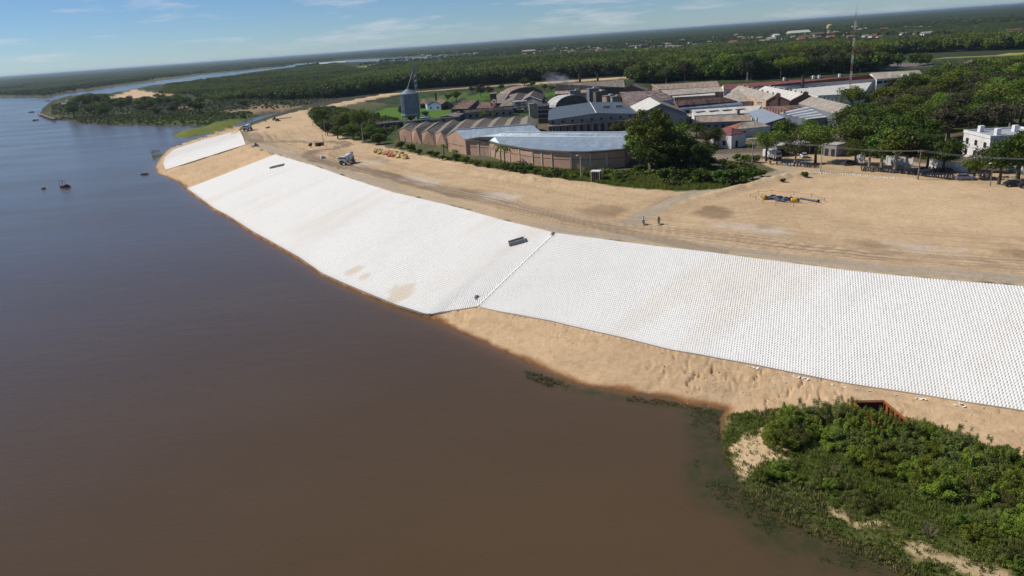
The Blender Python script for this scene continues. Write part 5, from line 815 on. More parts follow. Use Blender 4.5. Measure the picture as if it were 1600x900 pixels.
# trees of the street
for a in [('spreading', 1197, 252, 200, 'spreading olive green tree above the white truck', 1.15, 0), ('olive', 1242, 256, 206, 'thin trunked tree on the forecourt left of the gatehouse', 1.1, 0), ('spreading', 1274, 255, 190, 'large tree over the gatehouse with a slender trunk', 1.05, 0), ('round', 1225, 222, 182, 'leafy tree in front of the striped skylight roof', 1.1, 0), ('round', 1265, 222, 183, 'bright leafy tree just left of the bluish gable', 1.5, 0), ('bare', 1305, 240, 190, 'brownish half bare tree in front of the bluish gable', 1.35, 0), ('round', 1336, 258, 212, 'round green tree behind the parked dark car', 1.2, 0), ('tall', 1358, 262, 208, 'dark street tree with a thin trunk, left of the motorbike row', 1.5, 2), ('tall', 1377, 267, 200, 'tall dark street tree over the motorbike row, second along', 1.5, 2), ('tall', 1398, 270, 194, 'tallest dark street tree over the motorbike row', 1.45, 1), ('tall', 1415, 271, 207, 'slim street tree left of the tall utility pole', 1.35, 0), ('spreading', 1448, 266, 203, 'wide dark tree behind the silver car', 1.05, 2), ('round', 1474, 268, 210, 'rounded tree over the white boundary wall', 1.3, 2), ('spreading', 1455, 240, 198, 'broad tree behind the white boundary wall', .9, 2), ('bare', 1522, 278, 222, 'pale half bare tree before the white villa', .9, 0), ('round', 1520, 280, 243, 'low green tree beside the purple car', 1.2, 0), ('round', 1560, 288, 215, 'dark tree with several trunks before the white villa', 1.15, 1), ('round', 1590, 280, 192, 'large dark tree cutting off the right end of the white villa', 1.2, 2), ('olive', 1541, 270, 225, 'thin olive tree between the villa corner and the lamp', 1.0, 2)]: htree(a[0], a[1], a[2], a[3], a[4], a[5], var=a[6])
for a in [('round', 1575, 262, 212, 'round tree covering the right wall of the white villa', 1.3, 0), ('spreading', 1600, 262, 196, 'tall tree behind the large dark one at the right edge', 1.1, 2), ('round', 1430, 246, 198, 'dense tree above the short white boundary wall', 1.3, 1), ('round', 1345, 236, 186, 'dense green tree beside the bluish gable', 1.3, 0)]: htree(a[0], a[1], a[2], a[3], a[4], a[5], var=a[6])
def scatter(pg, n, dmin, avoid=()):
    pg = np.asarray(pg); lo, hi = pg.min(0), pg.max(0); out = []; tries = 0
    while len(out) < n and tries < n*60:
        tries += 1; q = lo+(hi-lo)*RNG.random(2)
        if not inside(q[:1], q[1:], pg)[0] or any((q[0]-o[0])**2+(q[1]-o[1])**2 < dmin*dmin for o in out) or any(inside(q[:1], q[1:], a)[0] for a in avoid): continue
        out.append(q)
    return out
villa = np.array([[P.x, P.y] for P in [A0-d2*4-d1*6, A0+d2*(L2+3)-d1*6, A0+d2*(L2+3)+d1*(L1+4), A0-d2*4+d1*(L1+4)]])
def zone(nm, pg, n, dmin, kinds, hr, group, fmt, avoid=()):
    for q in scatter(pg, n, dmin, avoid):
        hh_ = RNG.uniform(*hr)
        if nm == 'grove_back':
            px_, py_ = proj(q[0], q[1], hh_); lim = np.interp(px_, [1360, 1440, 1500, 1600], [114, 105, 97, 88])
            if py_ < lim: continue
        tree(kinds[int(RNG.integers(len(kinds)))], q[0], q[1], hh_, None, group, nm, RNG.uniform(1.1, 1.5))
    order_labels(TREES[nm], fmt)
zone('grove_front', [(106, 219), (131, 200), (142, 208), (152, 212), (165, 235), (150, 262), (128, 262), (112, 240)], 24, 6.5, ['round', 'spreading', 'olive', 'tall', 'round'], (9, 13), 'trees of the grove behind the white boundary wall', 'tree at the front of the grove behind the boundary wall, {} from the left', [villa])
zone('grove_mid', [(128, 264), (150, 264), (168, 240), (205, 262), (262, 330), (225, 345), (205, 330), (165, 300), (146, 288)], 52, 8, ['round', 'spreading', 'olive', 'light', 'round', 'bare'], (9, 14), 'trees in the middle of the grove', 'tree in the middle of the grove between villa and works, {} from the left', [villa])
zone('grove_back', [(166, 303), (205, 333), (226, 348), (265, 335), (340, 440), (355, 505), (262, 425), (240, 395), (205, 392), (190, 350), (152, 318)], 62, 9, ['round', 'spreading', 'olive', 'light', 'round'], (9, 14), 'trees at the back of the grove', 'tree at the back of the grove towards the yellow field, {} from the left')
zone('belt_right', poly([(1135, 128), (1130, 114), (1250, 106), (1380, 99), (1384, 112), (1350, 113), (1260, 120), (1190, 126)]), 34, 8.5, ['round', 'olive', 'spreading', 'light', 'round'], (14, 22), 'tall trees behind the red roof', 'tall tree in the belt behind the long red roof, {} from the left')
zone('belt_mid', poly([(976, 134), (985, 118), (1060, 112), (1125, 112), (1128, 122), (1060, 128), (1018, 132)]), 22, 8, ['round', 'olive', 'spreading', 'round'], (12, 18), 'trees behind the tan roofed warehouse', 'tree behind the tan roofed warehouse, {} from the left')
htree('olive', 1041, 131, 100, 'tall pale feathery tree rising behind the tan roofed warehouse', 1.0, var=0)
# headland across the inlet
zone('headland', poly([(80, 168), (120, 156), (170, 156), (260, 158), (330, 163), (400, 166), (395, 174), (330, 176), (250, 186), (130, 187), (75, 182)], -8), 50, 9, ['round', 'spreading', 'round', 'round'], (10, 14), 'dark trees on the headland across the inlet', 'dark tree on the headland across the inlet, {} from the left')
for i, a in enumerate([(134, 172, 141), (148, 168, 142), (165, 166, 141)]):
    x, y, z = on_ground(a[0], a[1], -8); tree('spreading', x, y, (a[1]-a[2])/ppm(x, y, -2)*.8, ['umbrella crowned tree standing above the headland, left of three', 'umbrella crowned tree standing above the headland, middle of three', 'umbrella crowned tree standing above the headland, right of three'][i], None, None, 1.0, z=z)

# ---------------------------------------------------------------- woods nobody could count: points that carry whole trees
def proto(name, n, cz, rx, rz, cr_, leaves, size, m, seed):
    cl = clump_set(np.random.default_rng(seed), n, 0, cz, rx, rz, cr_); o = bpy.data.objects.new(name, leaf_mesh(name, cl, leaves, size, m, seed)); return o
def instancer(name, pts, scl, protos, kindv='stuff'):
    col = bpy.data.collections.new(name+'_kinds')
    for p in protos: col.objects.link(p)
    V = np.asarray(pts, np.float32); me = bpy.data.meshes.new(name); me.vertices.add(len(V)); me.vertices.foreach_set('co', V.ravel()); me.update(); attr(me, 'size', scl)
    ng = bpy.data.node_groups.new(name, 'GeometryNodeTree'); ng.interface.new_socket('Geometry', in_out='INPUT', socket_type='NodeSocketGeometry'); ng.interface.new_socket('Geometry', in_out='OUTPUT', socket_type='NodeSocketGeometry')
    N = ng.nodes.new; gi, go, ip, ci, rv, na = N('NodeGroupInput'), N('NodeGroupOutput'), N('GeometryNodeInstanceOnPoints'), N('GeometryNodeCollectionInfo'), N('FunctionNodeRandomValue'), N('GeometryNodeInputNamedAttribute')
    ci.inputs['Collection'].default_value = col; ci.inputs['Separate Children'].default_value = True; ci.inputs['Reset Children'].default_value = True; ip.inputs['Pick Instance'].default_value = True
    rv.data_type = 'FLOAT_VECTOR'; rv.inputs[1].default_value = (0, 0, 6.283); rv.inputs[0].default_value = (0, 0, 0); na.data_type = 'FLOAT'; na.inputs['Name'].default_value = 'size'
    k = ng.links.new; k(gi.outputs[0], ip.inputs['Points']); k(ci.outputs[0], ip.inputs['Instance']); k(rv.outputs[0], ip.inputs['Rotation']); k(na.outputs[0], ip.inputs['Scale']); k(ip.outputs[0], go.inputs[0])
    o = bpy.data.objects.new(name, me); link(o); o.modifiers.new('trees', 'NODES').node_group = ng; tag(o, kind=kindv); return o
def fill(pg, area, dens=None):
    pg = np.asarray(pg); lo, hi = pg.min(0), pg.max(0); n = int((hi-lo).prod()/area); q = lo+(hi-lo)*RNG.random((n, 2)); q = q[inside(q[:, 0], q[:, 1], pg)]
    if dens is not None: q = q[RNG.random(len(q)) < dens(q[:, 0], q[:, 1])]
    return q
WP = [proto('wood_tree', 11, 5.2, 3.3, 3.4, 1.9, 330, .62, m, 900+i) for i, m in enumerate((LEAF_D, LEAF_D, LEAF, LEAF_O))]
WL = [proto('wood_tree_light', 11, 5.2, 3.3, 3.4, 1.9, 330, .62, m, 930+i) for i, m in enumerate((LEAF_L, LEAF_L, LEAF))]
F1 = poly([(250, 149), (330, 148), (400, 146), (470, 148), (560, 142), (600, 140), (735, 131), (900, 121), (1000, 116), (1130, 104), (1290, 96), (1378, 91), (1420, 84), (1600, 77.5), (1680, 73), (1680, 60), (1600, 64), (1380, 72), (1300, 70), (1130, 78), (1000, 86), (860, 91), (700, 101), (560, 110), (524, 101), (436, 111), (330, 126), (262, 135)], -8)
q = fill(F1, 34, lambda x, y: sstep(fbm(x*.012, y*.012, 3, 200), .18, .4)); q = np.vstack([q, fill(F1, 15, lambda x, y: (dline(x, y, np.vstack([F1[3:12]]))[0] < 25).astype(float))])
q = np.vstack([q, fill(poly([(300, 152), (340, 160), (400, 156), (460, 157), (520, 154), (600, 145), (600, 140), (470, 148), (330, 148)], -8), 34)]); q2 = poly([(470, 151), (560, 145), (735, 134), (900, 123), (1000, 117.5), (1000, 115), (900, 121), (735, 131), (560, 142), (470, 147)], -8); q = np.vstack([q, fill(q2, 14)])
h, g = ground(q[:, 0], q[:, 1], False); ok = ~g['wat'] & ~g['inp']; q, h = q[ok], h[ok]
q_b = fill(poly([(1442, 128), (1452, 120), (1520, 112), (1620, 104), (1640, 125), (1560, 128)], 0), 26); n_b = len(q_b); q3 = np.vstack([fill(poly([(978, 130), (1000, 119), (1130, 108), (1380, 99), (1384, 111), (1362, 112), (1270, 118), (1180, 124), (1125, 126), (1060, 127), (1018, 131)], 0), 22), q_b]); h3, _ = ground(q3[:, 0], q3[:, 1], False); q, h = np.vstack([q, q3]), np.r_[h, h3]
n3_ = len(q3); fr_ = dline(q[:, 0], q[:, 1], poly([(440, 150), (560, 145), (735, 134), (900, 123), (1000, 117), (1130, 105), (1290, 96)], -8))[0]; sz = RNG.uniform(1.0, 1.6, len(q))*(.8+.5*fbm(q[:, 0]*.01, q[:, 1]*.01, 3, 7)); sz = np.where(fr_ < 70, sz*.5+1.1, sz)*(1-.45*sstep(-q[:, 0], 120, 330)); sz[len(q)-n_b:] *= .55; light_leaf = fbm(q[:, 0]*.006, q[:, 1]*.006, 4, 61)+RNG.normal(0, .05, len(q)) > .53+.3*(fr_ < 50)  # front rows get dark leaves, painting in the wood's shaded face
instancer('woods', np.c_[q, h-.3][~light_leaf], sz[~light_leaf], WP); instancer('light_woods', np.c_[q, h-.3][light_leaf], sz[light_leaf], WL)
# town strip, meadow edges, far bank: scattered trees
far_pg = [(poly([(560, 104), (640, 98), (860, 84), (1000, 77), (1120, 70), (1300, 58), (1450, 56), (1600, 52), (1600, 26), (1300, 42), (1000, 64), (800, 76), (640, 87)], -8), 420), (poly([(0, 150), (76, 150), (160, 136), (330, 113), (436, 104), (520, 94), (520, 90), (436, 98), (330, 106), (150, 125), (0, 138), (-150, 150), (-150, 158)], -8), 130), (poly([(1390, 113), (1450, 109), (1450, 106), (1395, 110)], -3), 40)]
Qs = []
for pg, ar in far_pg:
    q = fill(pg, ar, lambda x, y: sstep(fbm(x*.006, y*.006, 3, 220), .3, .55)); Qs.append(q)
q = np.vstack(Qs); h, g = ground(q[:, 0], q[:, 1], False); ok = ~g['wat']; q, h = q[ok], h[ok]; instancer('scattered_trees', np.c_[q, h-.3], RNG.uniform(.6, 1.25, len(q)), WP)
# low scrub: river edge, headland, under the corner clump, banks of the dike
SP = [proto('scrub', 6, .9, 1.3, .8, .8, 110, .34, m, 950+i) for i, m in enumerate((LEAF, LEAF_D, LEAF_L, LEAF_O))]
Qs = []
for pg, z, ar in [([(480, 178), (490, 170), (520, 168), (620, 186), (620, 200), (600, 220), (545, 215), (505, 205)], 0, 7), ([(240, 193), (318, 195), (392, 181), (396, 176), (300, 178), (80, 184), (100, 187), (170, 194)], -8, 14), ([(80, 165), (150, 152), (330, 160), (460, 152), (560, 146), (560, 149), (450, 170), (330, 176), (250, 182), (80, 180)], -8, 40), ([(955, 268), (1060, 276), (1160, 280), (1190, 274), (1180, 286), (1140, 293), (1060, 297), (960, 290), (870, 276), (780, 262), (760, 255), (860, 268)], 0, 11), ([(1240, 232), (1340, 222), (1500, 236), (1500, 255), (1340, 247), (1240, 238)], 0, 9), ([(1010, 255), (1060, 240), (1110, 250), (1180, 262), (1180, 272), (1040, 272)], 0, 5), ([(1195, 205), (1260, 200), (1300, 205), (1260, 225), (1200, 225)], 0, 8)]:
    Qs.append(fill(poly(pg, z), ar))
q = np.vstack(Qs); h, g = ground(q[:, 0], q[:, 1], True); ok = ~g['wat']; q, h = q[ok], h[ok]; instancer('undergrowth', np.c_[q, h-.1], RNG.uniform(.45, 1.15, len(q)), SP)

# ---------------------------------------------------------------- the far woods run on to the horizon as one canopy
def far_canopy():
    az = np.radians(np.arange(-50, 50.01, .16)); r = [1250.0]
    while r[-1] < 40000: r.append(r[-1]*(1.0085 if r[-1] < 9000 else 1.03))
    A, Rr = np.meshgrid(az, r); x = (Rr*np.sin(A)).ravel(); y = (Rr*np.cos(A)).ravel(); wat = inside(x, y, WATER_POLY); ds, _, _ = dline(x, y, WATER_POLY, closed=True)
    clear = np.zeros(x.shape, bool)
    for pg, z in [([(500, 118), (640, 101), (860, 91), (1040, 83), (1160, 76), (1300, 70), (1380, 97), (1640, 86), (1640, 58), (1600, 50), (1450, 54), (1300, 56), (1120, 68), (1000, 75), (860, 82), (640, 88), (500, 100)], -8), ([(1000, 130), (1700, 60), (1700, 90), (1100, 140)], -8)]: clear |= inside(x, y, poly(pg, z))
    clear |= inside(x, y, F1) | inside(x, y, poly([(60, 200), (120, 149), (200, 141), (262, 133), (340, 124), (440, 108), (460, 175), (300, 200)], -8))
    tw = poly([(600, 92), (1000, 76), (1300, 57), (1600, 40), (1600, 27), (1300, 43), (1000, 65), (640, 84)], -8); dtw = inside(x, y, tw)
    edge = (ds < 130*sstep(fbm(x*.002, y*.002, 3, 5), .0, .8)+60)
    n = fbm(x*.035, y*.035, 3, 300); big = fbm(x*.0016, y*.0016, 4, 301)
    m = sstep(big, .22, .36)*(1-clear)*(1-wat)*(1-edge)*np.where(dtw, sstep(n, .58, .66)*.6, 1)
    gap = sstep(fbm(x*.006, y*.0045, 3, 303), .3, .42); z = -8.6 + m*gap*(5.0+9*n+5*(big-.4)*2) - (1-m)*4
    z = z + sstep(Rr.ravel(), 9000, 30000)*30*fbm(x*.0002, y*.0006, 3, 310)
    t = np.clip(.25+.5*fbm(x*.01, y*.01, 3, 320)+.5*(n-.5), 0, 1); idx = np.arange(len(x)).reshape(A.shape); Q = np.stack([idx[:-1, :-1], idx[:-1, 1:], idx[1:, 1:], idx[1:, :-1]], -1).reshape(-1, 4)[:, ::-1]; Q = Q[(m[Q] > .02).any(1)]
    mt, tt, p, L = material('far_canopy'); p.inputs['Roughness'].default_value = .9; p.inputs['Specular IOR Level'].default_value = .05; a = attr_node(tt, 'tint'); nn = noise_of(tt, .11, 5, .7)
    c = mixc(tt, a.outputs['Fac'], (.015, .026, .010), (.050, .066, .020)); c = mixc(tt, ramp(tt, nn.outputs['Fac'], .35, .65, 0, .6), c, (.020, .030, .012)); L(c, p.inputs['Base Color']); bump(tt, nn.outputs['Fac'], p, .8, 5)
    me = np_mesh('far_woods', np.c_[x, y, z], Q, mt); attr(me, 'tint', t); tag(link(bpy.data.objects.new('far_woods', me)), kind='stuff')
far_canopy()

# ---------------------------------------------------------------- the green spit in the foreground
SHRUBS = []
for i, (m, n, fl, sz, rx, hz_) in enumerate([(LEAF_S, 34, 9500, .068, 1.55, 1.0), (LEAF_S, 42, 11500, .065, 1.6, .95), (LEAF_S, 28, 8000, .072, 1.35, 1.1), (LEAF_F, 36, 7000, .060, 1.5, 1.15), (LEAF_F, 28, 5200, .058, 1.2, 1.3), (LEAF, 38, 10000, .068, 1.7, .9)]):
    rg = np.random.default_rng(70+i); cl = []
    for q in range(n):                                    # many sprays of unequal height, some reaching out
        a_ = rg.uniform(0, 6.283); r_ = rx*math.sqrt(rg.random()); top_ = (1.25+rg.uniform(-.35, .75)*hz_)*(1-.38*(r_/rx)**2); s_ = rg.uniform(.2, .5)
        cl.append((math.cos(a_)*r_, math.sin(a_)*r_, max(.3, top_*rg.uniform(.55, 1.05)), s_, s_*rg.uniform(.6, 1.0)))
    for q in range(7): a_ = rg.uniform(0, 6.283); cl.append((math.cos(a_)*rx*.6, math.sin(a_)*rx*.6, 1.9+.5*rg.random(), .16, .42))
    SHRUBS.append((leaf_mesh('foliage', cl, fl, sz, m, 70+i), trunk_mesh(cl, .7, .06, BARK, 70+i, 4)))
def shrub(px, py, h, wid, zone_):
    x, y, z = on_ground(px, py, -9)
    b = empty('shrub', (x, y, z-.1), RNG.uniform(0, 6.28)); b.scale = (h/2.5*wid, h/2.5*wid, h/2.5); tag(b, None, 'shrub', 'shrubs on the green spit'); v = SHRUBS[int(RNG.choice(6, p=[.16, .16, .14, .24, .18, .12]))]; child('stem', v[1], b); child('foliage', v[0], b)
    SHR.setdefault(zone_, []).append((b, proj(x, y, z)[0]))
SHR = {}
BACKROW = [(1222, 668), (1240, 655), (1262, 650), (1290, 648), (1318, 648), (1345, 655), (1372, 662), (1398, 668), (1425, 672), (1452, 680), (1480, 690), (1508, 698), (1538, 708), (1565, 716), (1592, 728), (1622, 742), (1650, 760)]
for i, (px, py) in enumerate(BACKROW): shrub(px, py+(11 if 1320 < px < 1440 else 8), RNG.uniform(2.1, 2.3) if 1320 < px < 1440 else RNG.uniform(2.3, 3.1), RNG.uniform(1.0, 1.3), 'back')
for px, py, hh_ in [(1320, 668, 2.5), (1338, 678, 2.7), (1358, 686, 2.7), (1376, 692, 2.6), (1342, 660, 2.5), (1362, 664, 2.5), (1384, 671, 2.5), (1404, 677, 2.3), (1422, 684, 2.2), (1330, 655, 2.3), (1350, 672, 2.4), (1374, 680, 2.3), (1398, 688, 2.3)]: shrub(px, py, hh_, 1.15, 'pontoon')
for px, py in [(1218, 690), (1245, 690), (1272, 684), (1300, 690), (1330, 692), (1360, 698), (1392, 705), (1424, 710), (1455, 718), (1488, 728), (1520, 738), (1550, 748), (1580, 760), (1612, 775)]: shrub(px+RNG.normal(0, 4), py+RNG.normal(0, 3), RNG.uniform(2.2, 3.0), RNG.uniform(1.1, 1.45), 'second')
for px, py in [(1385, 738), (1415, 742), (1446, 752), (1478, 762), (1508, 775), (1540, 786), (1570, 800), (1602, 815), (1632, 830), (1345, 722)]: shrub(px+RNG.normal(0, 4), py+RNG.normal(0, 4), RNG.uniform(2.0, 2.8), RNG.uniform(1.1, 1.45), 'third')
for px, py in [(1222, 742), (1248, 752), (1275, 762), (1300, 770), (1330, 782), (1352, 795), (1375, 790), (1240, 735), (1290, 748), (1320, 760), (1350, 770), (1200, 748)]: shrub(px+RNG.normal(0, 3), py+RNG.normal(0, 3), RNG.uniform(1.2, 2.1), RNG.uniform(1.0, 1.3), 'left')
for px, py in [(1500, 820), (1530, 835), (1562, 850), (1595, 866), (1545, 812), (1578, 828), (1612, 845), (1560, 872), (1600, 895)]: shrub(px+RNG.normal(0, 4), py+RNG.normal(0, 4), RNG.uniform(1.5, 2.2), RNG.uniform(1.0, 1.3), 'right')
for px, py, lab in [(1452, 838, 'leafless grey bush by the lower sand streak of the spit'), (1300, 742, 'dry twiggy bush among the green shrubs near the sand patch'), (1352, 668, 'bare twigs standing up at the end of the rusty pontoon')]:
    x, y, z = on_ground(px, py, -9); b_ = empty('dry_bush', (x, y, z-.05)); tag(b_, lab, 'bush'); rg = random.Random(px); mb = MB()
    for q in range(34):
        a_ = rg.uniform(0, 6.28); l_ = rg.uniform(.7, 1.5); o_ = Vector((math.cos(a_)*.15, math.sin(a_)*.15, 0)); e_ = o_+Vector((math.cos(a_)*l_*.6, math.sin(a_)*l_*.6, l_)); m_ = o_.lerp(e_, .55)+Vector((rg.uniform(-.1, .1), rg.uniform(-.1, .1), .05)); mb.tube([o_, m_, e_], [.025, .016, .006], 4); mb.tube([m_, m_+Vector((rg.uniform(-.4, .4), rg.uniform(-.4, .4), .35))], [.012, .005], 4)
    mb.build('twigs', TWIG, b_)
for k, f in [('pontoon', 'shrub growing in and before the rusty pontoon, {} from the left'), ('back', 'tall shrub along the beach edge of the spit, {} from the left'), ('second', 'green shrub in the second row of the spit, {} from the left'), ('third', 'green shrub in the third row of the spit, {} from the left'), ('left', 'lower shrub near the sand patch on the spit, {} from the left'), ('right', 'shrub at the right foot of the spit, {} from the left')]: order_labels(SHR[k], f)
def tufts(name, Q, z, blades, hgt, spread, m, rng, lean=.5):
    n = len(Q); N = n*blades; c = np.repeat(np.c_[Q, z], blades, 0); a = rng.uniform(0, 6.283, N); rr = spread*np.sqrt(rng.random(N)); b = c+np.stack([np.cos(a)*rr, np.sin(a)*rr, np.full(N, -.03)], 1)
    hh = np.repeat(hgt*rng.uniform(.5, 1.3, n), blades)*rng.uniform(.6, 1.2, N); ld = rng.uniform(0, 6.283, N); ln = hh*lean*rng.random(N); w = .030+.05*hh
    tip = b+np.stack([np.cos(ld)*ln, np.sin(ld)*ln, hh], 1); pa = ld+1.57+rng.normal(0, .6, N); sd_ = np.stack([np.cos(pa)*w, np.sin(pa)*w, 0*w], 1); md_ = b*.45+tip*.55+np.stack([0*hh, 0*hh, hh*.12], 1)
    V = np.stack([b-sd_, md_-sd_*.8, tip, md_+sd_*.8], 1).reshape(-1, 3); t = np.clip(np.repeat(rng.random(n)*.6, blades)+rng.random(N)*.4, 0, 1)
    me = np_mesh(name, V, np.arange(4*N).reshape(N, 4), m); attr(me, 'tint', np.repeat(t, 4)); tag(link(bpy.data.objects.new(name, me)), kind='stuff')
veg = [(1905, 1115), (1750, 1030), (1600, 968), (1500, 925), (1429, 894), (1380, 872), (1335, 849), (1267, 823), (1221, 800), (1165, 770), (1150, 745), (1135, 712), (1128, 680), (1130, 655), (1140, 640), (1200, 642), (1260, 645), (1330, 645), (1430, 668), (1500, 692), (1560, 714), (1640, 762), (1800, 830), (1950, 900)]
bare = [poly(b_, -9) for b_ in ([(1142, 690), (1160, 676), (1190, 666), (1205, 674), (1222, 692), (1243, 700), (1222, 711), (1192, 713), (1160, 738), (1150, 720)], [(1410, 846), (1440, 848), (1490, 866), (1560, 884), (1640, 915), (1640, 930), (1560, 902), (1490, 882), (1430, 862)], [(1292, 783), (1310, 790), (1340, 806), (1395, 814), (1340, 812), (1300, 795)])]
q = fill(poly(veg, -9), .055); nb_ = np.zeros(len(q), bool)
wx_, wy_ = q[:, 0]+(fbm(q[:, 0]*.9, q[:, 1]*.9, 3, 451)-.5)*4, q[:, 1]+(fbm(q[:, 0]*.9, q[:, 1]*.9, 3, 452)-.5)*4
for b_ in bare: nb_ |= inside(wx_, wy_, b_)
q = q[~nb_ | (RNG.random(len(q)) < .12)]; q = q[RNG.random(len(q)) < .35+.65*sstep(fbm(q[:, 0]*.4, q[:, 1]*.4, 3, 400), .3, .6)]
h, g = ground(q[:, 0], q[:, 1]); k = fbm(q[:, 0]*.18, q[:, 1]*.18, 3, 410) > .54; far_ = RNG.random(len(q)) < .5
tufts('grass', q[~k], h[~k], 7, .42, .20, LEAF_G, RNG); tufts('tall_grass', q[k], h[k], 6, .5, .20, LEAF_Y, RNG)
q = fill(poly([(1080, 640), (1122, 645), (1126, 700), (1150, 752), (1200, 800), (1270, 833), (1400, 890), (1420, 910), (1330, 890), (1240, 862), (1170, 815), (1105, 770), (1085, 720)], WATER), .06, lambda x, y: sstep(fbm(x*.22, y*.22, 4, 420), .36, .60)*(.15+.85*np.exp(-dline(x, y, SHORE_W[3:15])[0]/5.0))); tufts('water_weed', q, np.full(len(q), WATER+.01), 6, .17, .24, LEAF_W, RNG, 1.4)
q = fill(poly([(820, 580), (850, 587), (900, 604), (960, 614), (1050, 628), (1110, 640), (1110, 646), (1040, 634), (940, 622), (860, 606), (825, 592)], WATER), .06, lambda x, y: sstep(fbm(x*.3, y*.3, 4, 430), .45, .65)); tufts('shore_weed', q, np.full(len(q), WATER+.01), 5, .2, .22, LEAF_W, RNG, 1.2)
q = fill(poly([(236, 236), (250, 234), (256, 240), (248, 250), (240, 250)], WATER), 1.2, lambda x, y: sstep(fbm(x*.12, y*.12, 3, 440), .3, .5)); tufts('river_weed', q, np.full(len(q), WATER+.01), 6, .6, .6, LEAF_G, RNG, 1)
q = fill(poly([(955, 270), (1060, 280), (1140, 286), (1140, 294), (1060, 298), (960, 291), (870, 278), (780, 263), (700, 249), (760, 254), (870, 266)], 0), .16); h, g = ground(q[:, 0], q[:, 1]); tufts('roadside_grass', q, h, 6, .9, .5, LEAF_G, RNG)
# ================================================================ single things
BLACK = plain((.02, .02, .022), .55, 0, .2, 3); TYRE = plain((.025, .024, .023), .9, 0, .2, 3); CHROME = plain((.45, .46, .48), .3, .8); CREAM = plain((.62, .58, .48), .6); YELLOWP = plain((.62, .42, .03), .5); BLUEH = plain((.035, .05, .085), .5); GALV = plain((.21, .26, .29), .5, .35, .25, .5); WOODR = plain((.20, .11, .06), .85, 0, .4, 2); SKIN = plain((.32, .19, .12), .6, 0, .1); RUSTO = walling('sunlit_rusty_steel', (.33, .10, .030), (.16, .055, .025)); RUSTD = walling('dark_rusty_steel', (.17, .06, .030), (.09, .035, .02)); CONCD = plain((.27, .26, .25), .9, 0, .35, 1.2)
# ---- silo and its elevator
x, y, _ = at(643, 191); b = empty('grain_silo', (x, y, 0)); tag(b, 'tall round blue grey steel silo with conical roof on legs', 'silo')
r = 4.9; zb, zt = 3.6, 15.6
mb = MB(); n = 48; prof = [(r*.92, zb-.1), (r, zb), (r, zt)]; vs = []
for i, (rr, z) in enumerate(prof): vs += [(rr*math.cos(2*math.pi*k/n)*(1+.004*(k % 2)), rr*math.sin(2*math.pi*k/n)*(1+.004*(k % 2)), z) for k in range(n)]
mb.add(vs, [(i*n+k, i*n+(k+1) % n, (i+1)*n+(k+1) % n, (i+1)*n+k) for i in range(2) for k in range(n)]).build('shell', GALV, b)
mb = MB()
for k in range(24): a = 2*math.pi*k/24; mb.box((math.cos(a)*(r+.08), math.sin(a)*(r+.08), (zb+zt)/2), (.16, .14, zt-zb), a)
o = mb.build('stiffener', GALV, b); o['kind'] = 'stuff'
for z in (6.0, 8.4, 10.8, 13.2): MB().tube([(0, 0, z), (0, 0, z+.12)], r+.06, 48, cap=False).build('hoop', GALV, b)
MB().add([(math.cos(2*math.pi*k/24)*(r+.25), math.sin(2*math.pi*k/24)*(r+.25), zt) for k in range(24)]+[(.5*math.cos(2*math.pi*k/24), .5*math.sin(2*math.pi*k/24), zt+2.6) for k in range(24)], [(k, (k+1) % 24, 24+(k+1) % 24, 24+k) for k in range(24)]+[tuple(range(24, 48)), tuple(reversed(range(24)))]).build('cone_roof', GALV, b); MB().tube([(0, 0, zt+2.5), (0, 0, zt+3.2)], .6, 12).build('cap', GALV, b)
MB().tube([(0, 0, 4.2), (0, 0, 4.8)], r+.15, 40).build('ring_beam', plain((.52, .54, .55), .5), b)
for k in range(10): a = 2*math.pi*k/10; MB().box((math.cos(a)*r*.93, math.sin(a)*r*.93, 2.0), (.3, .3, 4.6), a).build('leg', CONC, b)
MB().tube([(0, 0, 3.8), (0, 0, 1.0)], [r*.8, .5], 20).build('hopper', DARKW, b); MB().box((-.2, -r-.2, 9.8), (.55, .25, 11.5)).build('ladder', STEEL, b)
x2, y2, _ = at(655.5, 189); e = empty('elevator_tower', (x2, y2, 0)); tag(e, 'slender steel lattice grain elevator standing just right of the silo', 'elevator'); Ht = 28
for sx in (-.7, .7):
    for sy in (-.7, .7): MB().box((sx, sy, Ht/2), (.16, .16, Ht+.5)).build('leg', STEEL, e)
mb = MB()
for k in range(20):
    za, zc = k*Ht/20, (k+1)*Ht/20; s = 1 if k % 2 else -1
    for q in (-.7, .7): mb.tube([(-.7*s, q, za), (.7*s, q, zc)], .05, 4).tube([(q, -.7*s, za), (q, .7*s, zc)], .05, 4)
mb.build('bracing', STEEL, e); MB().box((-.2, 0, Ht*.5), (.4, .3, Ht)).build('leg_casing', STEEL, e); MB().box((0, 0, Ht+.7), (2.1, 1.9, 1.9)).build('head', STEEL, e); MB().box((0, 0, Ht-.5), (2.8, 2.6, .12)).build('platform', STEEL, e)
top = Vector((x-x2, y-y2, zt+3.0)); MB().tube([(-.4, 0, Ht+.2), top], .2, 8).build('down_pipe', CONC, e); MB().tube([(.5, 0, 19), (6, 2, 10)], .10, 6).build('stay', STEEL, e)
P0, P1 = V3((598, 192.5, 3.6)), V3((719, 182, 4.8)); b = empty('inclined_pipe', (P0+P1)/2); tag(b, 'long thin pale conveyor pipe on posts passing under the silo', 'conveyor'); MB().box((0, 0, 0), ((P1-P0).length, .7, .45), math.atan2(P1.y-P0.y, P1.x-P0.x), ry=-math.atan2(P1.z-P0.z, (P1-P0).xy.length)).build('gallery', CONC, b)
for k in range(7): q = (P1-P0)*(k/6-.5)*.96; h_ = (P0+P1).z/2+q.z; MB().box((q.x, q.y, q.z-h_/2-.2), (.22, .22, h_+.2)).build('post', CONC, b)

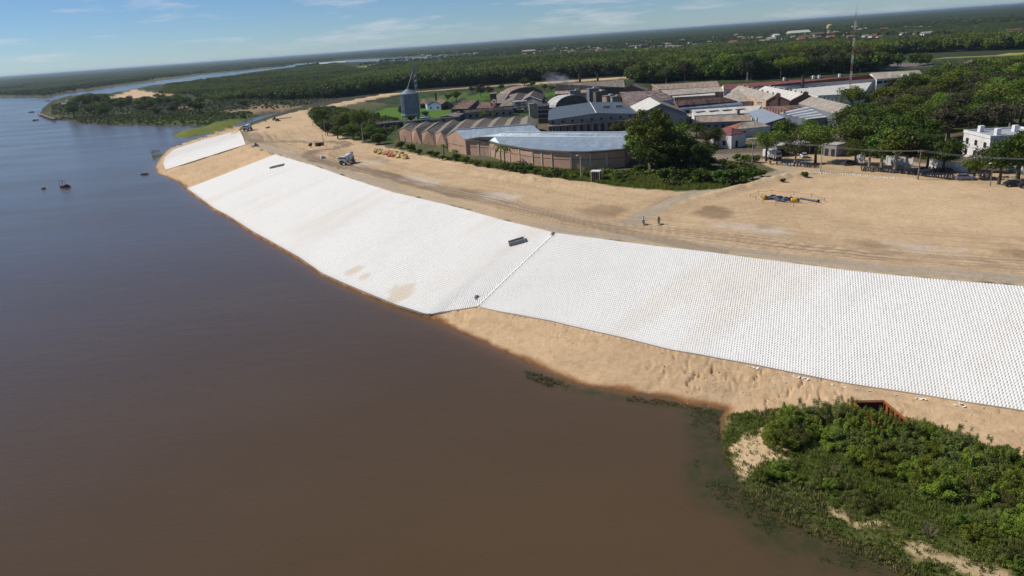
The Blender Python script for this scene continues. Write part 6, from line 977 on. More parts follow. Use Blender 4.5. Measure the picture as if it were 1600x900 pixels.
# ---- vehicles
def wheel(parent, x, y, z, r, w, ax=0):
    t = MB().tube([(x, y-w/2, z), (x, y+w/2, z)], r, 14).build('tyre_wheel', TYRE, parent); MB().tube([(x, y-w/2-.01, z), (x, y+w/2+.01, z)], r*.55, 10).build('rim', CHROME, t)
def mixer(px, py, rz, label):
    x, y, z = on_ground(px, py); b = empty('mixer_truck', (x, y, z), rz); tag(b, label, 'truck', 'concrete mixer trucks')
    MB().box((0, 0, .95), (7.6, .9, .3)).build('chassis', BLACK, b)
    cab = MB().box((3.1, 0, 1.75), (1.7, 2.4, 1.5)).box((3.0, 0, 2.85), (1.5, 2.3, .8), taper=.9).build('cab', PAINTW, b)
    MB().box((3.86, 0, 2.62), (.1, 2.0, .85), ry=-.1).build('windscreen', GLASS, cab); MB().box((3.0, 1.17, 2.5), (.9, .06, .7)).box((3.0, -1.17, 2.5), (.9, .06, .7)).build('side_window', GLASS, cab); MB().box((3.97, 0, 1.05), (.18, 2.4, .4)).build('bumper', BLACK, cab); MB().box((3.98, 0, 1.6), (.06, 1.5, .5)).build('grille', BLACK, cab)
    for s in (-1, 1): MB().box((3.98, s*.95, 1.45), (.08, .35, .25)).build('headlight', CHROME, cab); MB().box((3.9, s*1.4, 2.6), (.12, .3, .5)).build('mirror', BLACK, cab)
    for s in (-1, 1):
        for wx in (2.9, -1.6, -2.9): wheel(b, wx, s*1.0, .52, .52, .36)
        MB().box((-2.25, s*1.0, 1.15), (2.9, .5, .08)).build('mudguard', BLACK, b)
    MB().tube([(1.7, 0, 2.05), (1.2, 0, 2.1), (-.2, 0, 2.35), (-1.6, 0, 2.65), (-2.7, 0, 2.9), (-3.2, 0, 3.0)], [.55, 1.0, 1.28, 1.22, .85, .6], 18).build('drum', PAINTW, b, smooth=True)
    MB().tube([(.85, 0, 2.15), (.65, 0, 2.19)], 1.22, 18).build('drum_band', plain((.25, .35, .5), .5), b); MB().box((-3.1, 0, 1.9), (.3, 1.6, 1.9)).build('pedestal', STEEL, b); MB().box((1.75, 0, 1.7), (.3, 1.6, 1.4)).build('pedestal', STEEL, b)
    MB().add([(-3.0, -.6, 4.0), (-3.9, -.6, 4.0), (-3.9, .6, 4.0), (-3.0, .6, 4.0), (-3.2, -.25, 3.2), (-3.5, -.25, 3.2), (-3.5, .25, 3.2), (-3.2, .25, 3.2)], [(0, 1, 5, 4), (1, 2, 6, 5), (2, 3, 7, 6), (3, 0, 4, 7), (4, 5, 6, 7)]).build('hopper', STEEL, b); MB().box((-4.0, 0, 2.2), (1.2, .5, .15), ry=-.7).build('chute', STEEL, b); MB().box((.6, 1.15, 1.3), (1.1, .4, .7)).build('water_tank', PAINTW, b)
mixer(544, 256, R(248), 'white concrete mixer truck on the haul road by the top of the long mat'); mixer(388, 204, R(262), 'far white concrete mixer truck at the loop of dark tracks by the point')
def car(px, py, rz, paint, label, z=None, L=4.2):
    x, y, z = on_ground(px, py); b = empty('parked_car', (x, y, z), rz); tag(b, label, 'car', 'cars parked under the street trees')
    sec = [(-2.05, .45, .80, .78), (-1.95, .32, .95, .84), (-1.0, .28, 1.0, .86), (.9, .28, .98, .86), (1.8, .32, .82, .82), (2.05, .42, .68, .72)]; V, Fc = [], []
    for (sx, z0, z1, w) in sec: V += [(sx, -w, z0), (sx, -w*1.02, (z0+z1)/2), (sx, -w*.9, z1), (sx, w*.9, z1), (sx, w*1.02, (z0+z1)/2), (sx, w, z0)]
    for i in range(5): Fc += [(i*6+k, i*6+(k+1) % 6, (i+1)*6+(k+1) % 6, (i+1)*6+k) for k in range(6)]
    Fc += [tuple(range(6)), tuple(range(30, 36))]; body = MB().add(V, Fc).build('body', paint, b)
    MB().add([(-1.75, -.72, .95), (1.0, -.72, .95), (1.0, .72, .95), (-1.75, .72, .95), (-1.2, -.56, 1.42), (.25, -.56, 1.42), (.25, .56, 1.42), (-1.2, .56, 1.42)], [(0, 1, 5, 4), (1, 2, 6, 5), (2, 3, 7, 6), (3, 0, 4, 7), (4, 5, 6, 7)]).build('window', GLASS, body); MB().box((-.48, 0, 1.44), (1.4, 1.08, .05)).build('roof', paint, b)
    for s in (-1, 1):
        for wx in (1.3, -1.3): wheel(b, wx, s*.76, .31, .31, .2)
        MB().box((2.03, s*.55, .62), (.06, .32, .14)).build('headlight', CHROME, body); MB().box((-2.04, s*.6, .7), (.06, .25, .16)).build('tail_light', plain((.3, .02, .02), .4), body)
car(1327, 258, R(10), plain((.05, .055, .07), .35, .2, .1, 1, .6), 'dark blue car parked left of the motorbike row, under the round tree'); car(1443, 269, R(5), plain((.40, .42, .44), .35, .3, .1, 1, .6), 'silver car parked behind the motorbike row by the tall utility pole'); car(1508, 281, R(-20), plain((.20, .20, .26), .35, .3, .1, 1, .6), 'bluish purple car parked beside the low green tree'); car(1584, 291, R(-12), plain((.02, .02, .025), .3, .2, .1, 1, .6), 'black car at the right edge behind the lamp post'); car(1606, 293, R(-15), plain((.03, .03, .035), .3, .2, .1, 1, .6), 'second black car cut off by the right edge'); car(1256, 246, R(80), plain((.5, .5, .5), .4, .1, .1), 'pale car in the shade by the office range')
x, y, z = on_ground(1208, 250); b = empty('white_lorry', (x, y, z), R(-70)); tag(b, 'white lorry parked by the shaded shrubs at the road bend', 'lorry'); MB().box((-.9, 0, .8), (5.6, .9, .3)).build('chassis', BLACK, b); cb = MB().box((1.6, 0, 1.6), (1.5, 2.2, 1.5)).box((1.5, 0, 2.6), (1.3, 2.1, .6), taper=.9).build('cab', PAINTW, b); MB().box((2.33, 0, 2.2), (.1, 1.8, .7)).build('windscreen', GLASS, cb); MB().box((-1.4, 0, 2.0), (4.2, 2.3, 2.0)).build('cargo_box', PAINTW, b); MB().box((2.4, 0, .9), (.15, 2.2, .35)).build('bumper', BLACK, cb)
for s in (-1, 1):
    for wx in (1.5, -2.3): wheel(b, wx, s*.95, .45, .45, .3)
def bike_parts(b, paint):
    for wx in (.66, -.66):
        mb = MB(); n = 12
        ring = [(wx+.29*math.cos(2*math.pi*k/n), 0, .31+.29*math.sin(2*math.pi*k/n)) for k in range(n+1)]; mb.tube(ring, .055, 5); mb.tube([(wx, -.07, .31), (wx, .07, .31)], .09, 6); mb.build('tyre_wheel', TYRE, b)
    MB().tube([(.66, .1, .31), (.42, .1, .95)], .03, 5).tube([(.66, -.1, .31), (.42, -.1, .95)], .03, 5).build('fork', CHROME, b); MB().box((0, 0, .42), (.5, .24, .32)).build('engine', STEEL, b); MB().box((.2, 0, .78), (.46, .26, .24), taper=.75).build('fuel_tank', paint, b); MB().box((-.36, 0, .80), (.66, .25, .11)).build('seat', BLACK, b); MB().tube([(.36, -.34, 1.02), (.43, 0, .98), (.36, .34, 1.02)], .02, 5).build('handlebar', BLACK, b); MB().box((.55, 0, .84), (.12, .17, .17)).build('headlight', CHROME, b); MB().box((-.72, 0, .68), (.4, .14, .06), ry=.3).build('mudguard', paint, b); MB().tube([(-.1, .17, .3), (-.8, .19, .42)], .045, 6).build('exhaust', CHROME, b)
def rider_bike(px, py, rz, label, paint):
    x, y, z = on_ground(px, py); b = empty('motorbike', (x, y, z), rz); tag(b, label, 'motorbike'); bike_parts(b, paint); return b
def rider(b, label, shirt, trouser, hairm):
    """seated rider: one skinned body, feet on the pegs, hands on the bar"""
    jn = {'pelvis': (-.32, 0, .93, .15), 'waist': (-.29, 0, 1.08, .135), 'chest': (-.18, 0, 1.32, .165), 'neck': (-.13, 0, 1.50, .06), 'head': (-.08, 0, 1.66, .105), 'top': (-.09, 0, 1.76, .085)}
    for s, k in ((1, 'l'), (-1, 'r')): jn.update({'sh'+k: (-.17, s*.19, 1.42, .07), 'el'+k: (.06, s*.32, 1.20, .048), 'wr'+k: (.30, s*.33, 1.06, .034), 'ha'+k: (.37, s*.33, 1.04, .04), 'hp'+k: (-.28, s*.11, .91, .10), 'kn'+k: (.14, s*.24, .82, .068), 'an'+k: (-.04, s*.23, .40, .045), 'ft'+k: (.14, s*.24, .33, .04)})
    ed = [('pelvis', 'waist'), ('waist', 'chest'), ('chest', 'neck'), ('neck', 'head'), ('head', 'top')]+[q for k in 'lr' for q in (('chest', 'sh'+k), ('sh'+k, 'el'+k), ('el'+k, 'wr'+k), ('wr'+k, 'ha'+k), ('pelvis', 'hp'+k), ('hp'+k, 'kn'+k), ('kn'+k, 'an'+k), ('an'+k, 'ft'+k))]
    ks = list(jn); vs = [jn[k][:3] for k in ks]; es = [(ks.index(a), ks.index(c_)) for a, c_ in ed]; rad = [jn[k][3] for k in ks]; root = 0
    for s in (1, -1):                                        # five fingers closing round the grip
        hnd = ks.index('hal' if s == 1 else 'har')
        for f in range(5):
            oy = s*(-.05+.024*f); p1 = (.40, s*.33+oy, 1.065) if f < 4 else (.345, s*.28, 1.05); p2 = (.43, s*.33+oy, 1.03-.004*f) if f < 4 else (.37, s*.26, 1.02)
            vs += [p1, p2]; rad += [.011, .009]; i = len(vs)-2; es += [(hnd, i), (i, i+1)]
    me = bpy.data.meshes.new('body'); me.from_pydata(vs, es, []); t = bpy.data.objects.new('body', me); COL.objects.link(t); md_ = t.modifiers.new('skin', 'SKIN'); t.modifiers.new('sub', 'SUBSURF').levels = 1
    for i, q in enumerate(me.skin_vertices[0].data): q.radius = (rad[i],)*2; q.use_root = (i == root)
    dg = bpy.context.evaluated_depsgraph_get(); em = bpy.data.meshes.new_from_object(t.evaluated_get(dg)); bpy.data.objects.remove(t); em.materials.clear()
    for m in (shirt, trouser, SKIN, BLACK): em.materials.append(m)
    for p in em.polygons:
        c = p.center; p.material_index = 2 if (c.z > 1.5 or (c.x > .10 and c.z > .96)) else 3 if c.z < .42 else 1 if (c.z < .98) else 0; p.use_smooth = True
    p_ = empty('person', b.location, b.rotation_euler[2]); tag(p_, label, 'person'); bd = child('body', em, p_)
    MB().tube([(-.10, 0, 1.70), (-.10, 0, 1.76), (-.10, 0, 1.82), (-.10, 0, 1.85)], [.118, .122, .09, .03], 12).build('hair', hairm, p_); MB().box((.03, 0, 1.655), (.03, .02, .04)).build('nose', SKIN, p_)
    for s in (1, -1): MB().box((.018, s*.04, 1.69), (.02, .028, .014)).build('eye', BLACK, p_); MB().box((-.08, s*.112, 1.66), (.04, .02, .055)).build('ear', SKIN, p_)
    MB().box((.015, 0, 1.605), (.02, .045, .01)).build('mouth', plain((.2, .08, .07), .6), p_)
m1 = rider_bike(1005.5, 351, R(262), 'dark motorbike ridden along the haul road by the person in white', plain((.05, .02, .02), .4)); rider(m1, 'person in a white shirt riding a dark motorbike on the haul road', PAINTW, BLUEH, BLACK)
m2 = rider_bike(1029.5, 350.5, R(256), 'black motorbike ridden by the person dressed in dark clothes', BLACK); rider(m2, 'person in dark clothes riding a black motorbike on the haul road', plain((.04, .035, .05), .8), BLACK, BLACK)
PARK = empty('motorbike', (0, 0, 0)); bike_parts(PARK, plain((.06, .02, .03), .4)); mbk = []
row = [(px, np.interp(px, [1346, 1400, 1490], [266.5, 270, 280.5])) for px in np.arange(1346, 1489, 4.6)]+[(px, np.interp(px, [1452, 1488], [266.5, 270.5])) for px in np.arange(1453, 1488, 4.6)]+[(px, np.interp(px, [1228, 1276], [258.5, 262])) for px in np.arange(1230, 1277, 5.2)]+[(px, np.interp(px, [1525, 1548], [275, 277])) for px in np.arange(1527, 1549, 5)]+[(1203, 256.5), (1214, 257.5), (1222, 258), (1318, 256.5), (1322, 257.3)]
for i, (px, py) in enumerate(row):
    o = PARK if i == 0 else copy_tree(PARK); x, y, z = on_ground(px+RNG.normal(0, .5), py+RNG.normal(0, .4)); o.location = (x, y, z); o.rotation_euler[2] = R(70)+RNG.normal(0, .25); o.scale = (1.12,)*3; tag(o, None, 'motorbike', 'motorbikes parked under the street trees'); mbk.append((o, px))
    o['_row'] = 0 if i < 32 else 1
fr = [q for q in mbk if q[0]['_row'] == 0]; bk = [q for q in mbk if q[0]['_row'] == 1]; order_labels(fr, 'motorbike in the long row under the street trees, {} from the left'); order_labels(bk, 'parked motorbike apart from the long row, {} from the left')
for q in mbk: del q[0]['_row']
# small works loader, graders
def loader(px, py, rz, label, sc=1.0, paint=YELLOWP):
    x, y, z = on_ground(px, py); b = empty('wheel_loader', (x, y, z), rz, sc); tag(b, label, 'loader'); MB().box((-.6, 0, 1.0), (2.6, 1.5, .9)).build('body', paint, b); MB().box((-.1, 0, 2.0), (1.2, 1.3, 1.2), taper=.9).build('cab', GLASS, b); MB().box((-.1, 0, 2.65), (1.3, 1.4, .12)).build('roof', paint, b)
    for s in (-1, 1):
        MB().tube([(.6, s*.5, 1.2), (1.7, s*.5, 1.0), (2.3, s*.5, .5)], .1, 5).build('arm', paint, b)
        for wx in (.9, -1.3): wheel(b, wx, s*.85, .6, .6, .4)
    MB().box((2.5, 0, .5), (.7, 2.0, .7), taper=.7).build('bucket', STEEL, b)
loader(400, 229, R(200), 'dark little loader standing on the sand between the two far mats', .65, plain((.05, .05, .045), .7)); loader(430, 188, R(15), 'dark loader with a pale load beside a plank on the far sand', .9, plain((.06, .05, .05), .7)); loader(434, 189.5, R(40), 'second machine with a red frame next to the dark far loader', .7, plain((.16, .04, .03), .6))
def beam(px0, px1, w, h, m, name, label, cat, z=.0):
    A, B = Vector(on_ground(*px0)), Vector(on_ground(*px1)); d = B-A; b = empty(name, (A+B)/2); tag(b, label, cat); MB().box((0, 0, h/2), (d.length, w, h), math.atan2(d.y, d.x)).build('beam', m, b)
    for k in (-.4, 0, .4): MB().box((d.x*k, d.y*k, h+.04), (.2, w*1.15, .1), math.atan2(d.y, d.x)).build('batten', m, b)
beam((436, 186), (456, 184), .7, .4, WOODR, 'timber_plank', 'long brown timber lying behind the dark far loader', 'timber'); beam((416, 200.5), (421, 199), .9, .5, WOODR, 'timber_offcut', 'short brown timber piece lying alone on the far sand', 'timber')
# low ruin with weeds
A, B = Vector(on_ground(486, 229)), Vector(on_ground(507, 227)); d = B-A; ang = math.atan2(d.y, d.x); b = empty('brick_bunker', (A+B)/2); tag(b, 'low brick bunker with weeds at its left end amid the sand tracks', 'bunker'); L = d.length
MB().box((.8, 0, .75), (L-2.2, 2.4, 1.6), ang).build('wall', BRICK_D, b); MB().box((.8, 0, 1.62), (L-1.8, 2.8, .16), ang).build('slab', TANW, b); MB().tube([(L*.45, .8, 0), (L*.45, .8, 5)], .12, 6).build('post', WOODP, b); MB().box((1.2, -1.22, .7), (1.0, .08, 1.0), ang).build('opening', DARK, b)
htree('bush', 486, 230, 221, 'weedy bush growing at the left end of the brick bunker', .7, 'bush', 'bush', 0)
x, y, z = on_ground(504, 245.5); b = empty('stone_block', (x, y, z)); tag(b, 'lone pale block with a dark side on the sand by the tracks', 'block'); MB().box((0, 0, .6), (1.7, 1.3, 1.2), .4, taper=.8).build('block', PAINTW, b); MB().box((.9, -.4, .3), (.7, .7, .6), .2).build('block', CONCD, b)
# sacks
SACK = []
for i, m in enumerate((plain((.52, .36, .12), .8), plain((.62, .50, .26), .8), plain((.48, .16, .09), .8))):
    mb = MB(); n = 10; pr = [(-.55, .08), (-.45, .30), (-.1, .36), (.25, .34), (.48, .26), (.58, .07)]
    mb.tube([(a, 0, .24+.05*math.sin(3*a)) for a, _ in pr], [r_ for _, r_ in pr], n); o = mb.build('sack', m, None, smooth=True, link_it=False); SACK.append(o.data); bpy.data.objects.remove(o)
sk = {0: [], 1: [], 2: []}
for i in range(120):
    t = RNG.random(); px = 584+t*52+RNG.normal(0, 1); py = np.interp(t, [0, 1], [236.5, 246.5])+RNG.normal(0, 1.4); x, y, z = on_ground(px, py); k = 2 if .33 < t < .68 and RNG.random() < .75 else int(RNG.integers(0, 2)); o = bpy.data.objects.new('sack', SACK[k]); link(o); o.location = (x, y, z+RNG.choice([0, .0, .35])); o.rotation_euler = (0, RNG.normal(0, .15), RNG.uniform(0, 6.28)); o.scale = (1.5, 1.5, 1.4); tag(o, ('ochre sack in the long heap of filled sacks on the sand', 'pale sack in the long heap of filled sacks on the sand', 'red sack in the middle of the long heap on the sand')[k], 'sack', ('ochre sacks in the heap', 'pale sacks in the heap', 'red sacks in the heap')[k])
# ---- drain outlets set in the mats
def drain(p0, p1, zz, w, label):
    A, B = Vector(on_ground(*p0, -1)), Vector(on_ground(*p1, -1)); d = B-A; L = d.length; ang = math.atan2(d.y, d.x); pit = -math.atan2(d.z, d.xy.length); b = empty('drain_chute', (A+B)/2+Vector((0, 0, .2))); tag(b, label, 'drain')
    Mx = Matrix.Rotation(ang, 3, 'Z') @ Matrix.Rotation(pit, 3, 'Y')
    for s in (-1, 1): c = Mx @ Vector((0, s*w/2, .28)); MB().box(c, (L, .28, .75), ang, ry=pit).build('side_wall', CONCD, b)
    MB().box(Mx @ Vector((0, 0, .06)), (L-.1, w-.25, .12), ang, ry=pit).build('floor', plain((.05, .05, .05), .9), b); MB().box(Mx @ Vector((L/2-.1, 0, .25)), (.25, w+.3, .8), ang, ry=pit).build('head_wall', CONC, b)
drain((796, 390), (821, 378.5), (-1.55, -.75), 1.7, 'open concrete drain chute set in the mat near the seam'); drain((424, 264.5), (443, 259.5), (-2.1, -1.1), 1.8, 'small far concrete drain chute near the top corner of the long mat')
for px, py, z, lab in [(864, 366.5, -.2, 'dark small block at the top end of the mat seam'), (745, 467, -7.2, 'small dark pieces at the lower end of the mat seam')]:
    x, y, z = on_ground(px, py, z); b = empty('concrete_offcut', (x, y, z+.22)); tag(b, lab, 'offcut'); MB().box((0, 0, .15), (.7, .4, .4), .5).build('block', CONCD, b); MB().box((-.3, -.6, .1), (.4, .3, .3), 1.1).build('block', CONC, b)
# torn pieces of white cloth and blocks along the lower edge of the near mat
sc_ = []
for px, py in [(1170, 573), (1176, 575), (1183, 577), (1240, 588), (1248, 590), (1256, 592), (1262, 594), (1300, 601), (1320, 603), (1340, 605), (1360, 607), (1432, 620), (1440, 622), (1446, 622), (1492, 630), (1500, 631), (1508, 633), (1535, 637), (1400, 614), (1275, 596)]:
    x, y, z = on_ground(px, py, -7.8); b = empty('cloth_scrap', (x, y, z), RNG.uniform(0, 3)); tag(b, None, 'scrap', 'white scraps under the mat edge'); s = RNG.uniform(.15, .38); V = [((i/3-.5)*2*s+RNG.normal(0, .04), (j/2-.5)*s+RNG.normal(0, .04), .08+RNG.random()*.14) for j in range(3) for i in range(4)]; me = MB().add(V, [(j*4+i, j*4+i+1, j*4+i+5, j*4+i+4) for j in range(2) for i in range(3)]); me.slab([(-s*.3, -.1, .12), (s*.2, -.15, .14), (s*.3, .06, .16), (-s*.2, .09, .13)], .1); me.build('scrap', WHITE_MAT, b); sc_.append((b, px))
order_labels(sc_, 'torn white scrap under the lower edge of the near mat, {} from the left')
# ---- pump gear on the sand
def lathe_float(px, py, rz, label):
    x, y, z = on_ground(px, py); b = empty('yellow_float', (x, y, z+.52), rz, .7); tag(b, label, 'float'); MB().tube([(-1.1, 0, 0), (-1.0, 0, 0), (-.5, 0, 0), (.5, 0, 0), (1.0, 0, 0), (1.1, 0, 0)], [.5, .66, .74, .74, .66, .5], 18).build('drum', YELLOWP, b, smooth=True)
    for q in (-.55, .55): MB().tube([(q-.05, 0, 0), (q+.05, 0, 0)], .77, 18).build('band', plain((.35, .24, .03), .6), b)
    MB().tube([(1.1, 0, 0), (1.6, 0, -.05)], .42, 12).build('flange', BLACK, b)
lathe_float(1194, 311.5, R(60), 'yellow float at the left end of the hose heap'); lathe_float(1241, 316, R(-20), 'yellow float with a dark flange at the right end of the hose heap')
hz = []
for i in range(16):
    t = i/15; px = 1199+t*34; py = 309.5+t*5+RNG.normal(0, 1.2); x, y, z = on_ground(px, py); L = RNG.uniform(2.5, 4.5); a = R(-28)+RNG.normal(0, .35); o = empty('suction_hose', (x, y, z)); pts = [(math.cos(a)*L*(q/6-.5)-math.sin(a)*.35*math.sin(q*1.3+i), math.sin(a)*L*(q/6-.5)+math.cos(a)*.35*math.sin(q*1.3+i), .28+.55*RNG.random()*math.sin(q/6*3.14)) for q in range(7)]; MB().tube(pts, .17, 8).build('hose', BLUEH if i % 3 else plain((.12, .12, .14), .6), o, smooth=True); MB().tube([pts[-1], (pts[-1][0]+math.cos(a)*.3, pts[-1][1]+math.sin(a)*.3, pts[-1][2])], .23, 10).build('coupling', CHROME, o); tag(o, None, 'hose', 'hoses in the heap between the yellow floats'); hz.append((o, px))
order_labels(hz, 'dark hose in the heap between two yellow floats, {} from the left')
A, B = Vector(on_ground(1250, 311.5)), Vector(on_ground(1279, 316.5)); b = empty('steel_pipe', (A+B)/2+Vector((0, 0, .3))); tag(b, 'long dark steel pipe lying right of the yellow floats', 'pipe'); d = (B-A)/2; MB().tube([-d, d*.93], .24, 12).build('pipe', plain((.10, .11, .13), .5, .3), b); MB().tube([d*.93, d], .42, 12).build('flange', BLACK, b)
ring = [(1172, 308), (1185, 303.5), (1205, 302), (1240, 304.5), (1268, 308), (1288, 315), (1275, 320), (1240, 323.5), (1212, 322), (1192, 318.5), (1181, 312.5), (1172, 308)]; RW = [Vector(on_ground(*p)) for p in ring]; b = empty('rope_barrier', RW[0]); tag(b, 'thin red rope barrier on little stakes round the pump gear', 'rope')
for i in range(len(RW)-1): p, q = RW[i]-RW[0], RW[i+1]-RW[0]; MB().tube([p+Vector((0, 0, .75)), p.lerp(q, .5)+Vector((0, 0, .55)), q+Vector((0, 0, .75))], .035, 4).build('rope', plain((.35, .10, .06), .8), b); MB().tube([p, p+Vector((0, 0, .9))], .05, 5).build('stake', WOODR, b)
# ---- kiosk
x, y, z = on_ground(932, 284); b = empty('kiosk', (x, y, z), R(-24)); tag(b, 'small white framed kiosk with brown lattice front at the sand edge', 'kiosk'); w, dd, hh = 2.4, 2.0, 3.0
for sx in (-1, 1):
    for sy in (-1, 1): MB().box((sx*w/2, sy*dd/2, hh/2), (.18, .18, hh)).build('frame_post', PAINTW, b)
MB().box((0, 0, hh+.1), (w+.4, dd+.4, .2)).build('roof', PAINTW, b); MB().box((w/2-.02, 0, hh/2), (.08, dd-.2, hh-.1)).build('side_panel', BLACK, b); MB().box((-w/2+.02, 0, hh/2), (.08, dd-.2, hh-.1)).build('side_panel', PAINTW, b); MB().box((0, dd/2-.05, hh/2), (w-.2, .06, hh-.1)).build('back_panel', DARK, b)
for k in range(5): MB().box((0, -dd/2, .35+.55*k), (w-.2, .1, .22)).build('slat', WOODR, b)
for k in (-.6, 0, .6): MB().box((k, -dd/2+.12, hh/2), (.14, .08, hh-.1)).build('slat', plain((.42, .26, .12), .8), b)
# ---- poles, lamps, wires
def pole(px, base, top, label, m=CONC, arm=None, r=.13, cat='utility pole', name='utility_pole'):
    x, y, z = on_ground(px, base); h = (base-top)/ppm(x, y, 4); b = empty(name, (x, y, z)); tag(b, label, cat); MB().tube([(0, 0, -.3), (0, 0, h)], [r*1.25, r*.8], 8).build('post', m, b)
    if arm == 'cross': MB().box((0, 0, h-.5), (1.9, .12, .14), .3).build('cross_arm', WOODP, b); [MB().tube([(k, k*.3, h-.42), (k, k*.3, h-.2)], .06, 6).build('insulator', CONC, b) for k in (-.8, 0, .8)]
    if arm == 'lamp': MB().tube([(0, 0, h-.1), (-.6, -.2, h+.15)], .05, 5).build('arm', STEEL, b); MB().box((-.85, -.28, h+.15), (.75, .3, .16), .3).build('lamp_head', PAINTW, b)
    if arm == 'tee': [MB().box((s*.95, 0, h+.02), (1.5, .5, .14), .1).build('lamp_head', PAINTW, b) for s in (-1, 1)]; MB().box((0, 0, h-.1), (2.2, .1, .1), .1).build('arm', STEEL, b)
    return Vector((x, y, z+h))
pole(489, 197, 175, 'thin pole at the outer bend of the sand road, furthest left', WOODP, None, .1); pole(509, 213, 186, 'pale pole before the corner clump, second from the far bend', CONC, 'cross'); pole(568, 224, 195, 'pale pole at the right end of the corner clump', CONC, 'cross'); pole(540, 177, 161, 'far thin pole beyond the corner clump beside the dike', WOODP, None, .1); pole(652, 240, 219, 'pale pole before the first warehouse door', CONC, None, .11); pole(758, 257, 223, 'tall pale pole in the hedge before the curved warehouse', CONC, 'cross'); pole(908, 281, 243, 'street lamp with pale head standing before the curved warehouse', CONC, 'lamp', .12, 'street lamp', 'street_lamp'); pole(939, 285, 262, 'thin bare pole right behind the small kiosk', STEEL, None, .08)
wa = pole(1434, 280.5, 234, 'tall utility pole in front of the parked silver car', WOODP, 'cross', .16); wb = pole(1282, 268, 226, 'utility pole on the forecourt by the little round bush', CONC, 'cross'); pole(1175, 256, 217, 'double armed lamp post beside the white house', CONC, 'tee', .12, 'lamp post', 'lamp_post'); wc = pole(1640, 300, 246, 'utility pole just outside the right edge', WOODP, 'cross')
pole(1547, 291, 255, 'slender lamp post with one bright lamp at the right', WOODP, 'lamp', .09, 'street lamp', 'street_lamp'); pole(1327, 161, 128, 'thin yellowish post inside the works yard', WOODP, None, .08)
def wire(A, B, sag, label):
    pts = [A.lerp(B, k/16)-Vector((0, 0, sag*4*(k/16)*(1-k/16))) for k in range(17)]; b = empty('power_line', A.lerp(B, .5)); tag(b, label, 'wire', 'wires between the utility poles'); MB().tube(pts, .018, 4).build('cable', STEEL, b, b.location)
wd = pole(1190, 251, 214, 'plain pole in the shaded shrubs by the road bend', CONC, 'cross')
for k, s in enumerate((-.7, .7)):
    o_ = Vector((s, s*.3, -.2)); n_ = ('upper', 'lower')[k]
    wire(wb+o_, wa+o_, .6, n_+' wire between the forecourt pole and the tall pole'); wire(wa+o_, wc+o_, .7, n_+' wire from the tall pole to the right edge'); wire(wd+o_, wb+o_, .6, n_+' wire from the shaded pole to the forecourt pole')
# white marker stones along the edge of the sand field
st = []; mb = MB(); mb.box((0, 0, .12), (.5, .4, .3), .2, taper=.7); o = mb.build('marker_stone', PAINTW, None, link_it=False); sm = o.data; bpy.data.objects.remove(o)
for k in range(40):
    t = k/39; px = 1256+t*150; py = np.interp(px, [1256, 1300, 1350, 1406], [269.8, 271, 274.5, 279.5])+RNG.normal(0, .15); x, y, z = on_ground(px, py); o = bpy.data.objects.new('marker_stone', sm); link(o); o.location = (x, y, z); o.rotation_euler[2] = RNG.uniform(0, 3); o.scale = (RNG.uniform(.6, 1.05),)*3; tag(o, None, 'stone', 'white stones edging the sand field'); st.append((o, px))
order_labels(st, 'white marker stone edging the sand field, {} from the left')
# ---- rusty pontoon on the spit
C0, C1, C2 = Vector(on_ground(1377, 640, -8)), Vector(on_ground(1328, 646, -8)), Vector(on_ground(1438, 678, -8)); zb = -8.35; u = (C1-C0); u.z = 0; v = (C2-C0); v.z = 0; v = v-u.normalized()*v.dot(u.normalized())*.6; b = empty('rusty_pontoon', (C0.x, C0.y, zb)); tag(b, 'rusty open steel pontoon half buried in the shrubs of the spit', 'pontoon'); hh = 1.75; th = .14
def plate(a, c, z0, z1, name, m, t=.1): d = c-a; MB().box(((a.x+c.x)/2, (a.y+c.y)/2, (z0+z1)/2), (d.length, t, z1-z0), math.atan2(d.y, d.x)).build(name, m, b)
O = Vector((0, 0, 0)); plate(O, u, 0, hh, 'end_plate', RUSTD); plate(O, v, 0, hh, 'side_plate', RUSTO); plate(u, u+v, 0, hh, 'side_plate', RUSTO); plate(v, u+v, 0, hh, 'end_plate', RUSTO)  # sun and shade put into the rust: orange walls, darker inside
MB().slab([O+Vector((0, 0, hh+.09)), u+Vector((0, 0, hh+.09)), u+v*.1+Vector((0, 0, hh+.09)), v*.1+Vector((0, 0, hh+.09))], .08).build('deck_strip', RUSTD, b); MB().slab([O+v*.1, u+v*.1, u+v, v], .06).build('floor', RUSTD, b)
for k in range(6):
    p = v*(.13+.16*k)+u.normalized()*.16; plate(p, p+v.normalized()*.12, .1, hh, 'rib', RUSTD, .22)
for s_, e_ in ((O, v), (u, u+v)): d = e_-s_; MB().box((s_.x+d.x/2, s_.y+d.y/2, hh+.04), (d.length, .34, .08), math.atan2(d.y, d.x)).build('rim_flange', RUSTO, b)
